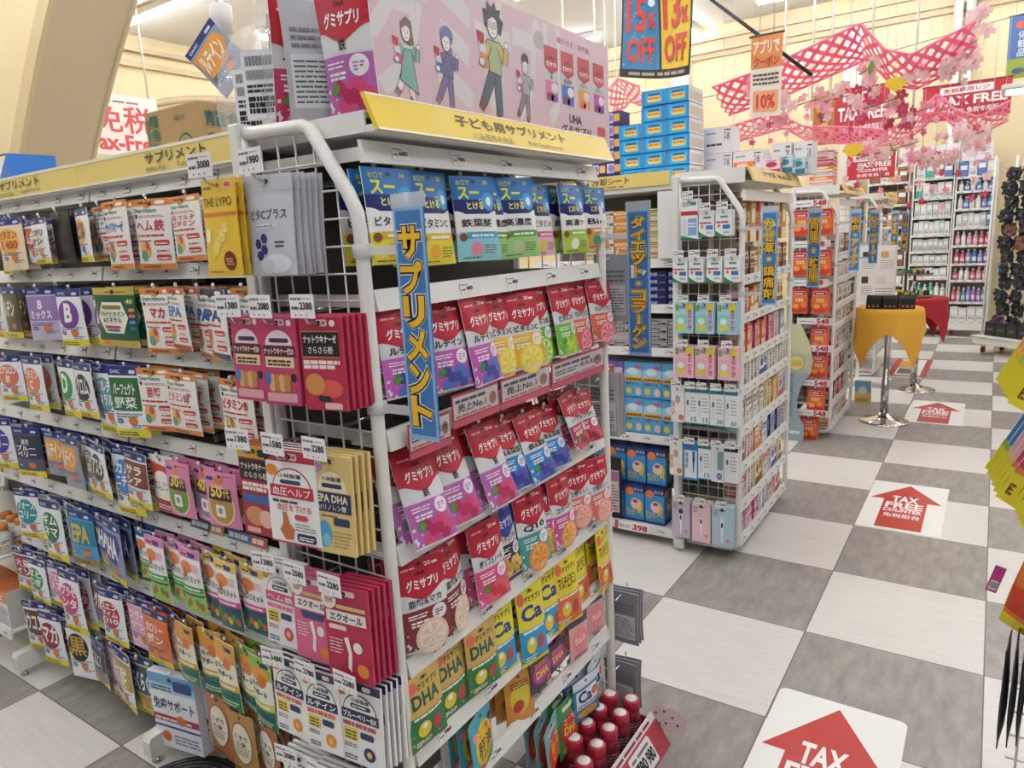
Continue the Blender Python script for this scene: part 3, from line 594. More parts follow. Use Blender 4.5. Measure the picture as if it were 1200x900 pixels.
P_('exx', 'white card pack with black arch', .11, .18, .008, a_kob(['EX'], '#26262a', '#26262a', low='#b54a4a', tabs='#dd7f3f'), '#f0eeea', '#8f8d90', True)
def me(k): return D[k][1]()

# ------------------------------------------------------------------ the room
mb = MB(); mb.add([(-11, -4, 0), (6, -4, 0), (6, 12.2, 0), (-11, 12.2, 0)], [(0, 1, 2, 3)], floor_material()); struct(mb, 'floor')
CEIL = M('#dedcd9', .8, 0, .03, 3); CREAM = M('#dfcfa6', .75, 0, .04, 40, .25); TAN = M('#c2b190', .75, 0, .06, 40, .35)
mb = MB(); mb.box(-11, 6, -4, 12.2, 4.75, 4.85, CEIL); struct(mb, 'ceiling')
mb = MB(); mb.box(-11, 6, 12, 12.2, 0, 4.75, CREAM); struct(mb, 'wall_back')
mb = MB(); mb.box(-10.7, -10.5, -4, 12, 0, 4.75, CREAM); struct(mb, 'wall_left')
mb = MB()
for k, (d, z0, z1) in enumerate(((.05, 4.28, 4.36), (.09, 4.36, 4.52), (.14, 4.52, 4.58))): mb.box(-10.5, 6, 12-d, 12, z0, z1, TAN)
o = struct(mb, 'trim_back')
mb = MB(); mb.box(-10.5, -10.42, -4, 12, 4.3, 4.38, TAN); mb.box(-10.5, -10.38, -4, 12, 4.5, 4.56, TAN); struct(mb, 'trim_left')
# shallow arch moulding drawn on the left wall
mb = MB(); pts = [(-10.46, 5.2+5.6*(.5-.5*math.cos(PI*k/24)), 2.9+1.15*math.sin(PI*k/24)) for k in range(25)]
mb.tube(pts, .05, TAN, 6); struct(mb, 'trim_arch')
# the arched wall on the left: opening from x = -7.9 to the right
def arch_x(z):
    if z < 1.2: return -8.51
    if z < 2.65: return -8.51 + .8*(z-1.2)**2/2.9
    return -7.93 + .8*(z-2.65) + .1*(z-2.65)**2
zs = [0, .6, 1.2, 1.5, 1.8, 2.2, 2.5, 2.8, 3.1, 3.4, 3.7, 4.0, 4.3, 4.6, 4.75]
mb = MB(); y0, y1 = 3.4, 4.07
for z0, z1 in zip(zs, zs[1:]):
    a, b = arch_x(z0), arch_x(z1)
    mb.add([(-10.5, y0, z0), (a, y0, z0), (b, y0, z1), (-10.5, y0, z1)], [(0, 1, 2, 3)], CREAM)
    mb.add([(a, y0, z0), (a, y1, z0), (b, y1, z1), (b, y0, z1)], [(0, 1, 2, 3)], TAN)
    mb.add([(-10.5, y1, z0), (a, y1, z0), (b, y1, z1), (-10.5, y1, z1)], [(3, 2, 1, 0)], CREAM)
struct(mb, 'wall_arch')
mb = MB()
for z0, z1 in zip(zs, zs[1:]):
    for w0, w1, d in ((-.27, -.03, .03), (-.03, .0, .045)):
        p = [(arch_x(z)+w, y, z) for y in (y0, y0-d) for w in (w0, w1) for z in (z0, z1)]
        mb.add(p, [(4, 6, 7, 5), (0, 4, 5, 1), (2, 3, 7, 6), (0, 1, 3, 2), (0, 2, 6, 4), (1, 5, 7, 3)], M('#cbb98f', .75, 0, .06, 40, .3))
mb.tube([(arch_x(z), y1-.02, z) for z in zs], .025, TAN, 6)
struct(mb, 'trim_opening')
# white pipes standing on the back wall
for x in (-.62, -.48):
    mb = MB(); mb.tube([(x, 11.9, 0), (x, 11.9, 4.75)], .055, ENAMEL, 10); o = mb.obj('wall_pipe')
    tag(o, 'white vertical pipe on the cream back wall, ' + ('left' if x < -.5 else 'right') + ' one of the pair', 'pipe', 'wall pipes')
mb = MB(); mb.box(-2.0, -1.75, 11.8, 12, 0, 4.3, M('#d9d4c8', .7)); struct(mb, 'column_back')
mb = MB(); mb.box(-4.6, -4.3, 11.8, 12, 0, 4.3, M('#d9d4c8', .7)); struct(mb, 'column_back_two')

# ceiling lights: slim fluorescent battens
TUBE = M('#fbfbff', .5, emit=TUBE_POWER)
def batten(x, y, alongx, L=2.4):
    t = thing('ceiling_light', '', 'ceiling light', (x, y, 4.68), PI/2 if alongx else 0, 'ceiling battens')
    a = MB(); a.box(-.06, .06, -L/2, L/2, -.01, .07, ENAMEL, .006); a.obj('housing', t)
    b = MB(); b.tube([(0, -L/2+.03, -.04), (0, L/2-.03, -.04)], .028, TUBE, 8); b.obj('tube', t)
    return t
LT = []
for x in (-9, -6.6, -4.2, -1.8, .6, 3):
    for i, y in enumerate((-2.4, .3, 3, 5.7, 8.4, 10.9)): LT.append(batten(x, y, (i % 2 == 1) ^ (x in (-4.2, .6))))
SIDE = {-9: 'leftmost row', -6.6: 'second row from the left', -4.2: 'third row from the left', -1.8: 'row over the long gondola ends', .6: 'row over the right aisle', 3: 'rightmost row'}
for t in LT:
    t['label'] = 'white fluorescent batten, ' + SIDE[round(t.location.x, 1)] + ', ' + ORD[1+[-2.4, .3, 3, 5.7, 8.4, 10.9].index(round(t.location.y, 1))] + ' from the front'

# floor stickers
def sticker(x0, y0, w, h, r, label):
    mb = MB(); fn = lambda a, b, d: (x0+a*w, y0+b*h, d)
    q = r; pts = []
    for cu, cv, a in ((1-q, q*w/h, -90), (1-q, 1-q*w/h, 0), (q, 1-q*w/h, 90), (q, q*w/h, 180)):
        for k in range(5): t = math.radians(a+22.5*k); pts.append((cu+q*math.cos(t), cv+q*w/h*math.sin(t)))
    mb.prism(pts, fn, .0005, .0018, M('#eef0ea', .25))
    a = Art(mb, w, h, lambda x, z, l: (x0+x, y0+z, .0018+.0003*l)); R = M('#b5332e', .3)
    a.poly([(.5, .955), (.95, .6), (.77, .6), (.77, .035), (.22, .035), (.22, .6), (.04, .6)], R, 1)
    a.text('TAX', .32, .56, .66, .69, WHITE, .05); a.text('FREE', .26, .43, .73, .55, WHITE, .05); a.text('COUNTER', .25, .35, .73, .42, WHITE, .04); a.text('免税柜台', .27, .24, .72, .32, WHITE, .03)
    tag(mb.obj('floor_sticker'), label, 'floor sticker', 'floor arrow stickers')
sticker(-.522, 1.56, .395, .80, .06, 'white floor sticker with red arrow, nearest the camera, its lower half cut off')
sticker(-.527, 3.985, .4, .79, .006, 'white floor sticker with red arrow and TAX FREE COUNTER, middle of the aisle')
sticker(-.517, 6.35, .398, .81, .006, 'white floor sticker with red arrow beside the round table base')
mb = MB(); mb.box(-.86, -.5, 8.25, 9.35, .0005, .0018, M('#b5332e', .3)); mb.box(-.8, -.56, 8.32, 9.28, .0018, .0022, M('#eef0ea', .3)); mb.box(-.78, -.6, 8.4, 8.7, .0022, .0026, M('#444', .3)); mb.box(-.8, -.66, 8.75, 9.2, .0022, .0026, M('#d99a3c', .3))
tag(mb.obj('floor_sticker'), 'red-framed floor sticker under the yellow draped table', 'floor sticker', 'floor arrow stickers')
MAIN = {
 1: [('d1',-2.679,1.774,0.188,-11), ('d2',-2.580,1.747,0.160,7), ('d3',-2.477,1.736,0.127,-7), ('d4',-2.385,1.738,0.134,-7), ('blk',-2.279,1.749,0.148,-3), ('d5',-2.122,1.748,0.146,-15), ('n1',-2.037,1.750,0.141,-7), ('n2',-1.944,1.754,0.179,-6), ('n3',-1.797,1.750,0.178,10), ('n4',-1.623,1.746,0.155,-4)],
 2: [('d6',-2.827,1.530,0.171,-6), ('d7',-2.672,1.530,0.163,-6), ('d8',-2.491,1.529,0.167,17), ('d9',-2.276,1.525,0.171,5), ('d9',-2.128,1.512,0.149,-13), ('g1',-2.016,1.528,0.166,6), ('n5',-1.821,1.525,0.176,10), ('n6',-1.716,1.526,0.156,-17), ('n7',-1.626,1.524,0.179,-15), ('n8',-1.558,1.523,0.170,-15), ('n9',-1.450,1.523,0.178,-8)],
 3: [('d10',-2.822,1.297,0.160,12), ('d11',-2.603,1.307,0.182,1), ('d12',-2.415,1.302,0.185,-7), ('d13',-2.270,1.302,0.168,-6), ('d14',-2.175,1.300,0.211,0), ('d15',-2.030,1.315,0.209,10), ('n10',-1.903,1.307,0.179,11), ('n11',-1.750,1.302,0.162,-2), ('n12',-1.540,1.298,0.164,-2)],
 4: [('d16',-3.019,1.056,0.191,15), ('d17',-2.749,1.061,0.177,16), ('d18',-2.580,1.054,0.154,5), ('d18',-2.444,1.064,0.171,-3), ('d19',-2.349,1.058,0.183,-6), ('d20',-2.263,1.062,0.173,-10), ('d21',-2.140,1.064,0.217,5), ('d22',-2.048,1.068,0.168,-4), ('r1',-1.936,1.069,0.174,-1), ('p30',-1.829,1.065,0.158,-1), ('p40',-1.730,1.069,0.162,-6), ('p50',-1.633,1.065,0.152,5)],
 5: [('d23',-2.895,0.812,0.187,14), ('d24',-2.675,0.806,0.224,3), ('d25',-2.558,0.804,0.218,-7), ('d26',-2.458,0.800,0.190,8), ('d27',-2.351,0.794,0.182,-5), ('d27',-2.262,0.803,0.210,-8), ('c0',-2.099,0.806,0.164,-1), ('c1',-2.016,0.810,0.206,1), ('c1',-1.923,0.806,0.195,-2), ('c1',-1.835,0.816,0.198,-1), ('c2',-1.755,0.825,0.208,-4), ('c2',-1.668,0.820,0.200,-1), ('c2',-1.576,0.816,0.195,2)],
 6: [('d28',-3.024,0.535,0.178,10), ('d29',-2.886,0.529,0.172,2), ('d30',-2.762,0.540,0.172,6), ('d31',-2.635,0.554,0.236,5), ('d32',-2.447,0.541,0.173,-5), ('d33',-2.352,0.541,0.194,5), ('d34',-2.207,0.552,0.177,4), ('d35',-2.083,0.554,0.184,-0), ('d36',-1.985,0.552,0.199,-11), ('e1',-1.925,0.557,0.193,-3), ('e1',-1.823,0.569,0.208,6), ('e1',-1.728,0.569,0.209,-4), ('e2',-1.651,0.559,0.205,-5), ('e2',-1.571,0.562,0.214,-5)],
 7: [('d37',-3.022,0.313,0.208,15), ('d38',-2.861,0.330,0.212,10), ('d39',-2.684,0.320,0.225,13), ('d40',-2.507,0.307,0.167,-10), ('d41',-2.417,0.320,0.219,-3), ('d42',-2.345,0.325,0.215,-9), ('d43',-2.256,0.315,0.215,4), ('bx',-2.056,0.356,0.267,10), ('br',-1.832,0.351,0.208,-1), ('br2',-1.699,0.357,0.199,1), ('br',-1.605,0.358,0.200,-11)],
}
ENDCAP = {
 1: [('s1',1.009,1.743,0.176,-6), ('s1',1.144,1.744,0.187,4), ('s2',1.272,1.739,0.179,-13), ('s3',1.362,1.740,0.184,-6), ('s3',1.433,1.742,0.184,-15), ('s4',1.566,1.734,0.177,4), ('s5',1.704,1.735,0.178,-3), ('s6',1.865,1.736,0.173,-5)],
 2: [('u1',1.014,1.483,0.168,-15), ('u1',1.167,1.478,0.187,-12), ('u1',1.261,1.482,0.196,6), ('u2',1.362,1.478,0.192,-3), ('u2',1.446,1.475,0.186,-15), ('u3',1.530,1.480,0.190,-4), ('u4',1.637,1.478,0.190,2), ('u5',1.756,1.475,0.190,-1), ('u5',1.859,1.473,0.174,-11)],
 3: [('u6',1.041,1.188,0.199,-9), ('u6',1.157,1.188,0.204,-6), ('u6',1.282,1.183,0.198,1), ('u7',1.377,1.173,0.185,-6), ('u7',1.469,1.165,0.177,2), ('u7',1.574,1.159,0.170,-9), ('u8',1.674,1.176,0.163,13), ('u8',1.768,1.162,0.156,-14)],
 4: [('u9',1.014,0.964,0.190,-24), ('u9',1.120,0.958,0.200,13), ('u10',1.243,0.958,0.195,-7), ('u11',1.333,0.972,0.190,1), ('u12',1.437,0.972,0.202,-12), ('u13',1.532,0.964,0.191,-16), ('u13',1.590,0.962,0.190,-2), ('u14',1.715,0.960,0.180,-14), ('u14',1.807,0.950,0.185,-8)],
 5: [('k1',0.988,0.732,0.161,-1), ('k1',1.094,0.724,0.168,-2), ('k1',1.194,0.721,0.158,-5), ('k2',1.295,0.726,0.183,-7), ('k2',1.411,0.734,0.210,-12), ('k2',1.524,0.725,0.207,-9), ('k3',1.601,0.732,0.197,-9), ('k3',1.698,0.740,0.193,2), ('k3',1.829,0.732,0.196,6)],
 6: [('k4',1.168,0.514,0.150,16), ('k6',1.359,0.498,0.142,-18), ('k7',1.440,0.508,0.094,-2), ('k7',1.551,0.480,0.076,-0), ('k8',1.655,0.527,0.127,-8), ('k8',1.793,0.514,0.123,-8)],
 7: [('k9',1.482,0.279,0.146,18), ('k10',1.603,0.269,0.173,-1), ('k11',1.687,0.299,0.129,-12), ('k11',1.780,0.306,0.152,7)],
}

# ------------------------------------------------------------------ long gondola of hanging pouches
TAGM = {}
def tag_mesh(price, w=.034, h=.022, col='#26262a'):
    k = (price, w, col)
    if k not in TAGM:
        mb = MB(); mb.box(-w/2, w/2, -.0012, 0, -h/2, h/2, M('#efedea', .4)); a = Art(mb, w, h, lambda x, z, l: (x-w/2, -.0013-.0002*l, z-h/2))
        a.dashes(.06, .72, .6, .9, 1, '#8a8a8c', 1, .6); a.text(price, .4, .3, .95, .66, col, .05, 2); a.dashes(.06, .3, .34, .45, 1, '#555', 1, .9)
        for u in (.25, .5, .75): a.ell(u, .13, .03, .045, '#b5333c', 1, 6)
        TAGM[k] = mb.mesh('price_tag')
    return TAGM[k]
HOOKM = {}
def hook_mesh(L, r=.0028, tip=.018):
    k = (round(L, 3), r)
    if k not in HOOKM:
        mb = MB(); mb.tube([(0, 0, 0), (0, -L+.02, 0), (0, -L+.006, .004), (0, -L, tip)], r, CHROME, 6); mb.lathe([(.001, -.004), (.0045, 0), (.0045, .004), (.001, .007)], M('#eeeeec', .3), 8, (0, -L, tip)); HOOKM[k] = mb.mesh('hook')
    return HOOKM[k]
RZ = [1.787, 1.565, 1.332, 1.077, .82, .562, .343]
def bay(name, x0, x1, label, text=None, feet=(), shelves=False, end=False):
    t = thing(name, label, 'shelving unit', (x0, 1.4, 0), 0, 'bays of the long gondola')
    X = lambda x: x-x0
    def part(nm, mb, par=t): return mb.obj(nm, par, (0, 0, 0))
    mb = MB(); mb.box(.005, x1-x0-.005, -.012, .012, .14, 1.83, M('#4c4945', .6, 0, .05, 12)); part('back_panel', mb)  # dark grey puts the shade behind the hanging pouches into the panel colour
    for x in (x0, x1):
        if x == x1 and not end: continue
        mb = MB(); mb.box(X(x)-.014, X(x)+.014, -.045, .03, .02, 1.85, ENAMEL, .003)
        for k in range(16): mb.box(X(x)-.003, X(x)+.003, -.0462, -.045, .2+.1*k, .225+.1*k, '#4a4844')
        part('upright', mb)
    for x in feet:
        mb = MB(); prof = [(-.433, .03), (-.433, .085), (-.425, .1), (0, .13), (0, .03)]
        mb.prism(prof, lambda a, b, d: (X(x)+d, a, b), -.022, .022, ENAMEL)
        mb.lathe([(.016, 0), (.018, .006), (.01, .012), (.006, .03)], CHROME, 10, (X(x), -.405, 0)); part('foot', mb)
    if not shelves:
        for i, z in enumerate(RZ):
            mb = MB(); P = lambda a, b, d: (d, -.32+a, z+b)
            mb.prism([(0, -.02), (-.012, -.02), (-.002, .02), (.004, .02), (.004, -.016)], P, .006, x1-x0-.006, ENAMEL)
            for k in (.03, x1-x0-.03): mb.box(k-.004, k+.004, -.32, -.01, z-.012, z+.012, ENAMEL)
            mb.tube([(.01, -.02, z-.03), (x1-x0-.01, -.02, z-.03)], .007, CHROME, 6)
            rail = part('price_rail', mb)
            n = 7
            for k in range(n):
                col = '#b5252f' if (i*5+k) % 7 == 3 and i < 4 else '#26262a'
                o = put(tag_mesh(('798', '980', '498', '398', '680', '480')[(i*3+k*5) % 6], col=col), 'price_tag', rail, (.07+k*(x1-x0-.12)/(n-1), -.329, z+.001), rx=-.25)
    mb = MB(); mb.box(.004, x1-x0-.004, -.345, .02, 1.80, 1.815, ENAMEL, .003); part('top_shelf', mb)
    mb = MB(); mb.box(.004, x1-x0-.004, -.352, -.347, 1.806, 1.872, M('#ead27a', .35)); mb.box(.004, x1-x0-.004, -.3535, -.352, 1.865, 1.872, '#f1ecd8'); mb.box(.004, x1-x0-.004, -.3535, -.352, 1.806, 1.811, '#f1ecd8')
    if text:
        W = x1-x0; a = Art(mb, W, .066, lambda x, z, l: (x, -.3535-.0003*l, 1.806+z)); u = text
        a.text('サプリメント', u, .42, u+.29, .82, '#4a4436', .02); a.text('营养补充品', u, .12, u+.1, .3, '#6a634e', 0); a.text('Supplements', u+.155, .13, u+.29, .34, '#6a634e', 0)
    part('header_strip', mb)
    return t
BAY_A = bay('shelf_bay', -2.15, -1.25, 'white hook bay of the long gondola, next to the end display, yellow header', .39, (-2.15,), end=True)
BAY_B = bay('shelf_bay', -3.10, -2.15, 'white hook bay of the long gondola, second from the end display', .47, (-3.10,))
BAY_C = bay('shelf_bay', -4.05, -3.10, 'white shelf bay of the long gondola, beyond the second foot, with bottles', None, (-4.05,), shelves=True)
def bay_of(x): return (BAY_A, -2.15) if x > -2.15 else (BAY_B, -3.10)
ROWN = {1: 'top row', 2: 'second row', 3: 'third row', 4: 'fourth row', 5: 'fifth row', 6: 'sixth row', 7: 'lowest row'}
R = random.Random(5)
def short(d): return d.replace(' with ', ', ').replace(' and ', ', ')
def hang(key, x, y, z, h, rz, tilt, n, where, face, pitch, depth_dir, loc_fn, side_word):
    """n packs of one kind on one hook, front one first"""
    desc = D[key][0]; me_, w0, h0, t0 = me(key)
    for i in range(n):
        nm = ('gummy_pouch' if key[0] in 'uk' and key[1:].isdigit() else 'supplement_pouch') if me_.name.startswith('pouch') else 'supplement_pack'
        o = put(me_, nm, None, loc_fn(x, y, z, i), rz=rz+R.uniform(-.02, .02), rx=tilt, ry=R.uniform(-.02, .02), sc=(1, 1, h/h0))
        cat = 'pouch' if nm.endswith('pouch') else 'pack'
        if i == 0: tag(o, fit(f'{desc}, {where[0]}', f'{desc}, {where[1]}', f'{short(desc)}, {where[1]}'), cat, side_word)
        else: tag(o, fit(f'{desc} behind the front one, {where[0]}', f'{desc} behind the front one, {where[1]}', f'{desc} tucked behind, {where[1]}', f'{short(desc)} tucked behind, {where[1]}'), cat, f'{desc}, behind, {where[1]}')
for r, its in MAIN.items():
    for j, (k, x, zt, h, th) in enumerate(its):
        b, bx0 = bay_of(x); zt = min(zt, RZ[r-1]-.027); z = zt-.012
        n = 6 if k == 'blk' else 3
        put(hook_mesh(.37), 'hook', b, (x-bx0, 0, z))
        where = (f'{ORD[j+1]} hook from left, {ROWN[r]}, long side', f'{ORD[j+1]} hook, {ROWN[r]}, long side')
        hang(k, x, 1.043-.017*(j % 2), z, h, math.radians(th*.9), 0, n, where, 0, .034, 0, lambda X, Y, Z, i, p=(.02 if n == 6 else .036): (X+R.uniform(-.003, .003)*(i > 0), Y+p*i, Z), 'pouches hanging on the long side')

for i, (x, y_, z, w, c0, c1) in enumerate(((-1.80, 1.068, .849, .16, '#3f5a7a', '#c9774a'), (-1.62, 1.068, .849, .17, '#4a6a9a', '#b85a4a'), (-1.78, 1.068, .592, .17, '#4a3a48', '#8a4a44'), (-1.60, 1.068, .592, .16, '#54505c', '#a0604a'), (-1.48, 1.068, 1.106, .16, '#4a6a9a', '#c9774a'))):
    mb = MB(); mb.prism([(0, -.012), (.0015, -.012), (.0085, .014), (.007, .014)], lambda a, b, d: (d, a, b), -w/2, w/2, c0); a = Art(mb, w, .026, lambda x, z, l: (x-w/2, z*.27-.0002-.0003*l, z-.012)); a.rect(.6, 0, 1, 1, c1, 1); a.dashes(.04, .25, .56, .8, 1, '#d9e0ea', 2, .9); a.dashes(.64, .25, .96, .8, 1, '#f0dcc8', 2, .9)
    tag(mb.obj('shelf_strip', None, (x, y_, z)), f'narrow {("blue and orange", "blue and red", "dark plum", "slate and brown", "bright blue and orange")[i]} promotion strip on a price rail of the long gondola', 'strip', 'promotion strips on the long gondola')
# bay beyond: bottles and orange cartons on real shelves
for z, y0 in ((.50, .98), (.19, .98), (.80, 1.06), (1.06, 1.06)):
    mb = MB(); mb.box(.01, .94, y0-1.4, -.02, z-.012, z, ENAMEL, .003); mb.prism([(0, -.03), (-.008, -.03), (-.002, .012), (.003, .012)], lambda a, b, d: (d, y0-1.4+a, z+b), .006, .944, ENAMEL); sh = mb.obj('shelf', BAY_C)
    for k in range(3): put(tag_mesh(('798', '980', '498')[k]), 'price_tag', sh, (.9-.12*k, y0-1.4-.008, z-.008), rx=-.15)
def bottle_mesh(body, capc, key):
    if key not in MESH:
        mb = MB(); mb.lathe([(.024, 0), (.03, .004), (.03, .07), (.027, .082), (.018, .088), (.018, .092)], M(body, .4), 18)
        a = Art(mb, .11, .05, lambda x, z, l: ((.0302+.0002*l)*math.cos(x/.03-2.9), (.0302+.0002*l)*math.sin(x/.03-2.9), .012+z), .012)
        a.rect(0, 0, 1, 1, '#e9e2da'); a.dashes(.1, .1, .9, .5, 4, '#b5603a', 2, .5); a.dashes(.1, .6, .9, .9, 2, '#55585c', 2, .6); a.ell(.5, .3, .1, .2, '#d9853c', 2)
        c = MB(); c.lathe([(.021, .092), (.023, .094), (.023, .112), (.02, .116), (.001, .1165)], M(capc, .4), 18)
        MESH[key] = (mb.mesh('bottle_body'), c.mesh('cap'))
    return MESH[key]
def bottle(x, y, z, label, key='bot', body='#dcdcd6', capc='#e08a42', grp='supplement bottles on the far bay shelf'):
    a, b = bottle_mesh(body, capc, key); t = thing('supplement_bottle', label, 'bottle', (x, y, z), R.uniform(-.3, .3), grp); put(a, 'body', t); put(b, 'cap', t)
for i, (x, y) in enumerate(((-3.15, 1.03), (-3.22, 1.03), (-3.29, 1.03), (-3.36, 1.03), (-3.15, 1.1), (-3.22, 1.1), (-3.29, 1.1))):
    bottle(x, y, .50, f'white bottle with orange cap, {ORD[i % 4+1]} from the bay edge, {"front" if i < 4 else "rear"} rank of the bottle shelf')
def ocart(a):
    a.rect(0, .68, 1, 1, '#d97a45'); a.dashes(.1, .75, .8, .92, 2, '#f3ddd0', 2, .5); a.dashes(.08, .1, .9, .6, 6, '#8a8d90', 2, .35); a.rr(.5, .34, .92, .5, '#c9ced2', 1)
for i in range(4):
    m_ = card('ocart', .16, .155, .11, ocart, '#e4e3df', side='#d3cfc8', top='#d97a45', hang=False)[0]
    tag(put(m_, 'orange_carton', None, (-3.21-.165*i, .99, .19)), f'white carton with orange top, {ORD[i+1]} from the bay edge on the bottom shelf', 'carton', 'orange-topped cartons')
for i in range(4):
    m_ = card('rcart', .07, .09, .1, lambda a: (a.rect(0, .3, 1, .7, '#c24a4a'), a.dashes(.1, .4, .9, .6, 2, '#f0dcd4', 2)), '#dcc9a8', side='#c9b494', hang=False)[0]
    tag(put(m_, 'small_carton', None, (-3.16-.09*i, 1.09, .80)), f'small tan carton with red band, {ORD[i+1]} from the bay edge', 'carton', 'small tan cartons')

# ------------------------------------------------------------------ end display: wire sides, price rails, hooks
XE = -.95
def wire_side(t, y, ox, oy, lo=.05, hi=1.82, name='wire_side'):
    mb = MB(); Y = y-oy; P = [(-1.25, 1.83), (-1.075, 1.825), (-1.055, 1.818), (-.972, 1.70), (-.955, 1.665), (-.95, 1.63), (-.95, lo+.05), (-.96, lo+.015), (-.985, lo), (-1.25, lo)]
    mb.tube([(x-ox, Y, z) for x, z in P], .0135, ENAMEL, 10); mb.tube([(-1.245-ox, Y, lo), (-1.245-ox, Y, 1.83)], .0135, ENAMEL, 10)
    for k in range(1, 6):
        x = -1.25+.05*k; top = 1.81 if x < -1.05 else 1.81-(x+1.055)*1.45
        mb.tube([(x-ox, Y, lo), (x-ox, Y, top)], .0022, WIRE, 5)
    z = lo+.055
    while z < 1.80:
        xr = -.955 if z < 1.66 else -.972-(z-1.70)*.7
        mb.tube([(-1.245-ox, Y-.004, z), (xr-ox, Y-.004, z)], .0022, WIRE, 5); z += .05
    return mb.obj(name, t)
END = thing('end_display', 'white wire-sided end display of gummy and vitamin pouches, facing the aisle', 'shelving unit', (-1.1, 1.41, 0))
wire_side(END, .935, -1.1, 1.41); wire_side(END, 1.885, -1.1, 1.41)
mb = MB(); mb.box(-.16, -.145, -.46, .46, .12, 1.8, M('#5a5650', .6, 0, .05, 12)); mb.obj('back_panel', END)  # panel colour darkened to paint in the deep shade between the packs
for y in (-.475, .475):
    mb = MB(); mb.box(-.17, -.14, y-.02, y+.02, .02, 1.85, ENAMEL, .003); mb.obj('upright', END)
mb = MB(); mb.prism([(-.14, .03), (-.14, .12), (.13, .06), (.14, .03)], lambda a, b, d: (a, d, b), -.02, .02, ENAMEL); mb.obj('foot', END, (0, .45, 0)); 
ERZ = [1.77, 1.503, 1.232, .993, .743, .533, .352]
for i, z in enumerate(ERZ):
    mb = MB(); mb.prism([(0, -.02), (.014, -.02), (.004, .02), (-.003, .02)], lambda a, b, d: (.145+a, d, z+b), -.455, .455, ENAMEL)
    for y in (-.44, .44): mb.box(-.14, .145, y-.004, y+.004, z-.014, z+.01, ENAMEL)
    if i in (2, 3, 4, 5): mb.box(.05, .146, -.455, .455, z-.018, z-.012, ENAMEL)
    mb.tube([(-.12, -.455, z-.03), (-.12, .455, z-.03)], .007, CHROME, 6)
    rail = mb.obj('price_rail', END)
    if i not in (2,):
        for k, pr in enumerate((('680', '980', '980', '798', '680'), ('480', '480', '480', '480', '480'), (), ('480',)*5, ('648',)*5, ('980', '648', '480', '798', '980'), ('980', '798', '498', '498', '680'))[i]):
            put(tag_mesh(pr, .045, .026), 'price_tag', rail, (.155, -.36+.18*k, z+.001), rz=PI/2, rx=-.2)
ENDROW = {1: 'top row', 2: 'second row', 3: 'third row', 4: 'fourth row', 5: 'fifth row', 6: 'sixth row', 7: 'lowest row'}
TILT = {1: 5, 2: 10, 3: 20, 4: 9, 5: 5, 6: 3, 7: 3}
for r, its in ENDCAP.items():
    for j, (k, y, zt, h, th) in enumerate(its):
        zt = min(zt, ERZ[r-1]-.022); z = zt-.012; ti = math.radians(TILT[r]); dx = .5*h*math.sin(ti)
        put(hook_mesh(.27), 'hook', END, (-.145, y-1.41, z), rz=PI/2)
        where = (f'{ORD[j+1]} hook from left, {ENDROW[r]}, end face', f'{ORD[j+1]} hook, {ENDROW[r]}, end face')
        f = lambda X, Y, Z, i: (X-.034*i, Y+(i > 0)*R.uniform(-.004, .004), Z)
        hang(k, XE+.012-dx-.017*(j % 2), y, z, h, PI/2+math.radians(th*.9), -ti, 3, where, 0, .03, 0, f, 'pouches on the end display')
# top of the end display: sloped yellow header, shelf and pink picture board
mb = MB(); mb.box(-.17, .19, -.455, .47, 1.80, 1.812, ENAMEL); mb.box(-.17, .165, -.457, -.452, 1.80, 1.837, ENAMEL); mb.box(-.17, .165, .467, .472, 1.80, 1.837, ENAMEL); mb.box(-.17, .16, -.452, .467, 1.826, 1.836, ENAMEL); mb.obj('top_shelf', END)
mb = MB(); Wd = .93; hy = M('#e6c52c', .35)
mb.prism([(.19, 1.801), (.2, 1.801), (.17, 1.867), (.16, 1.867)], lambda a, b, d: (a, d, b), -.457, .473, hy)
a = Art(mb, Wd, .0725, lambda x, z, l: (.2-z*.03/.0725*1.0+.0005+.0003*l, -.457+x, 1.801+z*.91))
a.rect(0, 0, 1, .06, '#f2efe4'); a.rect(0, .95, 1, 1, '#f2efe4'); a.text('子ども用サプリメント', .255, .44, .735, .8, '#2f2a20', .03); a.text('儿童营养补充品', .3, .1, .46, .32, '#6a5c20', .0); a.text('Kids Supplements', .53, .12, .7, .3, '#6a5c20', .0)
mb.obj('header_strip', END)
# flag signs clipped to the posts
def flag_sign(y, txt, label, y2=False, rot=0):
    t = thing('flag_sign', label, 'sign', (-.83, y, 1.255), rot, 'blue flag signs clipped to display posts'); w, h = .068, .413
    mb = MB(); mb.box(-w/2, w/2, -.002, .002, 0, h, M('#3f78b4', .35)); a = Art(mb, w, h, lambda x, z, l: (x-w/2, -.0021-.0003*l, z))
    a.rect(0, 0, 1, 1, '#8fb4d6', 1); a.rect(.08, .022, .92, .978, '#3f78b4', 2)
    if len(txt) <= 8 : v0, v1, u0, u1 = .06, .92, .16, .84
    else: v0, v1, u0, u1 = .05, .95, .2, .8
    a.vtext(txt, u0, v0, u1, v1, '#e9eef3', .14, 3); a.vtext(txt, u0, v0, u1, v1, '#191a1c', .1, 5); a.vtext(txt, u0, v0, u1, v1, '#eebc2a', .045, 7)
    mb.obj('panel', t)
    mb = MB(); mb.box(-w/2-.002, w/2+.002, -.003, .004, h-.005, h+.02, M('#dfe6ea', .1, alpha=.45)); mb.obj('sleeve', t)
    for z in (.05, .34):
        mb = MB(); g = M('#e4e8ea', .1, alpha=.55); mb.box(-.1, -.034, .0, .006, z-.008, z+.008, g); mb.lathe([(.02, -.012), (.02, .012)], g, 12, (-.119, .004, z)); mb.obj('clip', t)
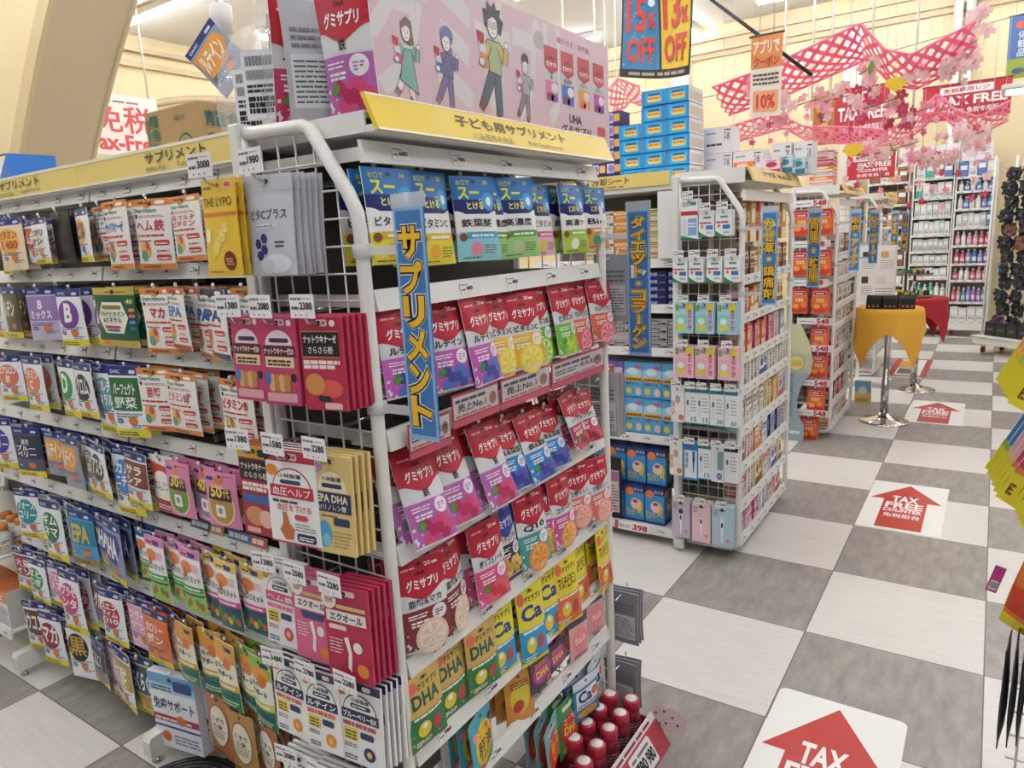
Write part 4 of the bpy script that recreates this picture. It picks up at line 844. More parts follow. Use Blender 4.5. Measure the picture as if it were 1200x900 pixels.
flag_sign(.932, 'サプリメント', 'blue vertical flag sign with yellow supplement lettering, on the end display, tallest in view')
flag_sign(1.88, 'ダイエット・コラーゲン', 'blue vertical flag sign with small yellow diet and collagen lettering')
# promo cards on the second rail
def promo(y0, y1, z, label, k):
    t = thing('promotion_card', label, 'card', (-.926, (y0+y1)/2, z), PI/2, 'red-bordered promotion cards on the rail'); w, h = y1-y0, .072
    mb = MB(); mb.box(-w/2, w/2, 0, .0015, -h/2, h/2, '#b03a52'); a = Art(mb, w, h, lambda x, z, l: (x-w/2, -.0001-.0003*l, z-h/2))
    a.rect(.02, .25, .98, .92, '#c9bfc2', 1); a.dashes(.06, .72, .7, .86, 1, '#4a4a52', 2, .7)
    if k: a.text('売上No.1', .1, .42, .7, .68, '#2a2a32', .04)
    else: a.text('えんむす', .5, .5, .9, .68, '#2a2a32', .03); a.dashes(.06, .46, .46, .66, 2, '#5a5a66', 2)
    a.dashes(.06, .28, .9, .36, 1, '#b06a4a', 2, .8); a.ell(.86, .55, .08, .2, '#9a6a5a', 2); a.rect(0, 0, 1, .2, '#c4506a', 1)
    mb.obj('print', t)
promo(.99, 1.12, 1.222, 'red-bordered promotion card partly behind the tall flag sign', 0); promo(1.13, 1.30, 1.25, 'red-bordered best-seller promotion card, below the violet gummy pouches', 1)
promo(1.31, 1.53, 1.25, 'wide red-bordered promotion card below the yellow and lime gummy pouches', 1); promo(1.54, 1.84, 1.25, 'widest red-bordered promotion card, below the grapefruit gummy pouches', 0)

# side-mesh hooks with price cards and card packs
def price_card(price, w=.062, h=.042):
    k = ('card', price)
    if k not in TAGM:
        mb = MB(); mb.box(-w/2, w/2, -.0015, 0, -h/2, h/2, M('#efeeec', .35)); a = Art(mb, w, h, lambda x, z, l: (x-w/2, -.0016-.0002*l, z-h/2))
        a.dashes(.06, .76, .5, .92, 1, '#8a6a7a', 1, .6); a.dashes(.55, .8, .9, .86, 1, '#aaa', 1, .8); a.text(price, .42, .36, .94, .68, '#222226', .04, 2); a.dashes(.06, .36, .38, .5, 1, '#55555a', 1, .9)
        for u in (.22, .45, .68): a.ell(u, .14, .03, .045, '#b5333c', 1, 6)
        TAGM[k] = mb.mesh('price_card')
    return TAGM[k]
SIDE_ROWS = [
 (1.727, [('lypo', -1.2, .831, 4, '3000'), ('silv', -1.1, .863, 6, '1980')]),
 (1.472, [('nkx', -1.2, .851, 4, '1380'), ('nkx', -1.1, .848, 5, '2080'), ('nkp', -1.0, .86, 5, '2380')]),
 (1.215, [('bk', -1.2, .834, 3, '1380'), ('bp', -1.1, .839, 4, '1580'), ('epa', -1.0, .852, 4, '2280')]),
 (.948, [('hem', -1.2, .856, 3, '1380'), ('eq1', -1.1, .853, 3, '2580'), ('eq2', -1.0, .852, 5, '2280')]),
 (.735, [('lut', -1.2, .849, 3, '3480'), ('lut', -1.1, .85, 4, '2780'), ('blu', -1.0, .864, 5, '2280')]),
 (.50, [('exx', -1.2, .85, 3, '2080'), ('exx', -1.1, .85, 3, '2480'), ('blu', -1.0, .86, 3, '1780')])]
SR = ['top', 'second', 'third', 'fourth', 'fifth', 'lowest']
for ri, (z, its) in enumerate(SIDE_ROWS):
    for j, (k, x, y, n, pr) in enumerate(its):
        hk = put(hook_mesh(.935-y+.03), 'hook', END, (x+1.1, .935-1.41, z))
        put(price_card(pr), 'price_card', hk, (0, -(.935-y+.03)-.002, .034), rz=.12 if j == 0 else 0)
        w_, h_ = me(k)[1:3]
        pit = min(.0135, (.925-y)/max(1, n-1))
        where = (f'{ORD[j+1]} hook from left, {SR[ri]} side-mesh row', f'{ORD[j+1]} hook, {SR[ri]} side-mesh row')
        yw = math.radians((3, 6, 6)[j])
        hang(k, x, y, z, h_, yw, math.radians(-2), n, where, 0, .013, 0, lambda X, Y, Z, i: (X+.002*i, Y+pit*i, Z), 'packs on the side mesh')
# packs on the other side mesh, seen from behind
for i, (x, z, k, h) in enumerate(((-.94, 1.53, 'u6', .19), (-.98, 1.17, 'u8', .17), (-.93, .455, 'silv', .17), (-.94, .2, 'silv', .175))):
    for q in range(3): hangz = put(me(k)[0], 'supplement_pouch', None, (x, 1.93+.017*q, z), rz=PI+.05*q); tag(hangz, f'grey pouch back seen past the far post, {("uppermost", "second", "third", "lowest")[i]} hook' + ('' if q == 0 else ', behind'), 'pouch', 'pouches on the far side mesh ' + str(i))
    put(hook_mesh(.09), 'hook', END, (x+1.1, .475, z), rz=PI)
t = tag(put(card('rust', .03, .21, .07, lambda a: None, '#8a4a36', side='#9a5238', hang=False)[0], 'rust_board', None, (-1.0, 1.96, .985)), 'narrow rust brown board beside the far post, in front of the cooling sheets', 'board')

# ------------------------------------------------------------------ on top of the long gondola and the end display
def board_figure(a, cu, v0, s, hair, hairc, top, bottom, shoe, skirt=False, glasses=False, pk='#c45a9a', sleeve=None):
    """flat printed walking person, s = height in v; aspect handled in u"""
    lc = [2.0]
    def nx(): lc[0] += .3; return lc[0]
    ar = .249/.96; U = lambda x: cu+x*s*ar; V = lambda y: v0+y*s; OUT = '#4b3f44'; SK = '#efe3de'; sl = sleeve or top
    def limb(p, q, w, c, l=0):
        dx, dy = q[0]-p[0], q[1]-p[1]; n = math.hypot(dx, dy) or 1; ox, oy = -dy/n*w, dx/n*w
        for k, (cc, e) in enumerate(((OUT, .012), (c, 0))):
            f = 1+e/w; a.poly([(U(p[0]+ox*f), V(p[1]+oy*f)), (U(q[0]+ox*f*.8), V(q[1]+oy*f*.8)), (U(q[0]-ox*f*.8), V(q[1]-oy*f*.8)), (U(p[0]-ox*f), V(p[1]-oy*f))], cc, nx())
    limb((.03, .42), (.05, .03), .055, SK if skirt else bottom, 2); limb((-.02, .42), (-.2, .12), .055, SK if skirt else bottom, 4)
    limb((.05, .05), (.0, .02), .03, shoe, 6); limb((-.19, .14), (-.25, .06), .04, shoe, 6)
    if skirt: a.poly([(U(-.07), V(.62)), (U(.08), V(.62)), (U(.17), V(.1)), (U(-.17), V(.24))], OUT, nx()); a.poly([(U(-.06), V(.61)), (U(.07), V(.61)), (U(.155), V(.12)), (U(-.155), V(.245))], top, nx())
    else: a.poly([(U(-.11), V(.68)), (U(.11), V(.68)), (U(.11), V(.38)), (U(-.09), V(.4))], OUT, nx()); a.poly([(U(-.1), V(.67)), (U(.1), V(.67)), (U(.1), V(.39)), (U(-.08), V(.41))], top, nx())
    limb((.09, .64), (.17, .5), .04, sl, 8); limb((.17, .5), (.2, .64), .035, sl, 8); a.ell(U(.205), V(.67), .04*s*ar, .035*s, OUT, nx(), 10); a.ell(U(.205), V(.67), .033*s*ar, .028*s, SK, nx(), 10)
    limb((-.08, .64), (-.16, .5), .04, sl, 9); a.poly([(U(-.26), V(.72)), (U(-.15), V(.7)), (U(-.1), V(.42)), (U(-.2), V(.43))], '#d9d6d8', nx()); a.poly([(U(-.26), V(.73)), (U(-.15), V(.71)), (U(-.155), V(.63)), (U(-.2), V(.61)), (U(-.245), V(.64))], '#b8303c', nx()); a.poly([(U(-.22), V(.55)), (U(-.12), V(.54)), (U(-.1), V(.42)), (U(-.2), V(.43))], pk, nx())
    a.ell(U(-.2), V(.47), .05*s*ar, .04*s, OUT, nx(), 10); a.ell(U(-.2), V(.47), .042*s*ar, .033*s, SK, nx(), 10)
    hc = (0.0, .82)
    if hair == 'long': a.poly([(U(-.1), V(.9)), (U(.0), V(.99)), (U(.1), V(.94)), (U(.13), V(.68)), (U(.04), V(.66)), (U(-.06), V(.7))], hairc, nx())
    if hair == 'bob': a.ell(U(.01), V(.88), .13*s*ar, .12*s, hairc, nx()); a.ell(U(.05), V(.72), .06*s*ar, .05*s, hairc, nx())
    if hair == 'spiky': a.poly([(U(-.13), V(.78)), (U(-.15), V(.93)), (U(-.09), V(.92)), (U(-.08), V(1.0)), (U(-.02), V(.96)), (U(.04), V(1.01)), (U(.06), V(.95)), (U(.13), V(.96)), (U(.11), V(.9)), (U(.17), V(.86)), (U(.12), V(.74))], hairc, nx())
    if hair == 'short': a.ell(U(0), V(.9), .1*s*ar, .09*s, hairc, nx())
    a.ell(U(-.01), V(.8), .085*s*ar, .11*s, OUT, nx()); a.ell(U(-.01), V(.8), .076*s*ar, .1*s, SK, nx())
    if hair in ('long', 'bob', 'spiky', 'short'): a.poly([(U(-.08), V(.84)), (U(-.06), V(.93)), (U(.07), V(.92)), (U(.07), V(.85)), (U(.0), V(.88))], hairc, nx())
    for e in (-.045, .02): a.ell(U(e), V(.81), .008*s*ar, .012*s, OUT, nx(), 8)
    a.rect(U(-.03), V(.735), U(.01), V(.742), OUT, nx()); a.rect(U(-.015), V(.77), U(-.005), V(.79), OUT, nx())
    if glasses:
        for e in (-.05, .025): a.ell(U(e), V(.81), .032*s*ar, .03*s, '#3d8f78', nx(), 12); a.ell(U(e), V(.81), .024*s*ar, .022*s, SK, nx(), 12); a.ell(U(e), V(.81), .008*s*ar, .011*s, OUT, nx(), 8)
bt = thing('picture_board', 'pink board with walking cartoon people holding pouches, standing on the end display', 'board', (-.945, .985, 1.8665))
mb = MB(); mb.box(-.002, .002, 0, .96, -.029, .249, M('#dcc0c8', .4)); a = Art(mb, .96, .249, lambda x, z, l: (.0021+.00012*l, x, z))
a.rect(0, 0, 1, 1, '#d9bcc5', 1)
for gi, (g, u0, u1) in enumerate((('グ', -.0, .19), ('ミ', .2, .33), ('サ', .34, .48), ('プ', .49, .62), ('リ', .63, .72))): a.text(g, u0, .02, u1, .98, '#dbd5d4', .035, 1.2+.1*gi)
board_figure(a, .11, .0, .62, 'long', '#7a6a52', '#7fb0a4', '#7fb0a4', '#8a8288', True); board_figure(a, .235, -.0, .64, 'bob', '#7d72a0', '#75688f', '#7d7096', '#a0708a', pk='#3a74b8')
board_figure(a, .41, .0, .96, 'spiky', '#3d4148', '#a9b584', '#52646e', '#7a4a4a', False, True, '#d8863c', '#c8b06a'); board_figure(a, .54, .02, .62, 'short', '#46444a', '#a9a8ab', '#8d7f86', '#5c5a66')
a.text('踊りだす、栄養素。', .7, .84, .885, .9, '#b5525c', .02, 3); a.ell(.61, .8, .025, .085, '#b9aca8', 3)
for u, lo, nm in ((.633, '#cf6a9c', '鉄'), (.718, '#2f6cae', '鉄&葉酸'), (.81, '#dd9a3c', 'ビタミン'), (.9, '#b03f9a', 'ルテイン')):
    a.rr(u, .26, u+.068, .78, '#c9c6c6', 3, .006); a.poly([(u, .78), (u+.068, .78), (u+.068, .58), (u+.034, .52), (u, .58)], '#b83440', 4); a.text('UHA', u+.02, .66, u+.05, .69, '#2a1a1a', .04, 5); a.text('グミサプリ', u+.008, .59, u+.06, .64, WHITE, .04, 5); a.text(nm, u+.012, .475, u+.056, .52, '#222', .03, 5)
    a.rect(u+.002, .27, u+.066, .46, lo, 4); a.ell(u+.048, .4, .017, .05, '#e6d9dc', 5); a.ell(u+.025, .31, .018, .04, '#7a2a5a' if lo != '#dd9a3c' else '#e8606a', 5); a.ell(u+.044, .3, .016, .035, '#4a4fa0' if lo != '#dd9a3c' else '#e8a0a0', 5)
a.text('UHA', .755, .1, .825, .185, '#241f22', .05, 4); a.text('グミサプリ', .71, .0, .88, .075, '#241f22', .05, 4); a.rr(.92, .02, .97, .12, '#c9404e', 4, .008)
mb.obj('print', bt)
# loose pouches and clear bags beside the board
for i, (k, x, y, rz, rx, sc, lab) in enumerate((('u6', -.985, .972, .14, .08, 1.02, 'large red-topped iron gummy pouch facing out beside the pink board'), ('u6', -1.025, 1.02, .3, .05, 1.0, 'iron gummy pouch right behind the large one beside the pink board'),
        ('u6', -1.085, .99, 1.0+PI, .1, 1.0, 'pouch turned edge-on in the clear bag, second from the large front one'), ('u8', -1.125, 1.0, 1.2, .12, 1.05, 'crimson pouch turned edge-on in the clear bag'), ('u6', -1.10, 1.07, .8, .05, 1.05, 'iron gummy pouch turned half away in the clear bag'),
        ('u6', -1.18, 1.03, .3+PI, .05, 1.05, 'pouch showing its grey printed back in the clear bag'))):
    w_, h_ = me(k)[1:3]
    zb = 1.8365 if x > -1.26 else 1.816
    o = put(me(k)[0], 'loose_pouch', None, (x, y, zb+(h_-.012)*sc*1.1*math.cos(rx)+.002), rz=rz, rx=rx, sc=(sc, 1, sc*1.1)); tag(o, lab, 'pouch', 'loose pouches beside the board')
def clear_bag(x, y, z, w, d, h, rz, label, seed):
    RR = random.Random(seed); mb = MB(); n, m = 20, 12; vs = []
    for j in range(m+1):
        v = j/m
        for i in range(n):
            q = 2*PI*i/n; sq = 1/max(abs(math.cos(q)), abs(math.sin(q)))**.75; k = 1+.08*RR.uniform(-1, 1); tp = 1 if v < .72 else 1-(v-.72)*1.3
            vs.append((w/2*math.cos(q)*sq*k*tp, d/2*math.sin(q)*sq*k*(tp if v < .72 else tp*.7), h*v+.012*RR.uniform(-1, 1)*(0 < j)))
    fs = [(j*n+i, j*n+(i+1) % n, (j+1)*n+(i+1) % n, (j+1)*n+i) for j in range(m) for i in range(n)]
    mb.add(vs, fs, M('#f4f4f6', .06, alpha=.19), False); 
    o = mb.obj('clear_bag', None, (x, y, z)); o.rotation_euler.z = rz; tag(o, label, 'plastic bag', 'clear plastic bags')
    return o
clear_bag(-1.14, 1.07, 1.8375, .22, .19, .36, .2, 'clear plastic bag of gummy pouches beside the pink board', 3)
clear_bag(-1.42, 1.14, 1.818, .2, .14, .27, .3, 'smaller clear plastic bag with a barcode label, next to the cardboard box', 4)
for i, (k, x, rz) in enumerate((('u7', -1.40, .7), ('s2', -1.44, .9), ('d8', -1.37, 1.2))):
    h_ = me(k)[2]; tag(put(me(k)[0], 'loose_pouch', None, (x, 1.14+.02*i, 1.818+h_-.01), rz=rz), ('blue grape', 'turquoise', 'lilac')[i] + ' pouch inside the smaller clear bag', 'pouch', 'loose pouches beside the board')
m_ = card('barcode', .075, .13, .001, lambda a: ([a.rect(.1+.03*k, .78, .1+.03*k+(.018 if k % 3 else .01), .92, '#2a2a2c') for k in range(26)], [a.rect(.1+.035*k, .58, .1+.035*k+.016, .72, '#2a2a2c') for k in range(22)], a.dashes(.1, .4, .9, .54, 2, '#333', 1, .6), a.dashes(.1, .1, .9, .36, 3, '#222', 1, .8)), '#e9e9ea', hang=False)[0]
tag(put(m_, 'barcode_label', None, (-1.36, 1.05, 1.86), rz=.45), 'white barcode label on the smaller clear bag', 'label')
tag(put(m_, 'barcode_label', None, (-1.225, .975, 1.86), rz=.5), 'white barcode label on the larger clear bag', 'label')
# cardboard box
CB = M('#a98a5e', .8, 0, .07, 25, .15)
t = thing('cardboard_box', 'brown cardboard box with green herbal drop lettering, on top of the long gondola', 'box', (-1.985, 1.375, 1.816))
mb = MB(); mb.box(-.135, .135, -.125, .125, 0, .205, CB, .003); a = Art(mb, .27, .205, lambda x, z, l: (x-.135, -.1253-.0003*l, z)); G = '#2f6a58'
a.vtext('龍角散の', .1, .2, .26, .95, G, .04); a.vtext('のどすっきり飴', .03, .15, .1, .9, G, .02); a.text('10袋入り', .56, .8, .74, .88, '#4a5a4a', .01); a.ell(.72, .42, .15, .21, G, 2); a.ell(.72, .42, .125, .175, '#a98a5e', 3); a.ell(.72, .42, .1, .13, G, 4); a.ell(.72, .48, .06, .06, '#a98a5e', 5); a.rect(.68, .3, .76, .44, '#a98a5e', 5)
a = Art(mb, .25, .205, lambda x, z, l: (.1353+.0003*l, x-.125, z)); a.text('龍角散', .06, .68, .9, .9, G, .05); a.text('のどすっきり', .06, .44, .9, .62, G, .04); a.ell(.35, .2, .16, .17, G, 2); a.ell(.35, .2, .13, .14, '#a98a5e', 3); a.ell(.35, .2, .09, .09, G, 4)
mb.obj('carton', t)
mb = MB(); mb.box(-.1351, .1351, -.03, .03, .2045, .206, M('#c4b084', .3)); mb.box(-.1362, -.135, -.03, .03, .13, .206, M('#b79a6c', .3)); mb.obj('tape', t)
o = put(me('d18')[0], 'loose_pouch', None, (-1.93, 1.34, 2.205), ry=-.75, rz=.35); tag(o, 'navy-cornered orange pouch tilted on its corner on the cardboard box', 'pouch', 'loose pouches on the cardboard box')
o = put(me('d21')[0], 'loose_pouch', None, (-1.82, 1.40, 2.03), ry=-1.3, rz=.45); tag(o, 'blue and white pouch lying behind the tilted pouch on the cardboard box', 'pouch', 'loose pouches on the cardboard box')
def bwa(a): a.poly([(0, 0), (1, 0), (1, 1)], '#2f72c4', 2); a.dashes(.42, .1, .92, .22, 2, WHITE, 3, .5); a.rect(0, .965, 1, 1, '#23252a', 2)
tag(put(card('bwbox', .2, .175, .16, bwa, '#f0efee', side='#2f72c4', top='#dcdcdc', hang=False)[0], 'display_carton', None, (-3.03, 1.2, 1.816)), 'white and blue carton split diagonally, on top of the long gondola at its far end', 'carton')
# banner beyond the arch
t = thing('hanging_banner', 'pale banner with red tax-free lettering beyond the arch', 'banner', (-9.0, 4.3, 2.86))
mb = MB(); mb.box(-.006, 0, 0, 1.2, 0, .715, M('#efd9d4', .5)); a = Art(mb, 1.2, .715, lambda x, z, l: (.001+.001*l, x, z)); a.rect(.0, .0, 1, 1, '#f3e9e6', 1)
a.text('免税', .3, .36, .92, .82, '#cf4a4c', .05); a.text('Tax-Free', .2, .07, .98, .34, '#cf4a4c', .05); a.dashes(.4, .86, .8, .92, 1, '#8a6a6a')
mb.obj('sheet', t); 
for q in (.1, 1.1):
    mb = MB(); mb.tube([(0, q, .7), (0, q, 1.89)], .012, ENAMEL, 6); mb.obj('hanging_rod', t)
# anti-theft pendant
t = thing('alarm_pendant', 'white cup-shaped pendant with an orange tag, hanging above the long gondola', 'alarm', (-2.99, 2.2, 2.5))
mb = MB(); mb.lathe([(.012, .08), (.042, .085), (.05, .2), (.046, .205), (.01, .206)], ENAMEL, 18); mb.obj('cup', t)
mb = MB(); mb.tube([(0, 0, .2), (0, 0, 2.25)], .004, M('#6a6a66', .4), 6); mb.box(-.02, .01, -.01, .01, .2, .25, CHROME, .003); mb.obj('cord', t)
mb = MB(); mb.box(-.014, .014, -.001, .001, -.07, .085, '#e09a3a'); a = Art(mb, .028, .155, lambda x, z, l: (x-.014, -.0012-.0002*l, z-.07)); a.dashes(.2, .05, .8, .95, 10, '#5a3a14', 1, .6); mb.obj('tag', t)
# black coil on the floor
mb = MB(); pts = [((.19-.0175*k/26)*math.cos(2*PI*k/26), (.19-.0175*k/26)*math.sin(2*PI*k/26), .012+.005*math.sin(k*.7)*0) for k in range(26*9)]
mb.tube(pts, .0092, M('#17171a', .35, 0, .2, 40), 7); tag(mb.obj('coiled_hose', None, (-1.91, .915, 0)), 'black ribbed hose coiled flat on the floor under the long gondola', 'hose')
# red bottle tray
t = thing('display_tray', 'red cardboard tray of bottles with white price front at the foot of the end display', 'tray', (-.90, 1.69, 0)); RC = M('#9c2233', .5)
mb = MB(); mb.box(-.09, .075, -.2, .19, .02, .024, RC); mb.box(-.09, -.086, -.2, .19, .02, .1, RC); mb.box(-.09, .075, -.2, -.196, .02, .08, RC); mb.box(-.09, .075, .186, .19, .02, .08, RC); mb.box(.071, .075, -.2, .19, .02, .06, RC); mb.box(-.07, .06, -.18, -.15, 0, .02, RC); mb.box(-.07, .06, .15, .18, 0, .02, RC); mb.obj('body', t)
mb = MB(); mb.prism([(.15, .005), (.152, .005), (.088, .1), (.086, .1)], lambda a, b, d: (a, d, b), -.205, .195, '#e8e2de'); a = Art(mb, .4, .115, lambda x, z, l: (.1525-z*.557+.0004*l, x-.205, .005+z*.826+.0003*l))
a.rect(0, 0, 1, .8, '#b5434e', 1); a.rr(.45, .06, .8, .74, '#e9e6e2', 2, .02); a.text('780', .5, .16, .64, .5, '#222', .05); a.text('980', .66, .16, .78, .5, '#222', .05); a.dashes(.48, .56, .76, .68, 1, '#777', 3, .6); a.dashes(.1, .86, .9, .95, 1, '#8a3a44', 3, .8); mb.obj('price_front', t)
mb = MB(); mb.prism([(.08, .03), (.19, .05), (.2, .1), (.16, .13), (.09, .11)], lambda a, b, d: (a, d, b), .2, .203, '#e4dcd8', '#c23a44'); a = Art(mb, .11, .09, lambda x, z, l: (.08+x, .1995-.0003*l, .035+z))
for u, v in ((.2, .7), (.45, .85), (.7, .7), (.85, .45), (.5, .4), (.3, .3)): a.ell(u, v, .04, .05, '#8a2a34', 1, 8)
mb.obj('side_wing', t)
for i, (x, y) in enumerate([(-.865, y) for y in (1.53, 1.61, 1.69, 1.77, 1.85)]+[(-.935, y) for y in (1.60, 1.68, 1.76, 1.84)]):
    k = 'redbot'
    if k not in MESH:
        mb = MB(); mb.lathe([(.022, 0), (.028, .004), (.028, .075), (.024, .088), (.02, .092)], M('#8f2436', .3), 18); mb2 = MB(); mb2.lathe([(.025, .092), (.027, .095), (.027, .122), (.024, .126), (.02, .127)], M('#b02a3e', .35), 18); mb2.lathe([(.019, .1268), (.019, .1272), (.0005, .1274)], '#eeeaea', 18)
        a = Art(mb, .12, .05, lambda x, z, l: ((.0283+.0002*l)*math.cos(x/.028-2), (.0283+.0002*l)*math.sin(x/.028-2), .015+z), .012); a.rect(0, 0, 1, 1, '#6a2a3a'); a.dashes(.1, .1, .9, .9, 4, '#d9b9b4', 2, .4)
        MESH[k] = (mb.mesh('bottle_body'), mb2.mesh('cap'))
    t = thing('red_bottle', f'red bottle with white-topped cap, {ORD[(i if i < 5 else i-5)+1]} from left, {"front" if i < 5 else "rear"} rank of the red tray', 'bottle', (x, y, .0245), R.uniform(-1, 1), 'red bottles in the tray'); put(MESH[k][0], 'body', t); put(MESH[k][1], 'cap', t)

# ------------------------------------------------------------------ end displays further along the aisle
SHELF_Z = [1.37, 1.19, 1.0, .845, .645, .462, .262, .085]
def end_display(y0, label, ordn):
    yc = y0+.472; t = thing('end_display', label, 'shelving unit', (-1.1, yc, 0)); Y = lambda y: y-yc
    wire_side(t, y0, -1.1, yc); wire_side(t, y0+.945, -1.1, yc)
    mb = MB(); mb.box(-.16, -.145, -.46, .46, .12, 1.8, M('#8a857d', .6, 0, .05, 12)); mb.obj('back_panel', t)
    for y in (-.475, .475):
        mb = MB(); mb.box(-.17, -.14, y-.02, y+.02, .02, 1.85, ENAMEL, .003); mb.obj('upright', t)
        mb = MB(); mb.box(-.16, -.11, y-.03, y+.03, .02, .1, ENAMEL, .006); mb.lathe([(.02, 0), (.02, .006), (.008, .01), (.008, .03)], CHROME, 10, (-.135, y, 0)); mb.obj('foot', t)
    for z in SHELF_Z:
        mb = MB(); mb.box(-.144, .145, -.455, .455, z-.012, z, ENAMEL, .002); mb.prism([(.145, -.025), (.16, -.025), (.15, .016), (.144, .016)], lambda a, b, d: (a, d, z+b), -.455, .455, ENAMEL); sh = mb.obj('shelf', t)
        for k in range(7): put(tag_mesh(('798', '980', '498', '398', '680', '480')[(k*5+int(z*10)) % 6], .05, .028), 'price_tag', sh, (.158, -.39+.13*k, z-.004), rz=PI/2, rx=-.2)
    mb = MB(); mb.box(-.17, .155, -.455, .47, 1.80, 1.812, ENAMEL); mb.box(-.17, .155, -.457, -.452, 1.80, 1.866, ENAMEL); mb.box(-.17, .155, -.452, .467, 1.855, 1.866, ENAMEL); mb.obj('top_shelf', t)
    mb = MB(); mb.prism([(.19, 1.801), (.2, 1.801), (.17, 1.867), (.16, 1.867)], lambda a, b, d: (a, d, b), -.457, .473, M('#e3bf78', .4)); a = Art(mb, .93, .0725, lambda x, z, l: (.2005-z*.414+.0004*l, -.457+x, 1.801+z*.91))
    a.text('かぜ薬' if ordn == 'second' else '胃腸薬', .2, .4, .45, .8, '#5a4a2c', .02); a.text('Medicine', .5, .4, .8, .8, '#8a6a3c', .01); mb.obj('header_strip', t)
    mb = MB(); mb.prism([(.145, 1.72), (.16, 1.72), (.15, 1.77), (.142, 1.77)], lambda a, b, d: (a, d, b), -.455, .455, ENAMEL); mb.obj('price_rail', t)
    return t
PAL = [('#e8e4dc', '#8a6a5a'), ('#dfdcd6', '#c04a4a'), ('#f0eee8', '#3a5a9a'), ('#d9653c', '#f0d0b0'), ('#b83a62', '#f0c8d0'), ('#e7d9a8', '#8a5a2c'), ('#8a94a8', '#e8e8ea'), ('#2f3f7a', '#c9d2e6'), ('#cf8a3a', '#f4e6c8'), ('#e9c9cf', '#a83a54'), ('#c9d8dc', '#3a8a9a'), ('#7a4a3c', '#e3cdb8')]
COLN = {0: 'white and brown', 1: 'white and red', 2: 'white and blue', 3: 'orange', 4: 'magenta', 5: 'cream and brown', 6: 'grey blue', 7: 'navy', 8: 'amber', 9: 'pale pink', 10: 'pale teal', 11: 'dark brown'}
def pbox(c, w, h, d, v=0):
    b, s = PAL[c]
    def art(a):
        r = random.Random(c*10+v)
        if v == 0: a.rect(0, .6, 1, .85, s); a.dashes(.15, .3, .85, .5, 2, s, 2, .5); a.dashes(.15, .66, .85, .8, 1, b, 3, .7)
        elif v == 1: a.rect(0, 0, 1, .3, s); a.ell(.5, .6, .32, .18, s, 2); a.dashes(.2, .82, .8, .92, 1, s, 2, .6)
        else: a.rect(.3, .05, .7, .95, s); a.dashes(.34, .3, .66, .8, 4, b, 2, .5)
    return card(f'pb{c}_{v}_{w}_{h}_{d}', w, h, d, art, b, side=b, hang=False, sideart=lambda a: (a.rect(.1, .3, .9, .7, s), a.dashes(.2, .4, .8, .6, 2, b, 2, .5)))[0]
def end_row(y0, z, cs, w, h, d, who, zn, x=-.963):
    n = int(.9/(w+.004)); yc = y0+.472
    for i in range(n):
        c = cs[i*len(cs)//n]; y = yc-.45+(w+.004)*(i+.5)
        hh = round(h*(1, .94, .88)[(c+i//3) % 3], 3)
        o = put(pbox(c, w, hh, d, (c+int(z*10)) % 3), 'medicine_box', None, (x-.008*(i % 2), y, z+.0005), rz=PI/2)
        tag(o, f'small {COLN[c]} carton, {ORD[min(i+1, 16)]} from the left, {zn} shelf of the {who}', 'carton', f'cartons on the {zn} shelf of the {who}')
E2 = end_display(3.29, 'white wire-sided end display of dental cards and thermometers, second along the aisle', 'second')
SN = ['topmost', 'second', 'third', 'fourth', 'fifth', 'sixth', 'seventh', 'bottom']
for i, (cs, w, h, d) in enumerate([([11, 5, 3, 8, 11], .075, .16, .06), ([9, 8, 5, 11, 5], .08, .13, .06), ([3, 4, 3, 4, 1, 6], .06, .15, .07), ([0, 0, 2, 0, 0], .085, .12, .07), ([0, 0, 0, 5, 8, 1], .06, .155, .06), ([0, 1, 8, 2, 7, 7, 4], .07, .14, .06), ([1, 0, 5, 1, 2, 5], .075, .15, .07), ([9, 4, 2, 9, 1], .07, .13, .07)]):
    end_row(3.29, SHELF_Z[i], cs, w, h, d, 'second end display', SN[i])
# pouches hung over the top shelf of the second end display
for i in range(6):
    c = (11, 8, 3, 11, 5, 8)[i]
    o = put(pbox(c, .1, .2, .02, 1), 'hanging_carton', None, (-.97, 3.39+.15*i, 1.535), rz=PI/2); tag(o, f'{COLN[c]} hanging carton, {ORD[i+1]} from left, under the second end display header', 'carton', 'cartons hung under the second header')
    put(hook_mesh(.2), 'hook', E2, (-.145, 3.39+.15*i-3.762, 1.73), rz=PI/2)
# dental cards, tooth-clip cards and thermometers hung on its side mesh
def den(a): a.rr(.35, .88, .65, 1.0, '#f2f2f0', 2); a.rr(.3, .7, .8, .78, '#4f9a7c', 2); a.dashes(.06, .5, .94, .58, 1, '#c2404a', 2, .9); a.rr(.46, .28, .92, .44, '#3f78b8', 2); a.ell(.22, .4, .09, .07, '#c9863a', 2); a.poly([(0, 0), (0, .22), (.3, .1), (.65, .0)], '#2f8a5a', 2); a.dashes(.5, .12, .9, .22, 2, '#8a9aa8')
def den2(a): a.text('歯間', .1, .82, .5, .94, '#777', .0); a.rr(.55, .84, .9, .92, '#4f9a7c', 2); a.rect(0, .6, 1, .7, '#b8303c', 2); a.rr(.06, .08, .36, .52, '#d5dce4', 2); a.rr(.42, .1, .94, .52, '#7fa8d2', 2); a.dashes(.46, .3, .9, .46, 2, '#e8eef4', 3); a.poly([(0, 0), (0, .1), (1, .0)], '#2f8a5a', 3)
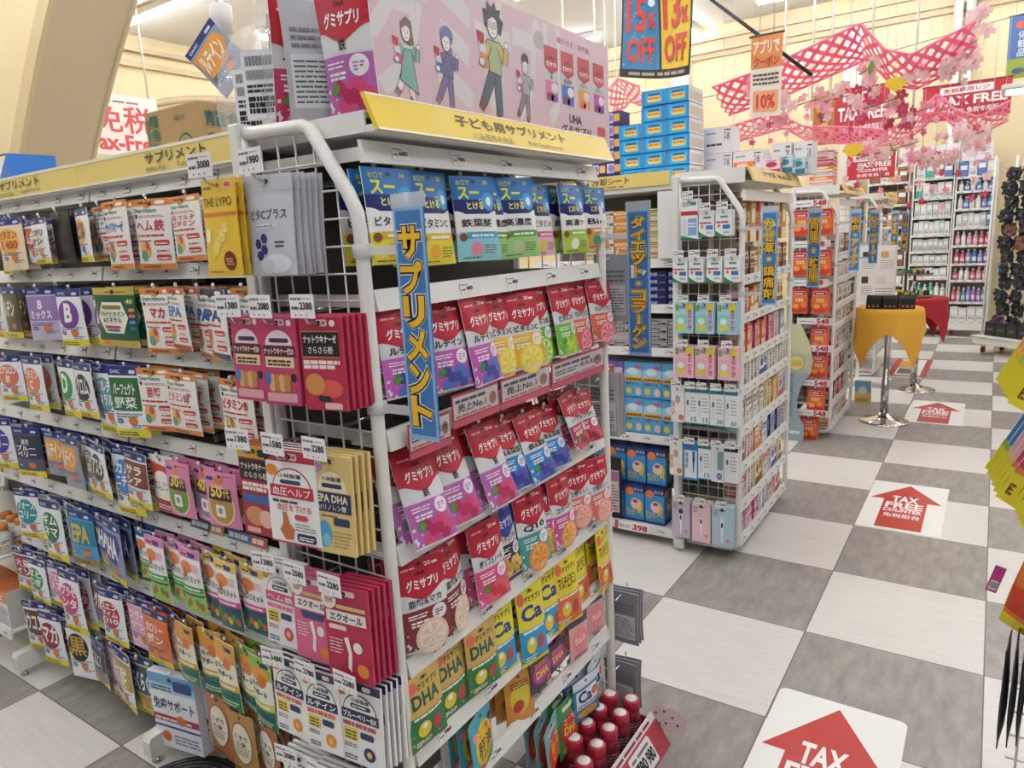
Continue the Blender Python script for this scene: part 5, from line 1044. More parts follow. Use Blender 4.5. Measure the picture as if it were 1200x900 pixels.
def tip(bg, bl, tx):
    def art(a): a.rr(.04, .02, .62, .62, bl, 2, .1); a.rr(.1, .12, .56, .3, '#d9cf5a', 3); a.rr(.6, .7, .96, .96, '#e2d84a', 2); a.rr(.04, .72, .22, .92, '#7aa84a', 2); a.vtext('耳かき', .68, .1, .9, .66, tx, .02); a.ell(.79, .72, .08, .05, tx, 3); a.dashes(.26, .8, .56, .9, 2, '#6a7a8a'); a.ell(.32, .4, .18, .1, '#e8f0ee', 3)
    return art
def thermo(top, acc, num=None):
    def art(a):
        a.rect(0, .88, 1, 1, top); a.rr(.12, .2, .34, .8, '#e3e6e8', 2); a.rr(.15, .52, .31, .66, '#5a6a72', 3); a.dashes(.45, .35, .9, .8, 5, '#a8b0b6', 2, .4)
        if num: a.text(num, .5, .07, .92, .2, acc, .02)
        a.rect(0, .0, 1, .03, acc, 2)
    return art
def therm2(bg, st):
    def art(a): a.ell(.5, .9, .14, .02, '#3a3a3c', 3); a.poly([(.4, .68), (.6, .68), (.56, .4), (.53, .1), (.47, .1), (.44, .4)], '#f0f2f4', 3); a.ell(.5, .7, .12, .07, st, 4); a.rr(.45, .48, .55, .6, '#4a4f5a', 5); a.dashes(.08, .76, .3, .92, 3, '#8a8a98'); a.ell(.78, .18, .1, .04, '#df8aa6', 3)
    return art
G2 = [('dnb', .08, .18, den2, '#eff0ee', 'large white card with red strip and two brushes'), ('dna', .071, .115, den, '#f0f1ef', 'white dental card with green foot'), ('tpb', .09, .148, tip('', '#8fd2c0', '#c24a5a'), '#a9d3e6', 'sky blue blister card with mint tool'), ('tpp', .093, .155, tip('', '#ecb3c4', '#cf4a6a'), '#efc3cf', 'pink blister card with pink tool'),
      ('th15', .063, .176, thermo('#2f8d98', '#2f8d98', '15'), '#eef0f0', 'teal-topped thermometer carton marked 15'), ('th30', .066, .178, thermo('#2f8d98', '#2f8d98', '30'), '#eef0f0', 'teal-topped thermometer carton marked 30'), ('th60', .062, .18, thermo('#2f8d98', '#2f8d98', '60'), '#eef0f0', 'teal-topped thermometer carton marked 60'),
      ('tho', .066, .175, lambda a: (a.ell(.5, .65, .2, .12, '#b9b09a', 2), a.vtext('早い', .05, .2, .3, .6, '#e07a3a', .05), a.ell(.75, .15, .2, .08, '#e07a3a', 2)), '#eceae6', 'white carton with orange lettering'), ('thb', .077, .188, lambda a: (a.rect(0, 0, 1, 1, '#3f86c4'), a.rr(.1, .06, .9, .8, '#e9eef2', 2), a.poly([(.6, .78), (.8, .78), (.72, .2), (.66, .2)], '#3f6a9a', 3), a.rr(.62, .5, .78, .62, '#2a3038', 4), a.vtext('体温計', .14, .3, .36, .76, '#2f5a8a', .02)), '#3f86c4', 'blue thermometer pack'),
      ('thg', .061, .18, lambda a: (a.rr(.2, .2, .42, .85, '#dfe3e6', 2), a.rr(.5, .35, .95, .85, '#7aa09a', 2), a.ell(.65, .17, .22, .09, '#2f5aa8', 3), a.text('15', .52, .13, .78, .21, WHITE, .02)), '#e6e9ea', 'white thermometer pack with blue disc'), ('thk', .066, .18, thermo('#23262c', '#5a6068'), '#eceded', 'black-topped thermometer carton'),
      ('tl', .093, .2, therm2('', '#3a3450'), '#c9bfd0', 'lilac thermometer card'), ('tp', .094, .205, therm2('', '#e8c0cc'), '#eec6cb', 'pink thermometer card'), ('ts', .1, .21, therm2('', '#dfe6ea'), '#bcd6e2', 'pale blue thermometer card')]
GD = {k: (d, card(k, w, h, .012, art, bg, side=bg)) for k, w, h, art, bg, d in G2}
for ri, (z, its) in enumerate([(1.74, [('dnb', -1.171)]), (1.683, [('dna', -1.091), ('dna', -1.014)]), (1.478, [('dna', -1.216), ('dna', -1.139), ('dna', -1.055), ('dna', -.974)]), (1.272, [('tpb', -1.196), ('tpb', -1.098), ('tpb', -.994)]), (1.065, [('tpp', -1.197), ('tpp', -1.097), ('tpp', -.988)]),
        (.862, [('tho', -1.230), ('th15', -1.162), ('th15', -1.105), ('th30', -1.037), ('th60', -.970)]), (.588, [('tho', -1.240), ('thb', -1.165), ('th15', -1.096), ('thg', -1.033), ('thk', -.968)]), (.287, [('tl', -1.216), ('tp', -1.112), ('ts', -1.008)])]):
    for j, (k, x) in enumerate(its):
        d, (me_, w, h, tt) = GD[k]; hk = put(hook_mesh(.085), 'hook', E2, (x+1.1, 3.288-3.762, z-.012)); put(price_card(('198', '458', '398', '798', '980')[(ri+j) % 5], .05, .034), 'price_card', hk, (0, -.088, .03))
        for q in range(3):
            o = put(me_, 'hanging_card', None, (x, 3.222+.021*q, z-.012), rz=R.uniform(-.03, .03)); w_ = fit(f'{d}, {ORD[j+1]} hook from left, {ORD[ri+1]} row, farther side mesh', f'{short(d)}, {ORD[j+1]} hook, {ORD[ri+1]} row, farther side mesh')
            tag(o, w_ if q == 0 else fit(f'{d} behind the front one, {ORD[j+1]} hook, {ORD[ri+1]} row, farther side mesh', f'{short(d)} tucked behind, {ORD[j+1]} hook, {ORD[ri+1]} row, farther mesh'), 'pack', 'cards on the second side mesh' if q == 0 else f'{d}, behind, {ri} {j}')
# shelves of the second gondola beside it
t2 = thing('shelf_bay', 'white bay of the second gondola with cooling sheet cartons and a red 398 price', 'shelving unit', (-2.15, 3.75, 0))
mb = MB(); mb.box(.005, .89, -.012, .012, .14, 1.83, M('#6a665f', .6, 0, .05, 12)); mb.obj('back_panel', t2)
for x in (0, .895):
    mb = MB(); mb.box(x-.014, x+.014, -.045, .03, .02, 1.85, ENAMEL, .003); mb.obj('upright', t2)
mb = MB(); mb.prism([(-.51, .02), (-.52, .06), (-.45, .1), (0, .1), (0, .02)], lambda a, b, d: (.915+d, a, b), -.025, .025, ENAMEL); mb.lathe([(.018, 0), (.018, .006), (.01, .02)], CHROME, 10, (.915, -.49, 0)); mb.obj('foot', t2)
for z, y in ((1.455, 3.43), (1.225, 3.43), (1.0, 3.43), (.535, 3.41), (.075, 3.29)):
    mb = MB(); mb.box(.006, .885, y-3.75, -.02, z-.012, z, ENAMEL, .002); mb.prism([(0, -.03), (-.014, -.03), (-.004, .014), (.002, .014)], lambda a, b, d: (d, y-3.75+a, z+b), .006, .885, ENAMEL); sh = mb.obj('shelf', t2)
    for k in range(7): put(tag_mesh(('798', '248', '498')[k % 3], .05, .034, '#b5252f' if k % 3 == 1 else '#26262a'), 'price_tag', sh, (.08+.12*k, y-3.75-.016, z-.004), rx=-.25)
mb = MB(); mb.box(-.1, .1, -.002, 0, -.022, .022, '#eceae8'); a = Art(mb, .2, .044, lambda x, z, l: (x-.1, -.0022-.0002*l, z-.022)); a.text('398', .52, .14, .94, .86, '#b5202c', .08); a.dashes(.12, .3, .45, .7, 2, '#666', 1, .5); a.rect(0, 0, .1, 1, '#b04a62', 1); mb.obj('price_card', sh, (.645, 3.29-3.75-.018, .07)).rotation_euler = (-.25, 0, 0)
mb = MB(); mb.box(.004, .872, -.33, .3, 1.80, 1.862, ENAMEL, .003); mb.obj('top_shelf', t2)
mb = MB(); mb.box(.004, .81, -.34, -.331, 1.825, 1.892, M('#ead27a', .35)); a = Art(mb, .8, .066, lambda x, z, l: (.008+x, -.3402-.0003*l, 1.826+z)); a.text('冷却シート', .48, .3, .74, .85, '#4a4436', .02); a.dashes(.5, .1, .7, .2, 1, '#7a6a3c', 1, .8); mb.obj('header_strip', t2)
tag(put(card('whboard', .105, .325, .012, lambda a: None, '#efefee', side='#e6e6e4', hang=False)[0], 'blank_board', None, (-1.345, 3.4, 1.4695)), 'blank white upright board beside the top shelf of the second gondola', 'board')
def sheetart(a): a.rect(0, 0, 1, 1, '#5fa9d8', 1); a.rect(0, .55, 1, .8, '#a9d2ea', 2); a.ell(.45, .75, .3, .1, '#dfeef5', 3); a.rr(.6, .84, .92, .92, '#d25a74', 3); a.rr(.06, .47, .96, .6, '#eeb13a', 4, .03); a.dashes(.1, .5, .92, .57, 1, '#7a4a1c', 5, .8); a.text('冷却シート', .06, .36, .8, .45, '#23252c', .04); a.ell(.24, .2, .16, .09, '#e2d24a', 4); a.ell(.76, .19, .16, .11, '#e6c9b4', 4); a.rect(0, 0, 1, .05, '#2f6fb4', 4)
def lilac(a): a.rect(0, .85, 1, 1, '#6a5aa8'); a.ell(.5, .5, .36, .25, '#e3c9dc', 2); a.rr(.2, .1, .85, .24, '#e2a93a', 2); a.dashes(.2, .62, .8, .72, 2, '#7a5aa0', 3)
def netsu(a): a.rect(0, .82, 1, 1, '#23336f'); a.text('熱さま', .5, .86, .95, .95, '#d8deee', .03); a.rect(0, .1, 1, .82, '#3f8fcc', 1); a.ell(.26, .84, .22, .11, '#e8803c', 3); a.ell(.55, .5, .25, .16, '#edd2c4', 3); a.ell(.55, .57, .14, .05, '#b8463c', 4); a.ell(.76, .45, .16, .18, '#e8c43a', 2); a.text('熱さまシート', .06, .16, .94, .36, '#1d1f26', .12); a.text('熱さまシート', .06, .16, .94, .36, '#ecd22c', .05, 5); a.rect(0, 0, 1, .07, '#23336f', 3)
cs_ = card('cool', .105, .195, .08, sheetart, '#5fa9d8', side='#3f86c0', top='#8fc4e4', hang=False)[0]; li_ = card('lil', .105, .195, .08, lilac, '#c9b8dc', side='#8a78b8', hang=False)[0]; ne_ = card('netsu', .108, .2, .11, netsu, '#3f8fcc', side='#2a5fa4', top='#1f2c60', hang=False, sideart=netsu)[0]
for lv in (0, 1):
    for i, x in enumerate((-1.345, -1.455, -1.565)): tag(put(cs_, 'cooling_sheet_box', None, (x, 3.44+.006*i, .5355+.1965*lv)), f'sky blue cooling sheet carton, {("upper", "lower")[1-lv]} layer, {ORD[i+1]} from the right end', 'carton', 'cooling sheet cartons')
    for i, x in enumerate((-1.675, -1.785)): tag(put(li_, 'cooling_sheet_box', None, (x, 3.44, .5355+.1965*lv)), f'lilac cooling sheet carton, {("upper", "lower")[1-lv]} layer, {ORD[i+1]} from the blue ones', 'carton', 'lilac cooling sheet cartons')
for lv in (0, 1):
    for i, x in enumerate((-1.405, -1.52, -1.635, -1.75)): tag(put(ne_, 'cooling_sheet_box', None, (x, 3.34+.03*lv, .0755+.2015*lv)), f'navy and blue cooling carton with yellow lettering, {("upper", "lower")[1-lv]} layer, {ORD[i+1]} from the right end', 'carton', 'navy cooling cartons on the base shelf')
t = thing('framed_notice', 'black framed notice leaning in front of the navy cooling cartons', 'notice', (-1.66, 3.315, .09))
mb = MB(); mb.box(-.075, .075, 0, .012, 0, .34, M('#1c1c1e', .4), .003); a = Art(mb, .15, .34, lambda x, z, l: (x-.075, -.0005-.0003*l, z)); a.rect(.08, .08, .92, .78, '#c9c3c6'); a.rr(.1, .6, .9, .76, '#b06a98', 2); a.dashes(.12, .12, .88, .56, 9, '#6a5a62', 2, .4); mb.obj('frame', t)
for lv in range(5):
    for i in range(5):
        o = put(card('nvb', .095, .036, .06, lambda a: (a.rect(.05, .2, .5, .75, '#3a4a8c', 1), a.text('EVE', .08, .25, .46, .7, '#c9d2e6', .03), a.rect(.55, .3, .9, .4, '#8a94b8', 1)), '#232c5c', side='#1c2450', hang=False)[0], 'tablet_box', None, (-1.32-.099*i, 3.45, 1.2255+.0367*lv)); tag(o, f'flat navy tablet carton, {ORD[lv+1]} layer up, {ORD[i+1]} stack from the right end', 'carton', 'navy tablet cartons')
for lv in range(4):
    for i in range(5):
        o = put(card('slb', .095, .04, .06, lambda a: (a.rect(.05, .15, .6, .8, '#6a6a6c', 1), a.dashes(.1, .3, .55, .7, 2, '#d8d8da', 2), a.rect(.65, .2, .95, .5, '#3a3a3c', 1)), '#b5b2ae', side='#8a8884', hang=False)[0], 'tablet_box', None, (-1.32-.099*i, 3.45, 1.0005+.0407*lv)); tag(o, f'flat silver grey carton, {ORD[lv+1]} layer up, {ORD[i+1]} stack from the right end', 'carton', 'silver grey cartons')
for lv in range(5):
    for i, c in enumerate((5, 5, 8, 0, 5)):
        o = put(pbox(c, .085, .052, .06, 0), 'tablet_box', None, (-1.44-.09*i, 3.46, 1.4555+.0525*lv)); tag(o, f'{COLN[c]} tablet carton, {ORD[lv+1]} layer up, {ORD[i+1]} stack from the white board', 'carton', 'tan tablet cartons on the top shelf')
# cartons on top of the second gondola
def blue(a): a.rr(.16, .1, .9, .9, '#3fa9dc', 1); a.rr(.26, .22, .84, .62, '#e8d06a', 2, .08); a.dashes(.3, .4, .8, .56, 1, '#d0743a', 3, .9); a.dashes(.32, .66, .78, .82, 1, '#2a4a6a', 3, .8)
def bside(a): a.rect(0, 0, 1, 1, '#e6e2de', 1); [a.rect(.08+.11*k, .15, .16+.11*k, .75, '#cfb9a4', 2) for k in range(8)]
bl_ = card('bluecart', .128, .074, .22, blue, '#1f8fd0', side='#1f8fd0', top='#2f9ad8', hang=False, sideart=bside)[0]
for ci, (x, n) in enumerate(((-1.672, 4), (-1.54, 6), (-1.408, 6))):
    for lv in range(n): tag(put(bl_, 'blue_carton', None, (x+R.uniform(-.004, .004), 3.70+R.uniform(-.005, .005), 1.8625+.0775*lv)), f'bright blue carton with yellow patch, {ORD[lv+1]} layer up, {("left", "middle", "right")[ci]} stack', 'carton', 'bright blue cartons')
pu = card('purcart', .09, .066, .12, lambda a: (a.rect(0, .1, .5, .9, '#c9c3d8'), a.ell(.3, .5, .18, .3, '#8a7ab8', 2), a.rr(.55, .2, .95, .8, '#e0a95a', 2)), '#2f2c6a', side='#2a2860', top='#3a3878', hang=False)[0]
for ci, x in enumerate((-1.80, -1.895)):
    for lv in range(6-ci): tag(put(pu, 'purple_carton', None, (x, 3.76, 1.8625+.0667*lv)), f'dark purple carton, {ORD[lv+1]} layer up, {("first", "second")[ci]} stack beside the bright blue cartons', 'carton', 'dark purple cartons')
def sake(a): a.text('酒', .72, .5, .95, .92, '#26262a', .05); a.dashes(.1, .76, .45, .82, 1, '#8a8688', 2, .8); a.dashes(.1, .3, .7, .4, 1, '#4a4648', 2, .8)
wh_ = card('whcart', .155, .135, .14, sake, '#efe9e8', side='#e6dedd', top='#f4f0ef', hang=False)[0]
for lv in range(2):
    for i, x in enumerate((-1.45, -1.29, -1.13)[:3-lv]): tag(put(wh_, 'white_carton', None, (x+.0*lv, 3.99, 1.8665+.136*lv)), f'white carton with black brush character, {("lower", "upper")[lv]} layer, {ORD[i+1]} from the blue stack', 'carton', 'white cartons with a brush character')
wt_ = card('whtall', .1, .17, .12, sake, '#efe9e8', side='#e6dedd', top='#f4f0ef', hang=False)[0]
for i, x in enumerate((-1.0, -.895)): tag(put(wt_, 'white_carton', None, (x, 4.17+.03*i, 1.8665)), f'tall white carton with black brush character, {("nearer to", "farther from")[i]} the bright blue stack', 'carton', 'tall white cartons with a brush character')
for i, (x, y, w, h, c, d) in enumerate(((-1.06, 3.66, .09, .05, 3, 'small orange carton in front of the white brush-character cartons'), (-.99, 3.93, .09, .075, 9, 'pink and lilac carton beside the white brush-character cartons'), (-.94, 3.97, .09, .09, 10, 'pale blue carton with orange triangle on the second end display'), (-.90, 4.12, .07, .085, 10, 'pale blue carton behind the orange triangle one'))):
    tag(put(pbox(c, w, h, .07, 1), 'gift_carton', None, (x, y, 1.8665)), d, 'carton')

# ------------------------------------------------------------------ third and fourth end displays
E3 = end_display(5.62, 'white wire-sided end display with red-orange packs priced 548, third along the aisle', 'third')
for i, (cs, w, h, d) in enumerate([([0, 0, 11, 0], .1, .15, .06), ([0, 9, 1], .11, .12, .06), ([0, 0, 0], .1, .14, .06), ([1, 0, 5], .1, .12, .06), ([1, 0, 2], .1, .15, .06), ([4, 1, 11, 2], .1, .14, .06), ([11, 4, 11, 0], .09, .15, .06), ([8, 0, 5, 1], .1, .13, .07)]):
    end_row(5.62, SHELF_Z[i], cs, w, h, d, 'third end display', SN[i])
def orp(a): a.rect(0, .75, 1, 1, '#c23a34'); a.rr(.12, .7, .88, .9, '#e8d6d0', 2, .09); a.rr(.14, .72, .86, .88, '#b5303a', 3, .08); a.dashes(.24, .77, .76, .83, 1, '#f3dcd8', 4, .9); a.text('胃腸薬', .28, .46, .76, .62, '#f3dca0', .03); a.ell(.5, .2, .5, .16, '#c9402c', 2); a.ell(.3, .3, .2, .1, '#f0a04a', 3); a.ell(.75, .35, .16, .1, '#ec8f3c', 3)
op = card('orpk', .118, .185, .03, orp, '#e06a38', side='#d95a34')
n = 0
for ri, (z, xs) in enumerate(((1.70, (-1.175, -1.03)), (1.415, (-1.175, -1.03)), (1.14, (-1.175, -1.03)), (.86, (-1.03,)), (.66, (-1.03,)), (.40, (-1.04,)), (.17, (-1.08,)))):
    hk = None
    for j, x in enumerate(xs):
        hk = put(hook_mesh(.1), 'hook', E3, (x+1.1, 5.617-6.092, z-.012))
        for q in range(2): tag(put(op[0], 'stomach_pack', None, (x, 5.535+.034*q, z-.012)), f'red-orange pack, {ORD[ri+1]} row of the third side mesh, {"beside the grey standee" if len(xs) == 1 else ("first", "second")[j]+" hook"}' + (', behind' if q else ''), 'pack', 'red-orange packs priced 548')
    mb = MB(); mb.box(-.13, .13, -.002, 0, -.024, .024, '#eceae8'); a = Art(mb, .26, .048, lambda x, z, l: (x-.13, -.0022-.0003*l, z-.024)); a.text('548', .52, .1, .86, .9, '#b5202c', .1); a.dashes(.08, .4, .46, .6, 1, '#777', 1, .6); a.rect(.88, .1, .98, .9, '#d9c9cc', 1); mb.obj('price_strip', E3, (-1.1+1.1+(.0 if len(xs) == 2 else .05), 5.51-6.092, z+.045))
t = thing('standee', 'tall grey and khaki cut-out standee leaning on the third end display', 'standee', (-1.19, 5.46, 0))
mb = MB(); out = [(-.1, .0), (.09, .0), (.09, .12), (.045, .2), (.03, .3), (.06, .42), (.12, .52), (.135, .62), (.1, .76), (.04, .88), (-.1, .89)]
mb.prism(out, lambda a, b, d: (a, d+b*.05, b), 0, .006, M('#93a3ab', .45)); a = Art(mb, .235, .89, lambda x, z, l: (x-.1, z*.05-.0006-.0004*l, z))
a.poly([((x+.1)/.235, z/.89) for x, z in ((-.1, .52), (.12, .52), (.135, .62), (.1, .76), (.04, .88), (-.1, .89))], '#b9bd9c', 1); a.poly([((x+.1)/.235, z/.89) for x, z in ((-.1, .68), (.125, .66), (.1, .76), (.04, .88), (-.1, .89))], '#cbcba0', 2)
a.ell(.5, .665, .25, .07, '#8f9280', 3); a.ell(.5, .665, .225, .063, '#d5cf9c', 4); a.rr(.34, .64, .68, .69, '#d9b84a', 5); a.vtext('がんばってるよね', .34, .2, .44, .58, '#5a666e', .01); a.dashes(.16, .06, .7, .09, 1, '#dfe6ea', 3, .9); a.rect(0, .33, 1, .335, '#aebac0', 2)
mb.obj('panel', t); mb = MB(); mb.prism([(.012, 0), (.12, 0), (.04, .5), (.032, .5)], lambda a, b, d: (d, a, b), -.03, -.025, '#8a949a'); mb.obj('stand', t)
for lv in range(7): tag(put(pbox((1, 3, 1, 8, 4, 1, 9)[lv], .16, .036, .16, 1 if lv % 2 else 0), 'red_carton', None, (-1.1, 5.78, 1.8665+.0365*lv)), f'flat {COLN[(1, 3, 1, 8, 4, 1, 9)[lv]]} carton, {ORD[lv+1]} layer up in the tower on the third end display', 'carton', 'tower of flat cartons')
E4 = end_display(8.0, 'white wire-sided end display behind the yellow draped table, fourth along the aisle', 'fourth')
for i, (cs, w, h, d) in enumerate([([6, 0, 2], .1, .15, .06), ([0, 6, 2], .11, .12, .06), ([2, 8, 0], .1, .14, .06), ([6, 2, 5], .1, .12, .06)]): end_row(8.0, SHELF_Z[i], cs, w, h, d, 'fourth end display', SN[i])
for y, tx, lb in ((3.29, 'かぜ薬・鎮痛剤', 'cold and pain remedy'), (4.235, '胃腸・整腸', 'stomach remedy'), (5.62, '眼病・アイケア', 'eye care'), (6.565, 'ひざ・サポーター', 'knee support'), (8.0, 'キズ薬・軟膏', 'wound ointment'), (8.945, '便秘・肛門薬', 'laxative')):
    flag_sign(y, tx, f'blue vertical flag sign with yellow {lb} lettering', rot=0)
t = thing('leaflet_rack', 'white leaflet rack with papers in front of the fourth end display', 'rack', (-.95, 7.85, 0))
mb = MB(); mb.box(-.17, .17, .0, .02, .5, 1.36, ENAMEL, .004); mb.box(-.15, -.12, .02, .05, .01, 1.3, ENAMEL); mb.box(.12, .15, .02, .05, .01, 1.3, ENAMEL); mb.box(-.17, .17, -.12, .14, 0, .03, ENAMEL, .004); mb.obj('frame', t)
for i, (u, v, w, h) in enumerate(((-.075, 1.12, .14, .2), (.085, 1.12, .14, .2), (-.085, .86, .12, .22), (.07, .8, .19, .3), (-.085, .6, .12, .2))):
    mb = MB(); mb.box(u-w/2, u+w/2, -.006, -.001, v, v+h, '#e8e6e2'); a = Art(mb, w, h, lambda x, z, l: (u-w/2+x, -.0062-.0004*l, v+z)); a.dashes(.1, .1, .9, .55, 5, '#9a9690', 1, .35); a.rr(.1, .62, .6, .92, ('#3a3438', '#c9a86a', '#4a3a38', '#d9d6d2', '#c9b08a')[i], 2); mb.obj('leaflet', t)

# ------------------------------------------------------------------ tables in the aisle
def cloth_table(x, y, top, half, col, label, lab2, rot, rows=44):
    t = thing('round_table', label, 'table', (x, y, 0))
    mb = MB(); mb.lathe([(.187, 0), (.187, .006), (.17, .014), (.1, .03), (.05, .05), (.032, .075)], CHROME, 40); mb.obj('base', t)
    mb = MB(); mb.lathe([(.03, .07), (.03, .34), (.024, .345), (.024, top-.03), (.06, top-.025)], CHROME, 20); mb.obj('pole', t)
    mb = MB(); mb.lathe([(.2, top-.028), (.222, top-.024), (.222, top-.006), (.21, top-.003)], M('#3c2f28', .5), 40); mb.obj('tabletop', t)
    n = rows; vs = []; RR = random.Random(int(x*100)); Rr = .229
    for j in range(n+1):
        for i in range(n+1):
            u = (i/n*2-1)*half; v = (j/n*2-1)*half; r = math.hypot(u, v); q = math.atan2(v, u)
            if r <= Rr: p = (u, v, 0)
            else:
                d = r-Rr; fold = math.sin(q*9+.6)*.5+math.sin(q*5+2)*.5; k = min(1, d/.25)
                rr = Rr+.012+.025*k*(1-abs(math.cos(2*q))**.5*.5)+.02*k*fold
                p = (rr*math.cos(q), rr*math.sin(q), -d*(1+.32*abs(math.sin(2*q))))
            vs.append((p[0], p[1], p[2]))
    fs = [(j*(n+1)+i, j*(n+1)+i+1, (j+1)*(n+1)+i+1, (j+1)*(n+1)+i) for j in range(n) for i in range(n)]
    mb = MB(); mb.add(vs, fs, M(col, .85, 0, .05, 90, .08), True); mb.add([(a, b, c-.003) for a, b, c in vs], [f[::-1] for f in fs], M(col, .85, 0, .05, 90, .08), True)
    o = mb.obj('tablecloth', None, (x, y, top+.003)); o.rotation_euler.z = rot; tag(o, lab2, 'tablecloth')
cloth_table(-.658, 6.3, .925, .41, '#e0a838', 'round pedestal table with a chrome disc base under the yellow cloth', 'mustard yellow cloth draped over the round pedestal table', .1)
cloth_table(-.56, 7.62, .88, .38, '#a31f2a', 'round pedestal table behind the yellow draped one', 'dark red cloth draped over the table behind the yellow one', .3)
for i, (x, y) in enumerate(((-.75, 6.2), (-.64, 6.2), (-.53, 6.22))):
    t = thing('black_tray', f'black angular tray of small packets on the yellow cloth, {ORD[i+1]} from the left', 'tray', (x, y, .9285), .1*i-.1, 'black trays on the yellow cloth')
    mb = MB(); mb.prism([(-.06, 0), (.06, 0), (.05, .09), (-.03, .105), (-.055, .08)], lambda a, b, d: (d, a, b), -.052, .052, M('#1e1d1f', .4, 0, .1, 40)); mb.obj('case', t)
    mb = MB()
    for k in range(3): mb.box(-.036+.03*k, -.022+.03*k, -.064, -.06, .014, .03, '#b0684a'); 
    mb.obj('packets', t)['kind'] = 'stuff'
for i, (z, c1, nm) in enumerate(((.888, '#3f4a2c', 'olive'), (1.09, '#2f6a6a', 'teal'))):
    t = thing('wire_tray', f'tray of small {nm} packets above the dark red cloth', 'tray', (-.6, 7.6, z))
    mb = MB(); mb.box(-.15, .15, -.1, .1, 0, .012, M('#6a5a44', .6), .003)
    if i == 1: mb.tube([(0, 0, -.2), (0, 0, 0)], .012, CHROME, 8); mb.lathe([(.06, -.202), (.06, -.196)], CHROME, 16)
    mb.obj('tray', t); mb = MB()
    for k in range(26): x, y = R.uniform(-.13, .13), R.uniform(-.085, .085); mb.box(x-.014, x+.014, y-.01, y+.01, .012, .012+R.uniform(.02, .05), (c1, '#8a8f5a', '#20303a', '#b8a04a')[k % 4], .003)
    mb.obj('packets', t)['kind'] = 'stuff'
tag(put(card('catbox', .13, .2, .06, lambda a: (a.rect(0, .5, 1, 1, '#6aa0c4'), a.ell(.5, .55, .26, .2, '#e0d4c4', 2), a.rect(0, 0, 1, .28, '#d9b04a', 2), a.dashes(.1, .08, .9, .2, 2, '#7a5a2c', 3)), '#c9b48a', hang=False)[0], 'floor_carton', None, (-.9, 6.9, .001)), 'blue and yellow picture carton on the floor behind the yellow draped table', 'carton')

# ------------------------------------------------------------------ cabinets along the back wall
CABC = {'w': '#e6e6e2', 'm': '#c9dcd4', 'g': '#c6ccc4', 'b': '#4f7fc0', 'p': '#e3a0b0', 'r': '#d8546a', 'l': '#8f8fd0', 't': '#4fb0a4', 'o': '#8a5a34', 'y': '#d9b04a', 'v': '#a86ac0'}
CNM = {'w': 'white', 'm': 'mint', 'g': 'grey', 'b': 'blue', 'p': 'pink', 'r': 'red', 'l': 'lilac', 't': 'teal', 'o': 'brown', 'y': 'amber', 'v': 'violet'}
def cabprod(c, kind, w, h):
    k = f'cab{c}{kind}{w}{h}'
    if k in MESH: return MESH[k][0] if kind == 'x' else MESH[k]
    if kind == 'x': return card(k, w, h, .07, lambda a: (a.rect(.1, .5, .9, .8, '#f2f2f0'), a.dashes(.15, .15, .85, .35, 2, '#7a7a80', 2, .5)), CABC[c], side=CABC[c], hang=False)[0]
    mb = MB(); mb.lathe([(w*.4, 0), (w*.46, .006), (w*.46, h*.6), (w*.3, h*.75), (w*.16, h*.8), (w*.16, h*.84)], M(CABC[c], .35), 12); mb.lathe([(w*.2, h*.84), (w*.2, h), (.001, h)], M('#eeeeec', .35), 10)
    a = Art(mb, w*1.2, h*.35, lambda x, z, l: (w*.463*math.cos(x/(w*.46)-2.8), w*.463*math.sin(x/(w*.46)-2.8), h*.15+z), .02); a.rect(.1, .1, .9, .9, '#efecea'); MESH[k] = mb.mesh('bottle'); return MESH[k]
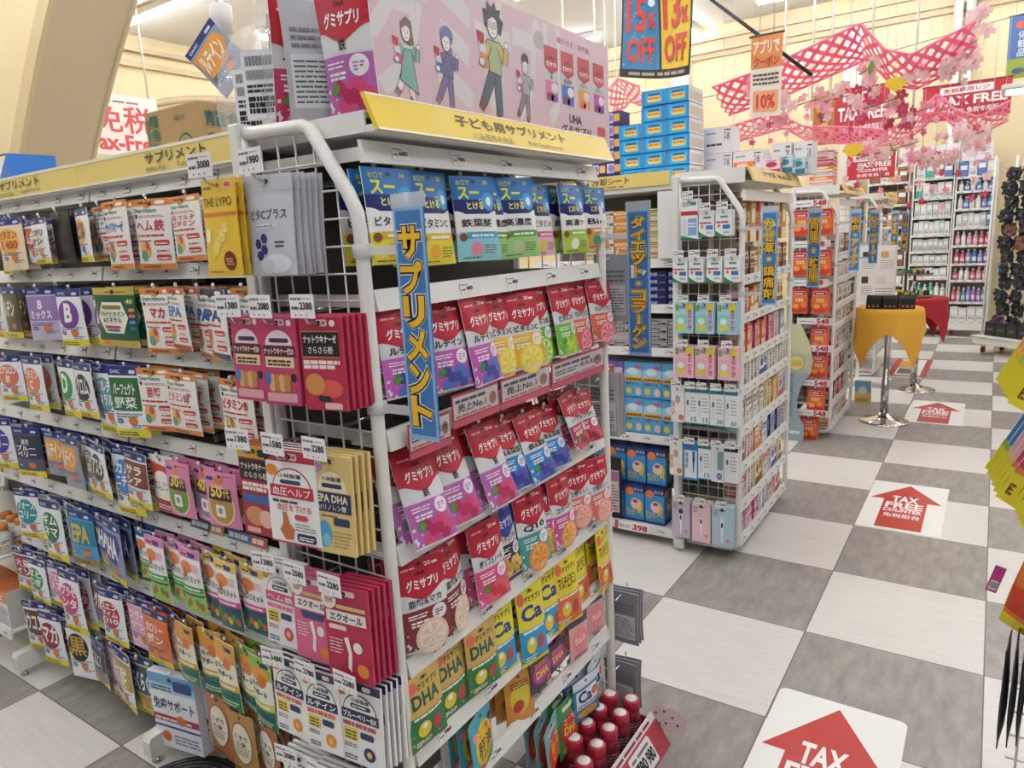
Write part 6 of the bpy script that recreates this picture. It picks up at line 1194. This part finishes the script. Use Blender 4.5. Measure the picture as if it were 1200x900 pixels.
def cabinet(x0, w, y, zs, rows, label, who, rz=0.0):
    t = thing('wall_cabinet', label, 'shelving unit', (x0, y, 0), rz); D_ = .34
    for nm, a0 in (('side_panel', 0), ('side_panel', w-.018)):
        mb = MB(); mb.box(a0, a0+.018, .0, D_, .1, 2.3, ENAMEL, .003); mb.obj(nm, t)
    mb = MB(); mb.box(.018, w-.018, D_-.015, D_, .1, 2.3, M('#c9c5be', .6)); mb.obj('back_panel', t)
    mb = MB(); mb.box(0, w, -.01, D_, .09, .19, ENAMEL, .004); mb.obj('plinth', t)
    for cx in (.05, w-.05):
        for cy in (.04, D_-.04):
            mb = MB(); T = Matrix.Translation((cx, cy, .042)) @ Matrix.Rotation(PI/2, 4, 'Y')
            m2 = MB(); m2.lathe([(.02, -.014), (.041, -.012), (.041, .012), (.02, .014)], M('#8a2430', .4), 14); mb.add([T @ Vector(p) for p in m2.v], m2.f, M('#8a2430', .4), True); mb.box(cx-.02, cx+.02, cy-.01, cy+.01, .06, .09, CHROME); mb.obj('caster', t)
    ca, sa = math.cos(rz), math.sin(rz)
    for i, (z, row) in enumerate(zip(zs, rows)):
        mb = MB(); mb.box(.018, w-.018, 0, D_-.015, z-.012, z, ENAMEL, .002); mb.box(.018, w-.018, -.008, 0, z-.028, z+.004, ENAMEL, .002); sh = mb.obj('shelf', t)
        for k in range(4): put(tag_mesh('980', .06, .026), 'price_tag', sh, (.07+k*(w-.14)/3, -.009, z-.012))
        h = (zs[i-1]-z if i else .28)-.05; kind = 'x' if row[0] == 'x' else 'c'; cols = row[1:]; n = max(4, len(cols)); pw = (w-.06)/n
        for k in range(n):
            c = cols[k*len(cols)//n]; hh = round(min(h, .2)*(1 if (k+i) % 3 else .9), 3); px, py = .03+pw*(k+.5), .06 if kind == 'c' else .03
            o = put(cabprod(c, kind, round(pw*.94, 3), hh), 'wall_product', None, (x0+px*ca-py*sa, y+px*sa+py*ca, z+.0005), rz=rz); tag(o, f'{CNM[c]} {"bottle" if kind == "c" else "carton"}, {ORD[k+1]} from left, {ORD[i+1]} shelf down, {who}', 'bottle' if kind == 'c' else 'carton', f'goods on the {who}')
cabinet(-.99, .49, 11.4, [2.12, 1.86, 1.61, 1.37, 1.15, .98, .79, .52, .26], ['xwtwb', 'xtwmwm', 'xmwmgwm', 'xwwmwwmw', 'xggggggg', 'xwwwgww', 'xwpwww', 'cmtwtwm', 'ctwmgwt'], 'white wall cabinet of pale mint and white goods at the far end', 'mint goods cabinet', -.05)
cabinet(-.49, .46, 11.3, [2.1, 1.92, 1.69, 1.45, 1.22, .98, .76, .47, .21], ['xbwbw', 'cwbwbwb', 'cwbwwbb', 'xwgwwgb', 'cpwpprr', 'crrlblv', 'crwwrpp', 'crptlvvt', 'xwwww'], 'white wall cabinet of blue, red and lilac bottles at the far end', 'red and blue bottle cabinet', -.05)
cabinet(-1.55, .52, 11.4, [2.1, 1.8, 1.5, 1.22, .95, .7, .45], ['xowyo', 'xooyo', 'xyoyo', 'xwowo', 'xooro', 'cbwybw', 'xwbwy'], 'white wall cabinet of amber and brown goods, behind the flag signs', 'amber goods cabinet', 0)
for i in range(4): tag(put(card('wbig', .34, .24, .2, lambda a: (a.rr(.1, .2, .5, .7, '#d9c9cc', 1), a.dashes(.55, .3, .9, .7, 3, '#a8a4a6', 2, .4)), '#e9e4e2', side='#dcd6d4', hang=False)[0], 'stock_carton', None, (-1.38+.37*i, 11.43-.018*i, 2.302)), f'large white stock carton on top of the wall cabinets, {ORD[i+1]} from the left', 'carton', 'stock cartons on the wall cabinets')

# accessory rack
t = thing('accessory_rack', 'white wire rack of black accessories on castors, at an angle in the far corner', 'rack', (-.06, 10.05, 0), -.75)
for nm, y in (('wire_back', .3),):
    mb = MB()
    for k in range(9): mb.tube([(k*.075, y, .2), (k*.075, y, 2.2)], .003, WIRE, 5)
    for k in range(27): mb.tube([(0, y, .2+.075*k), (.6, y, .2+.075*k)], .003, WIRE, 5)
    mb.obj(nm, t)
for x, y in ((0, .3), (.6, .3), (0, 0), (.6, 0)):
    mb = MB(); mb.tube([(x, y, .14), (x, y, 2.25)], .013, ENAMEL, 8); mb.obj('post', t)
mb = MB(); mb.box(-.02, .62, -.12, .32, .12, .2, ENAMEL, .006); mb.box(-.02, .62, -.14, .0, .2, .215, ENAMEL, .004); mb.obj('base_shelf', t)
for x, y in ((.03, 0), (.57, 0), (.03, .28), (.57, .28)):
    mb = MB(); mb.box(x-.014, x+.014, y-.035, y+.035, .0, .075, M('#8a2430', .4), .013); mb.box(x-.02, x+.02, y-.012, y+.012, .07, .12, CHROME); mb.obj('caster', t)
def softpack(c, key):
    if key in MESH: return MESH[key]
    rr = random.Random(key); mb = MB(); n, m = 10, 7; vs = []
    for j in range(m+1):
        for i in range(n): q = 2*PI*i/n; v = j/m; k = (.35+.65*math.sin(PI*min(1, .15+v*.7))**.5)*(1+.3*rr.uniform(-1, 1)); vs.append((.066*k*math.cos(q), .024*k*math.sin(q)+.012*rr.uniform(-1, 1), .135*(v-1)+.02*rr.uniform(-1, 1)))
    mb.add(vs, [(j*n+i, j*n+(i+1) % n, (j+1)*n+(i+1) % n, (j+1)*n+i) for j in range(m) for i in range(n)]+[tuple(range(n))[::-1], tuple(range(m*n, m*n+n))], M(c, .55, 0, .25, 50), False); mb.box(-.012, .014, -.034, -.03, -.08, -.05, ('#a9a6a2', '#7a4a3f', '#4f5a70')[len(key) % 3]); MESH[key] = mb.mesh('accessory'); return MESH[key]
ca, sa = math.cos(-.75), math.sin(-.75)
for r in range(12):
    z = 2.1-.152*r
    for k in range(6):
        c, nm = ('#1d1d20', 'black') if (r*5+k) % 7 else (('#5a2a5a', 'purple'), ('#7a9ac0', 'pale blue'), ('#7a4a3c', 'brown'))[(r+k) % 3]
        for q in range(1):
            lx, ly = .05+.1*k, .19-.07*(k % 2)-.05*(r % 2); o = put(softpack(c, f'sp{nm}{(r+k) % 4}'), 'hair_accessory', None, (-.06+lx*ca-ly*sa, 10.05+lx*sa+ly*ca, z), rz=-.75+R.uniform(-.3, .3)); tag(o, f'{nm} soft accessory, {ORD[k+1]} hook, {ORD[r+1]} row down of the accessory rack', 'accessory', 'accessories on the far rack')
        put(hook_mesh(.2), 'hook', t, (.05+.1*k, .3, z+.004))
for k in range(4): tag(put(card('blkfold', .13, .16, .05, lambda a: a.dashes(.2, .4, .8, .6, 2, '#6a6a6e', 1), '#1c1c20', side='#151518', hang=False)[0], 'folded_goods', None, (-.06+(.1+.14*k)*ca+.06*sa*0, 10.05+(.1+.14*k)*sa-.05, .2155), rz=-.75), f'black folded goods on the base of the accessory rack, {ORD[k+1]} from the left', 'accessory', 'folded goods on the rack base')

# ------------------------------------------------------------------ banners, rods, blossom decorations
def rod(x, y, z0, label): 
    mb = MB(); mb.tube([(x, y, z0), (x, y, 4.75)], .011, ENAMEL, 7); mb.lathe([(.035, 4.73), (.012, 4.69)], ENAMEL, 12, (x, y, 0)); tag(mb.obj('hanging_rod'), label, 'rod', 'white ceiling rods')
for i, (x, z) in enumerate(((-4.459, 3.0), (-4.042, 2.9), (-3.912, 3.0), (-3.782, 2.6), (-1.905, 2.62), (-1.634, 2.62), (-1.46, 2.62), (-1.105, 2.9), (-.733, 2.5))): rod(x, 8, z, f'thin white rod hanging from the ceiling, {ORD[i+1]} from the left')
mb = MB(); mb.tube([(-5, 7.2, 2.72), (-1.6, 7.4, 2.95), (1.0, 7.3, 3.25)], .004, M('#8a867c', .5), 5); tag(mb.obj('stay_wire'), 'thin dark wire strung across in front of the back wall', 'wire')
def banner(x0, x1, y, z0, z1, art, label, bg, curve=0.0, name='hanging_banner'):
    t = thing(name, label, 'banner', (x0, y, z0)); W, H = x1-x0, z1-z0; n = 12
    f = lambda x, z, l, s=-1: (x, s*(.002+.0012*l)+curve*math.sin(PI*x/W)*(1-z/H)*.5-.3*curve*(1-z/H)**2, z-.25*curve*(x/W-.3)*(1-z/H))
    mb = MB(); vs = [f(W*i/n, H*j/8, 0) for j in range(9) for i in range(n+1)]; fs = [(j*(n+1)+i, j*(n+1)+i+1, (j+1)*(n+1)+i+1, (j+1)*(n+1)+i) for j in range(8) for i in range(n)]
    mb.add(vs, fs, M(bg, .5), True); mb.add([f(W*i/n, H*j/8, 0, 1) for j in range(9) for i in range(n+1)], [q[::-1] for q in fs], M('#e3e0da', .5), True); art(Art(mb, W, H, f, .06)); mb.obj('sheet', t)
    mb = MB(); mb.tube([(-.01, 0, H+.004), (W+.01, 0, H+.004)], .007, M('#8a2430' if bg == '#b82a36' else '#3a3a3c', .4), 6); mb.obj('top_bar', t)
    mb = MB(); mb.tube([(.05, 0, H), (.05, 0, 4.75-z0)], .003, M('#cfccc4', .5), 5); mb.obj('cord', t); mb = MB(); mb.tube([(W-.05, 0, H), (W-.05, 0, 4.75-z0)], .003, M('#cfccc4', .5), 5); mb.obj('cord', t)
def off(a):
    a.rect(0, 0, .5, 1, '#3f86b4', 1); a.rect(.5, 0, 1, 1, '#ecc52e', 1); a.rect(0, 0, 1, .08, '#26221e', 2); a.rect(.485, 0, .515, 1, '#26221e', 2); a.rect(0, 0, .02, 1, '#26221e', 2); a.rect(.97, 0, 1, 1, '#26221e', 2); a.dashes(.1, .025, .9, .06, 1, '#b8a890', 3, .8)
    for k in range(40): a.ell(.04+.42*((k*.618) % 1), .12+.8*((k*.37) % 1), .012, .008, '#9fc8de', 2, 6)
    for u0, t1 in ((.05, '15'), (.54, '13')):
        for w, c, l in ((.1, '#f4f1ea', 3), (.07, '#5a1a20', 4), (.03, '#d8473c', 5)):
            a.text(t1, u0+.02-w*.1, .42-w*.1, u0+.27+w*.1, .72+w*.1, c, w, l); a.text('%', u0+.29, .44, u0+.39, .58, c, w, l); a.text('OFF', u0+.02, .14-w*.1, u0+.38, .36+w*.1, c, w, l)
    a.ell(.4, .66, .05, .035, WHITE, 5); a.ell(.9, .66, .05, .035, WHITE, 5); a.text('ポイント', .08, .82, .4, .9, '#f4f1ea', .05); a.text('ポイント', .58, .82, .9, .9, '#8a2a24', .05)
banner(-1.93, -1.5, 4.2, 2.50, 3.12, off, 'blue and yellow banner reading 15% OFF and 13% OFF', '#3f86b4', .22)
def orb(a): a.rect(0, .6, 1, 1, '#dc8a4a', 1); a.text('アプリで', .08, .78, .92, .95, '#fbe9d0', .06); a.text('クーポン', .1, .62, .9, .75, '#b5402c', .04); a.dashes(.08, .4, .92, .56, 3, '#5a4a40', 2, .5); a.rr(.1, .06, .9, .32, '#e8a070', 2); a.text('10%', .2, .1, .8, .28, '#c2402c', .06)
banner(-1.29, -1.11, 4.6, 2.25, 2.70, orb, 'orange and white coupon banner beside the black pole', '#ecdfd0', .05)
mb = MB(); mb.tube([(-1.62, 4.7, 3.04), (-.98, 4.78, 2.47)], .011, M('#26262a', .35), 8); mb.tube([(-1.62, 4.7, 3.04), (-1.62, 4.7, 4.75)], .004, M('#cfccc4', .5), 5); tag(mb.obj('black_pole'), 'black pole slanting down beside the coupon banner', 'pole')
def tf(pic):
    def art(a):
        u = .3 if pic == 1 else .0
        if pic == 1: a.rect(0, 0, .3, 1, '#a8661f', 2); [a.ell(.05+.2*((k*.618) % 1), .1+.8*((k*.37) % 1), .05, .07, ('#e3b04a', '#6a2a1c', '#d98a3a')[k % 3], 3) for k in range(10)]
        a.rr(u+.2, .72, u+(1-u)*.8, .93, WHITE, 2, .02) if pic != 1 else a.rr(.4, .76, .8, .92, WHITE, 2, .02)
        a.text('免税専用レジ', u+.24 if pic != 1 else .43, .76, .76, .89, '#b82a36', .03); a.text('TAX FREE', u+.16 if pic != 1 else .34, .4, .96, .66, WHITE, .07); a.text('COUNTER 免税专用柜台', u+.16 if pic != 1 else .36, .16, .94, .32, WHITE, .04)
        if pic == 2: a.rr(.05, .3, .15, .62, WHITE, 3, .01); a.text('¥', .07, .35, .13, .58, '#b82a36', .05)
    return art
def tf3(a): a.rr(.12, .7, .9, .93, WHITE, 2, .02); a.text('免税専用レジ', .16, .74, .86, .89, '#b82a36', .03); a.text('TAX FREE', .22, .45, .92, .64, WHITE, .06); a.text('COUNTER', .3, .28, .86, .4, WHITE, .04); a.text('免税专用柜台', .2, .08, .9, .22, WHITE, .04)
banner(-1.82, -1.05, 9.0, 2.47, 3.03, tf(1), 'red TAX FREE banner with a golden picture, left one, behind the pink net', '#b82a36')
banner(-.74, .03, 9.02, 2.58, 2.93, tf(2), 'wide red TAX FREE COUNTER banner with a yen sign, by the white pipes', '#b82a36')
banner(-1.42, -.95, 8.88, 2.05, 2.32, tf3, 'small red TAX FREE COUNTER banner low over the shelves', '#b82a36')
def fl(a): a.rect(0, .32, 1, 1, '#4a6fa8', 1); a.rect(0, 0, 1, .32, '#8fa032', 1); a.ell(.3, .85, .14, .06, '#d8603c', 2); a.vtext('化粧品', .24, .34, .44, .76, '#dfe6f0', .02); a.ell(.3, .12, .16, .05, '#3a5a6a', 2)
banner(-.035, .3, 9.2, 2.93, 3.52, fl, 'blue and green banner at the far right of the view', '#4a6fa8')
t = thing('hanging_fixture', 'white slim light fixture by the wide TAX FREE banner', 'lamp', (.02, 6.0, 2.40), .0); mb = MB(); mb.box(-.06, .4, -.05, .25, 0, .035, ENAMEL, .008); mb.obj('housing', t); mb = MB(); mb.box(-.03, .38, -.02, .22, -.006, 0, M('#fff6ea', .5, emit=2.5)); mb.obj('diffuser', t); mb = MB(); mb.tube([(.17, .1, .03), (.17, .1, 2.35)], .006, ENAMEL, 6); mb.obj('rod', t)
PK = [paper('#fb9fbd'), paper('#fab4c9'), paper('#f8d0d8'), paper('#e0608c')]
def net(pts, depth, drop, label, mat, cells, bw=.011, nv=6):
    P = [Vector(p) for p in pts]; L = [0]
    for a, b in zip(P, P[1:]): L.append(L[-1]+(b-a).length)
    def at(s):
        s = max(0, min(1, s))*L[-1]
        for i in range(len(P)-1):
            if s <= L[i+1]+1e-9:
                f = (s-L[i])/(L[i+1]-L[i]); f = f*f*(3-2*f)*.5+f*.5; return P[i].lerp(P[i+1], f)
        return P[-1]
    S = lambda s, v: at(s)+Vector((0, depth*(v-.5), drop*(v-.5)-.04*math.sin(PI*v)*1))
    mb = MB(); du = 1/cells; dv = 1/nv
    for i in range(-nv, cells+1):
        for sgn in (1, -1):
            for j in range(nv):
                s0 = (i+(j if sgn > 0 else nv-j))*du; s1 = (i+(j+1 if sgn > 0 else nv-j-1))*du
                if min(s0, s1) < 0 or max(s0, s1) > 1: continue
                wv = .2*du
                a, b = S(s0-wv, j*dv), S(s0+wv, j*dv); c, d = S(s1+wv, (j+1)*dv), S(s1-wv, (j+1)*dv); e = Vector((0, 0, .0015))
                mb.add([a, b, c, d, a+e, b+e, c+e, d+e], [(0, 1, 2, 3), (7, 6, 5, 4), (0, 4, 5, 1), (1, 5, 6, 2), (2, 6, 7, 3), (3, 7, 4, 0)], mat)
    for v in (0, 1): mb.tube([S(k/40, v) for k in range(41)], .009, mat, 5)
    tag(mb.obj('paper_net'), label, 'decoration', 'pink paper nets')
    for k, s in enumerate((.02, .5, .98)):
        m2 = MB(); q = S(s, .5); m2.tube([q, (q.x, q.y, 4.75)], .0025, M('#d9d4cc', .5), 4); tag(m2.obj('net_cord'), f'thin cord holding up the {" ".join(label.split()[:4])}, {ORD[k+1]} from the left', 'cord', 'net cords')
net([(-1.92, 6, 2.60), (-1.5, 6, 2.68), (-.885, 6, 2.86), (-.72, 6, 2.66), (-.56, 6, 2.60), (-.4, 6, 2.66), (-.2, 6, 2.74)], .42, -.16, 'large pink paper net draped in peaks over the aisle', PK[0], 21, nv=4)
net([(-2.3, 7.5, 2.52), (-1.81, 7.5, 2.60), (-1.57, 7.5, 2.44), (-1.16, 7.5, 2.38), (-.84, 7.5, 2.32), (-.64, 7.5, 2.43), (-.49, 7.5, 2.57), (-.37, 7.5, 2.43), (-.19, 7.5, 2.34), (.02, 7.5, 2.44)], .3, -.12, 'narrower pink paper net behind the large one', PK[1], 34, nv=4)
net([(-3.62, 7.5, 2.98), (-3.45, 7.5, 3.12), (-3.2, 7.5, 3.0)], .3, -.2, 'short pink paper net above the blue cartons', PK[1], 7, nv=4)
def blossom(key, r, mat):
    if key in MESH: return MESH[key]
    mb = MB()
    for k in range(5):
        q = 2*PI*k/5; c, s = math.cos(q), math.sin(q); w = r*.42
        pts = [(0, 0), (.45, -.75), (.95, -.55), (.82, 0), (.95, .55), (.45, .75)]
        top = [(r*a*c-w*b*s, r*a*s+w*b*c) for a, b in pts]
        mb.prism(top, lambda a, b, d: (a, d+.25*math.hypot(a, b), b), -.0015, .0015, mat)
    mb.lathe([(r*.12, -.004), (r*.12, .004)], '#e8d06a', 8); MESH[key] = mb.mesh('blossom'); return MESH[key]
BL = [blossom('b0', .05, PK[2]), blossom('b1', .06, paper('#f8e2e3')), blossom('b2', .05, PK[3]), blossom('b3', .045, PK[1])]
def spray(x, y, z, n, sx, sz, label, kinds, leaf=False):
    t = thing('blossom_spray', label, 'decoration', (x, y, z), 0, 'paper blossom sprays')
    mb = MB(); mb.tube([(-sx, 0, -sz*.3), (0, .02, 0), (sx, 0, sz*.4)], .005, M('#9a7a5c', .7), 5); mb.obj('branch', t)
    for k in range(n):
        put(BL[kinds[k % len(kinds)]], 'blossom', t, (R.uniform(-1, 1)*sx, R.uniform(-.08, .08), R.uniform(-1, 1)*sz), rz=R.uniform(-.8, .8), rx=R.uniform(-.6, .6), ry=R.uniform(0, 6))
    if leaf:
        mb = MB(); mb.prism([(0, 0), (.025, .02), (.035, .06), (.015, .1), (-.01, .05)], lambda a, b, d: (a, d, b), -.002, .002, M('#7a8a3a', .6)); mb.obj('leaf', t, (.02, -.05, -.05))
SPR = [(-1.30, 6.0, 2.50, 12, .16, .07, (1, 0)), (-1.0, 6.05, 2.52, 14, .2, .1, (1, 0, 2)), (-.78, 6.0, 2.42, 16, .17, .1, (0, 2, 1)), (-.62, 6.1, 2.33, 14, .14, .08, (2, 3)), (-.85, 5.95, 2.66, 7, .05, .08, (1, 0)), (-.45, 6.0, 2.60, 14, .13, .07, (1, 0, 1)), (-.27, 6.0, 2.70, 12, .07, .12, (1, 1, 0)), (-.2, 6.0, 2.86, 9, .06, .08, (1, 1)),
       (-1.55, 6.1, 2.40, 8, .1, .05, (0, 3)), (-.72, 6.1, 2.10, 14, .2, .1, (1, 3)), (-.42, 6.1, 2.02, 12, .14, .05, (1, 0)), (-.2, 6.1, 2.14, 10, .08, .08, (1, 1)), (-1.66, 5.9, 2.62, 8, .08, .1, (3, 0))]
for i, s in enumerate(SPR): spray(*s[:3], max(5, int(s[3]*.7)), *s[4:6], f'paper cherry blossom spray, {ORD[i+1]} in the row under the pink nets', s[6], i in (4, 9))
for i, (x, z, n) in enumerate([(-1.66, 2.5, 3), (-1.55, 2.5, 4), (-1.42, 2.55, 4), (-1.25, 2.4, 4), (-1.12, 2.5, 5), (-.98, 2.4, 5), (-.88, 2.35, 6), (-.74, 2.3, 6), (-.63, 2.5, 6), (-.55, 2.3, 6), (-.48, 2.2, 5), (-.4, 2.4, 6), (-.33, 2.15, 5), (-.26, 2.5, 6), (-.16, 2.2, 5), (-.08, 2.1, 4)]):
    t = thing('blossom_string', f'string of paper cherry blossoms hanging from the pink nets, {ORD[i+1]} from the left', 'decoration', (x, 6.0+.05*(i % 3), z), 0, 'paper blossom strings')
    mb = MB(); mb.tube([(0, 0, -.12*n), (0, 0, 4.74-z)], .002, M('#e8c6c8', .6), 4); mb.obj('string', t)
    for k in range(n): put(BL[(i+k) % 4], 'blossom', t, (R.uniform(-.015, .015), 0, -.12*k), rz=R.uniform(-.8, .8), ry=R.uniform(0, 6), sc=(.6, .6, .6))
for i, (x, z) in enumerate(((-.66, 2.62), (-.92, 2.2))):
    mb = MB(); mb.prism([(0, 0), (.075, .055), (.055, .09), (0, .105), (-.055, .09), (-.075, .055)], lambda a, b, d: (a, d, b), -.003, .003, M('#e6c22c', .6)); mb.tube([(0, 0, .1), (0, 0, .45)], .002, M('#e8c6c8', .6), 4); tag(mb.obj('paper_fan', None, (x, 5.95, z-.14)), f'yellow paper fan hanging among the blossoms, {("upper", "lower")[i]} one', 'decoration')

# ------------------------------------------------------------------ rack at the right edge
t = thing('wire_rack', 'wire rack of tall narrow packs at the right edge of the aisle', 'rack', (.10, 1.78, 0))
mb = MB()
for k in range(9): mb.tube([(.02+.06*k, 0, .05), (.02+.06*k, 0, 1.62)], .003, WIRE, 5)
for k in range(26): mb.tube([(.0, .004, .08+.06*k), (.52, .004, .08+.06*k)], .003, WIRE, 5)
mb.obj('wire_panel', t); mb = MB(); mb.box(0, .5, 0, .4, .0, .06, ENAMEL, .005); mb.obj('base', t)
def tall(c0, c1, key, w=.07, h=.165):
    def art(a): a.rect(0, 0, 1, .36, '#ded22c', 1); a.rect(0, .36, 1, .44, c1, 1); a.rect(0, .9, 1, 1, '#e8e2c8', 1); a.ell(.28, .17, .13, .06, '#c22a34', 2); a.ell(.28, .17, .1, .045, '#ded22c', 3); a.text('EC', .12, .1, .5, .24, '#3a2f1c', .0); a.vtext('うるおい', .5, .42, .7, .84, '#f0ecf2', .01); a.vtext('マスク', .3, .5, .44, .82, '#f0ecf2', .01); a.rect(.78, .4, .92, .8, '#4a8ac0', 3)
    return card(key, w, h, .006, art, c0, side='#e2dcd0')[0]
TP = [(tall('#7a5fae', '#a884c0', 'tp0'), 'purple'), (tall('#e0973a', '#e6b43a', 'tp1'), 'orange'), (tall('#c23a62', '#d97a4a', 'tp2'), 'crimson'), (tall('#4a86c0', '#9ab84a', 'tp3'), 'blue'), (tall('#e3a8b8', '#e6c08a', 'tp4'), 'pale pink'), (tall('#3f8f4a', '#a8c03a', 'tp5'), 'green')]
BN = ('topmost rear', 'topmost front', 'middle rear', 'middle', 'middle front', 'lowest')
for gi, (x, y, z, seq) in enumerate(((.12, 1.52, 1.39, (1, 1, 1, 5, 1, 1)), (.19, 1.40, 1.36, (1, 1, 1, 1)), (.115, 1.53, 1.205, (2, 2, 4, 4, 3, 3)), (.155, 1.40, 1.19, (0, 0, 4, 2, 2, 1)), (.20, 1.34, 1.17, (0, 0, 0)), (.2, 1.45, 1.02, (2, 2, 2)))):
    put(hook_mesh(.4), 'hook', t, (x-.10+.05, 0, z-.0))
    for q, c in enumerate(seq):
        o = put(TP[c][0], 'tall_pack', None, (x+.01-.004*q, y+.022*q, z+.004*q), rz=-.38, ry=.42, rx=-.08); tag(o, f'narrow {TP[c][1]} pack with yellow foot, {ORD[q+1]} from front, {BN[gi]} bundle, right-edge rack', 'pack', 'tall packs on the right-edge rack')
for q in range(6): tag(put(pouch('obag', .1, .16, .02, lambda a: (a.wave(.2, .5, '#c2402c', 2, .06), a.ell(.5, .7, .3, .12, '#f0d4b0', 2), a.rect(0, 0, 1, .14, '#d9c92c', 2)), '#d9773a', '#8a5a34')[0], 'orange_bag', None, (.128+.004*q, 1.44+.028*q, 1.0), rz=-.5, ry=.25), f'orange patterned bag, {ORD[q+1]} from the front of its hook on the right-edge rack', 'pouch', 'orange bags on the right-edge rack')
for q in range(6): tag(put(pouch('kbag', .085, .19, .008, lambda a: a.dashes(.2, .3, .8, .8, 6, '#3a3a3c', 1, .4), '#232326', '#1c1c1e')[0], 'black_bag', None, (.068+.013*q, 1.40+.012*q, .86), rz=PI/2-.12+.03*q), f'flat black bag, {ORD[q+1]} from the front of its hook on the right-edge rack', 'pouch', 'black bags on the right-edge rack')
for x, z in ((.14, 1.0), (.10, .86)): put(hook_mesh(.42), 'hook', t, (x-.10, 0, z))
tag(put(card('magtag', .03, .09, .002, lambda a: (a.rect(.15, .1, .85, .45, WHITE), [a.rect(.2+.08*k, .16, .24+.08*k, .4, '#222', 2) for k in range(8)]), '#c23a8f', side='#c23a8f')[0], 'magenta_tag', None, (.049, 1.5, .955), ry=.25, sc=(.6, 1, .6)), 'magenta swing tag with a barcode at the right-edge rack', 'tag')
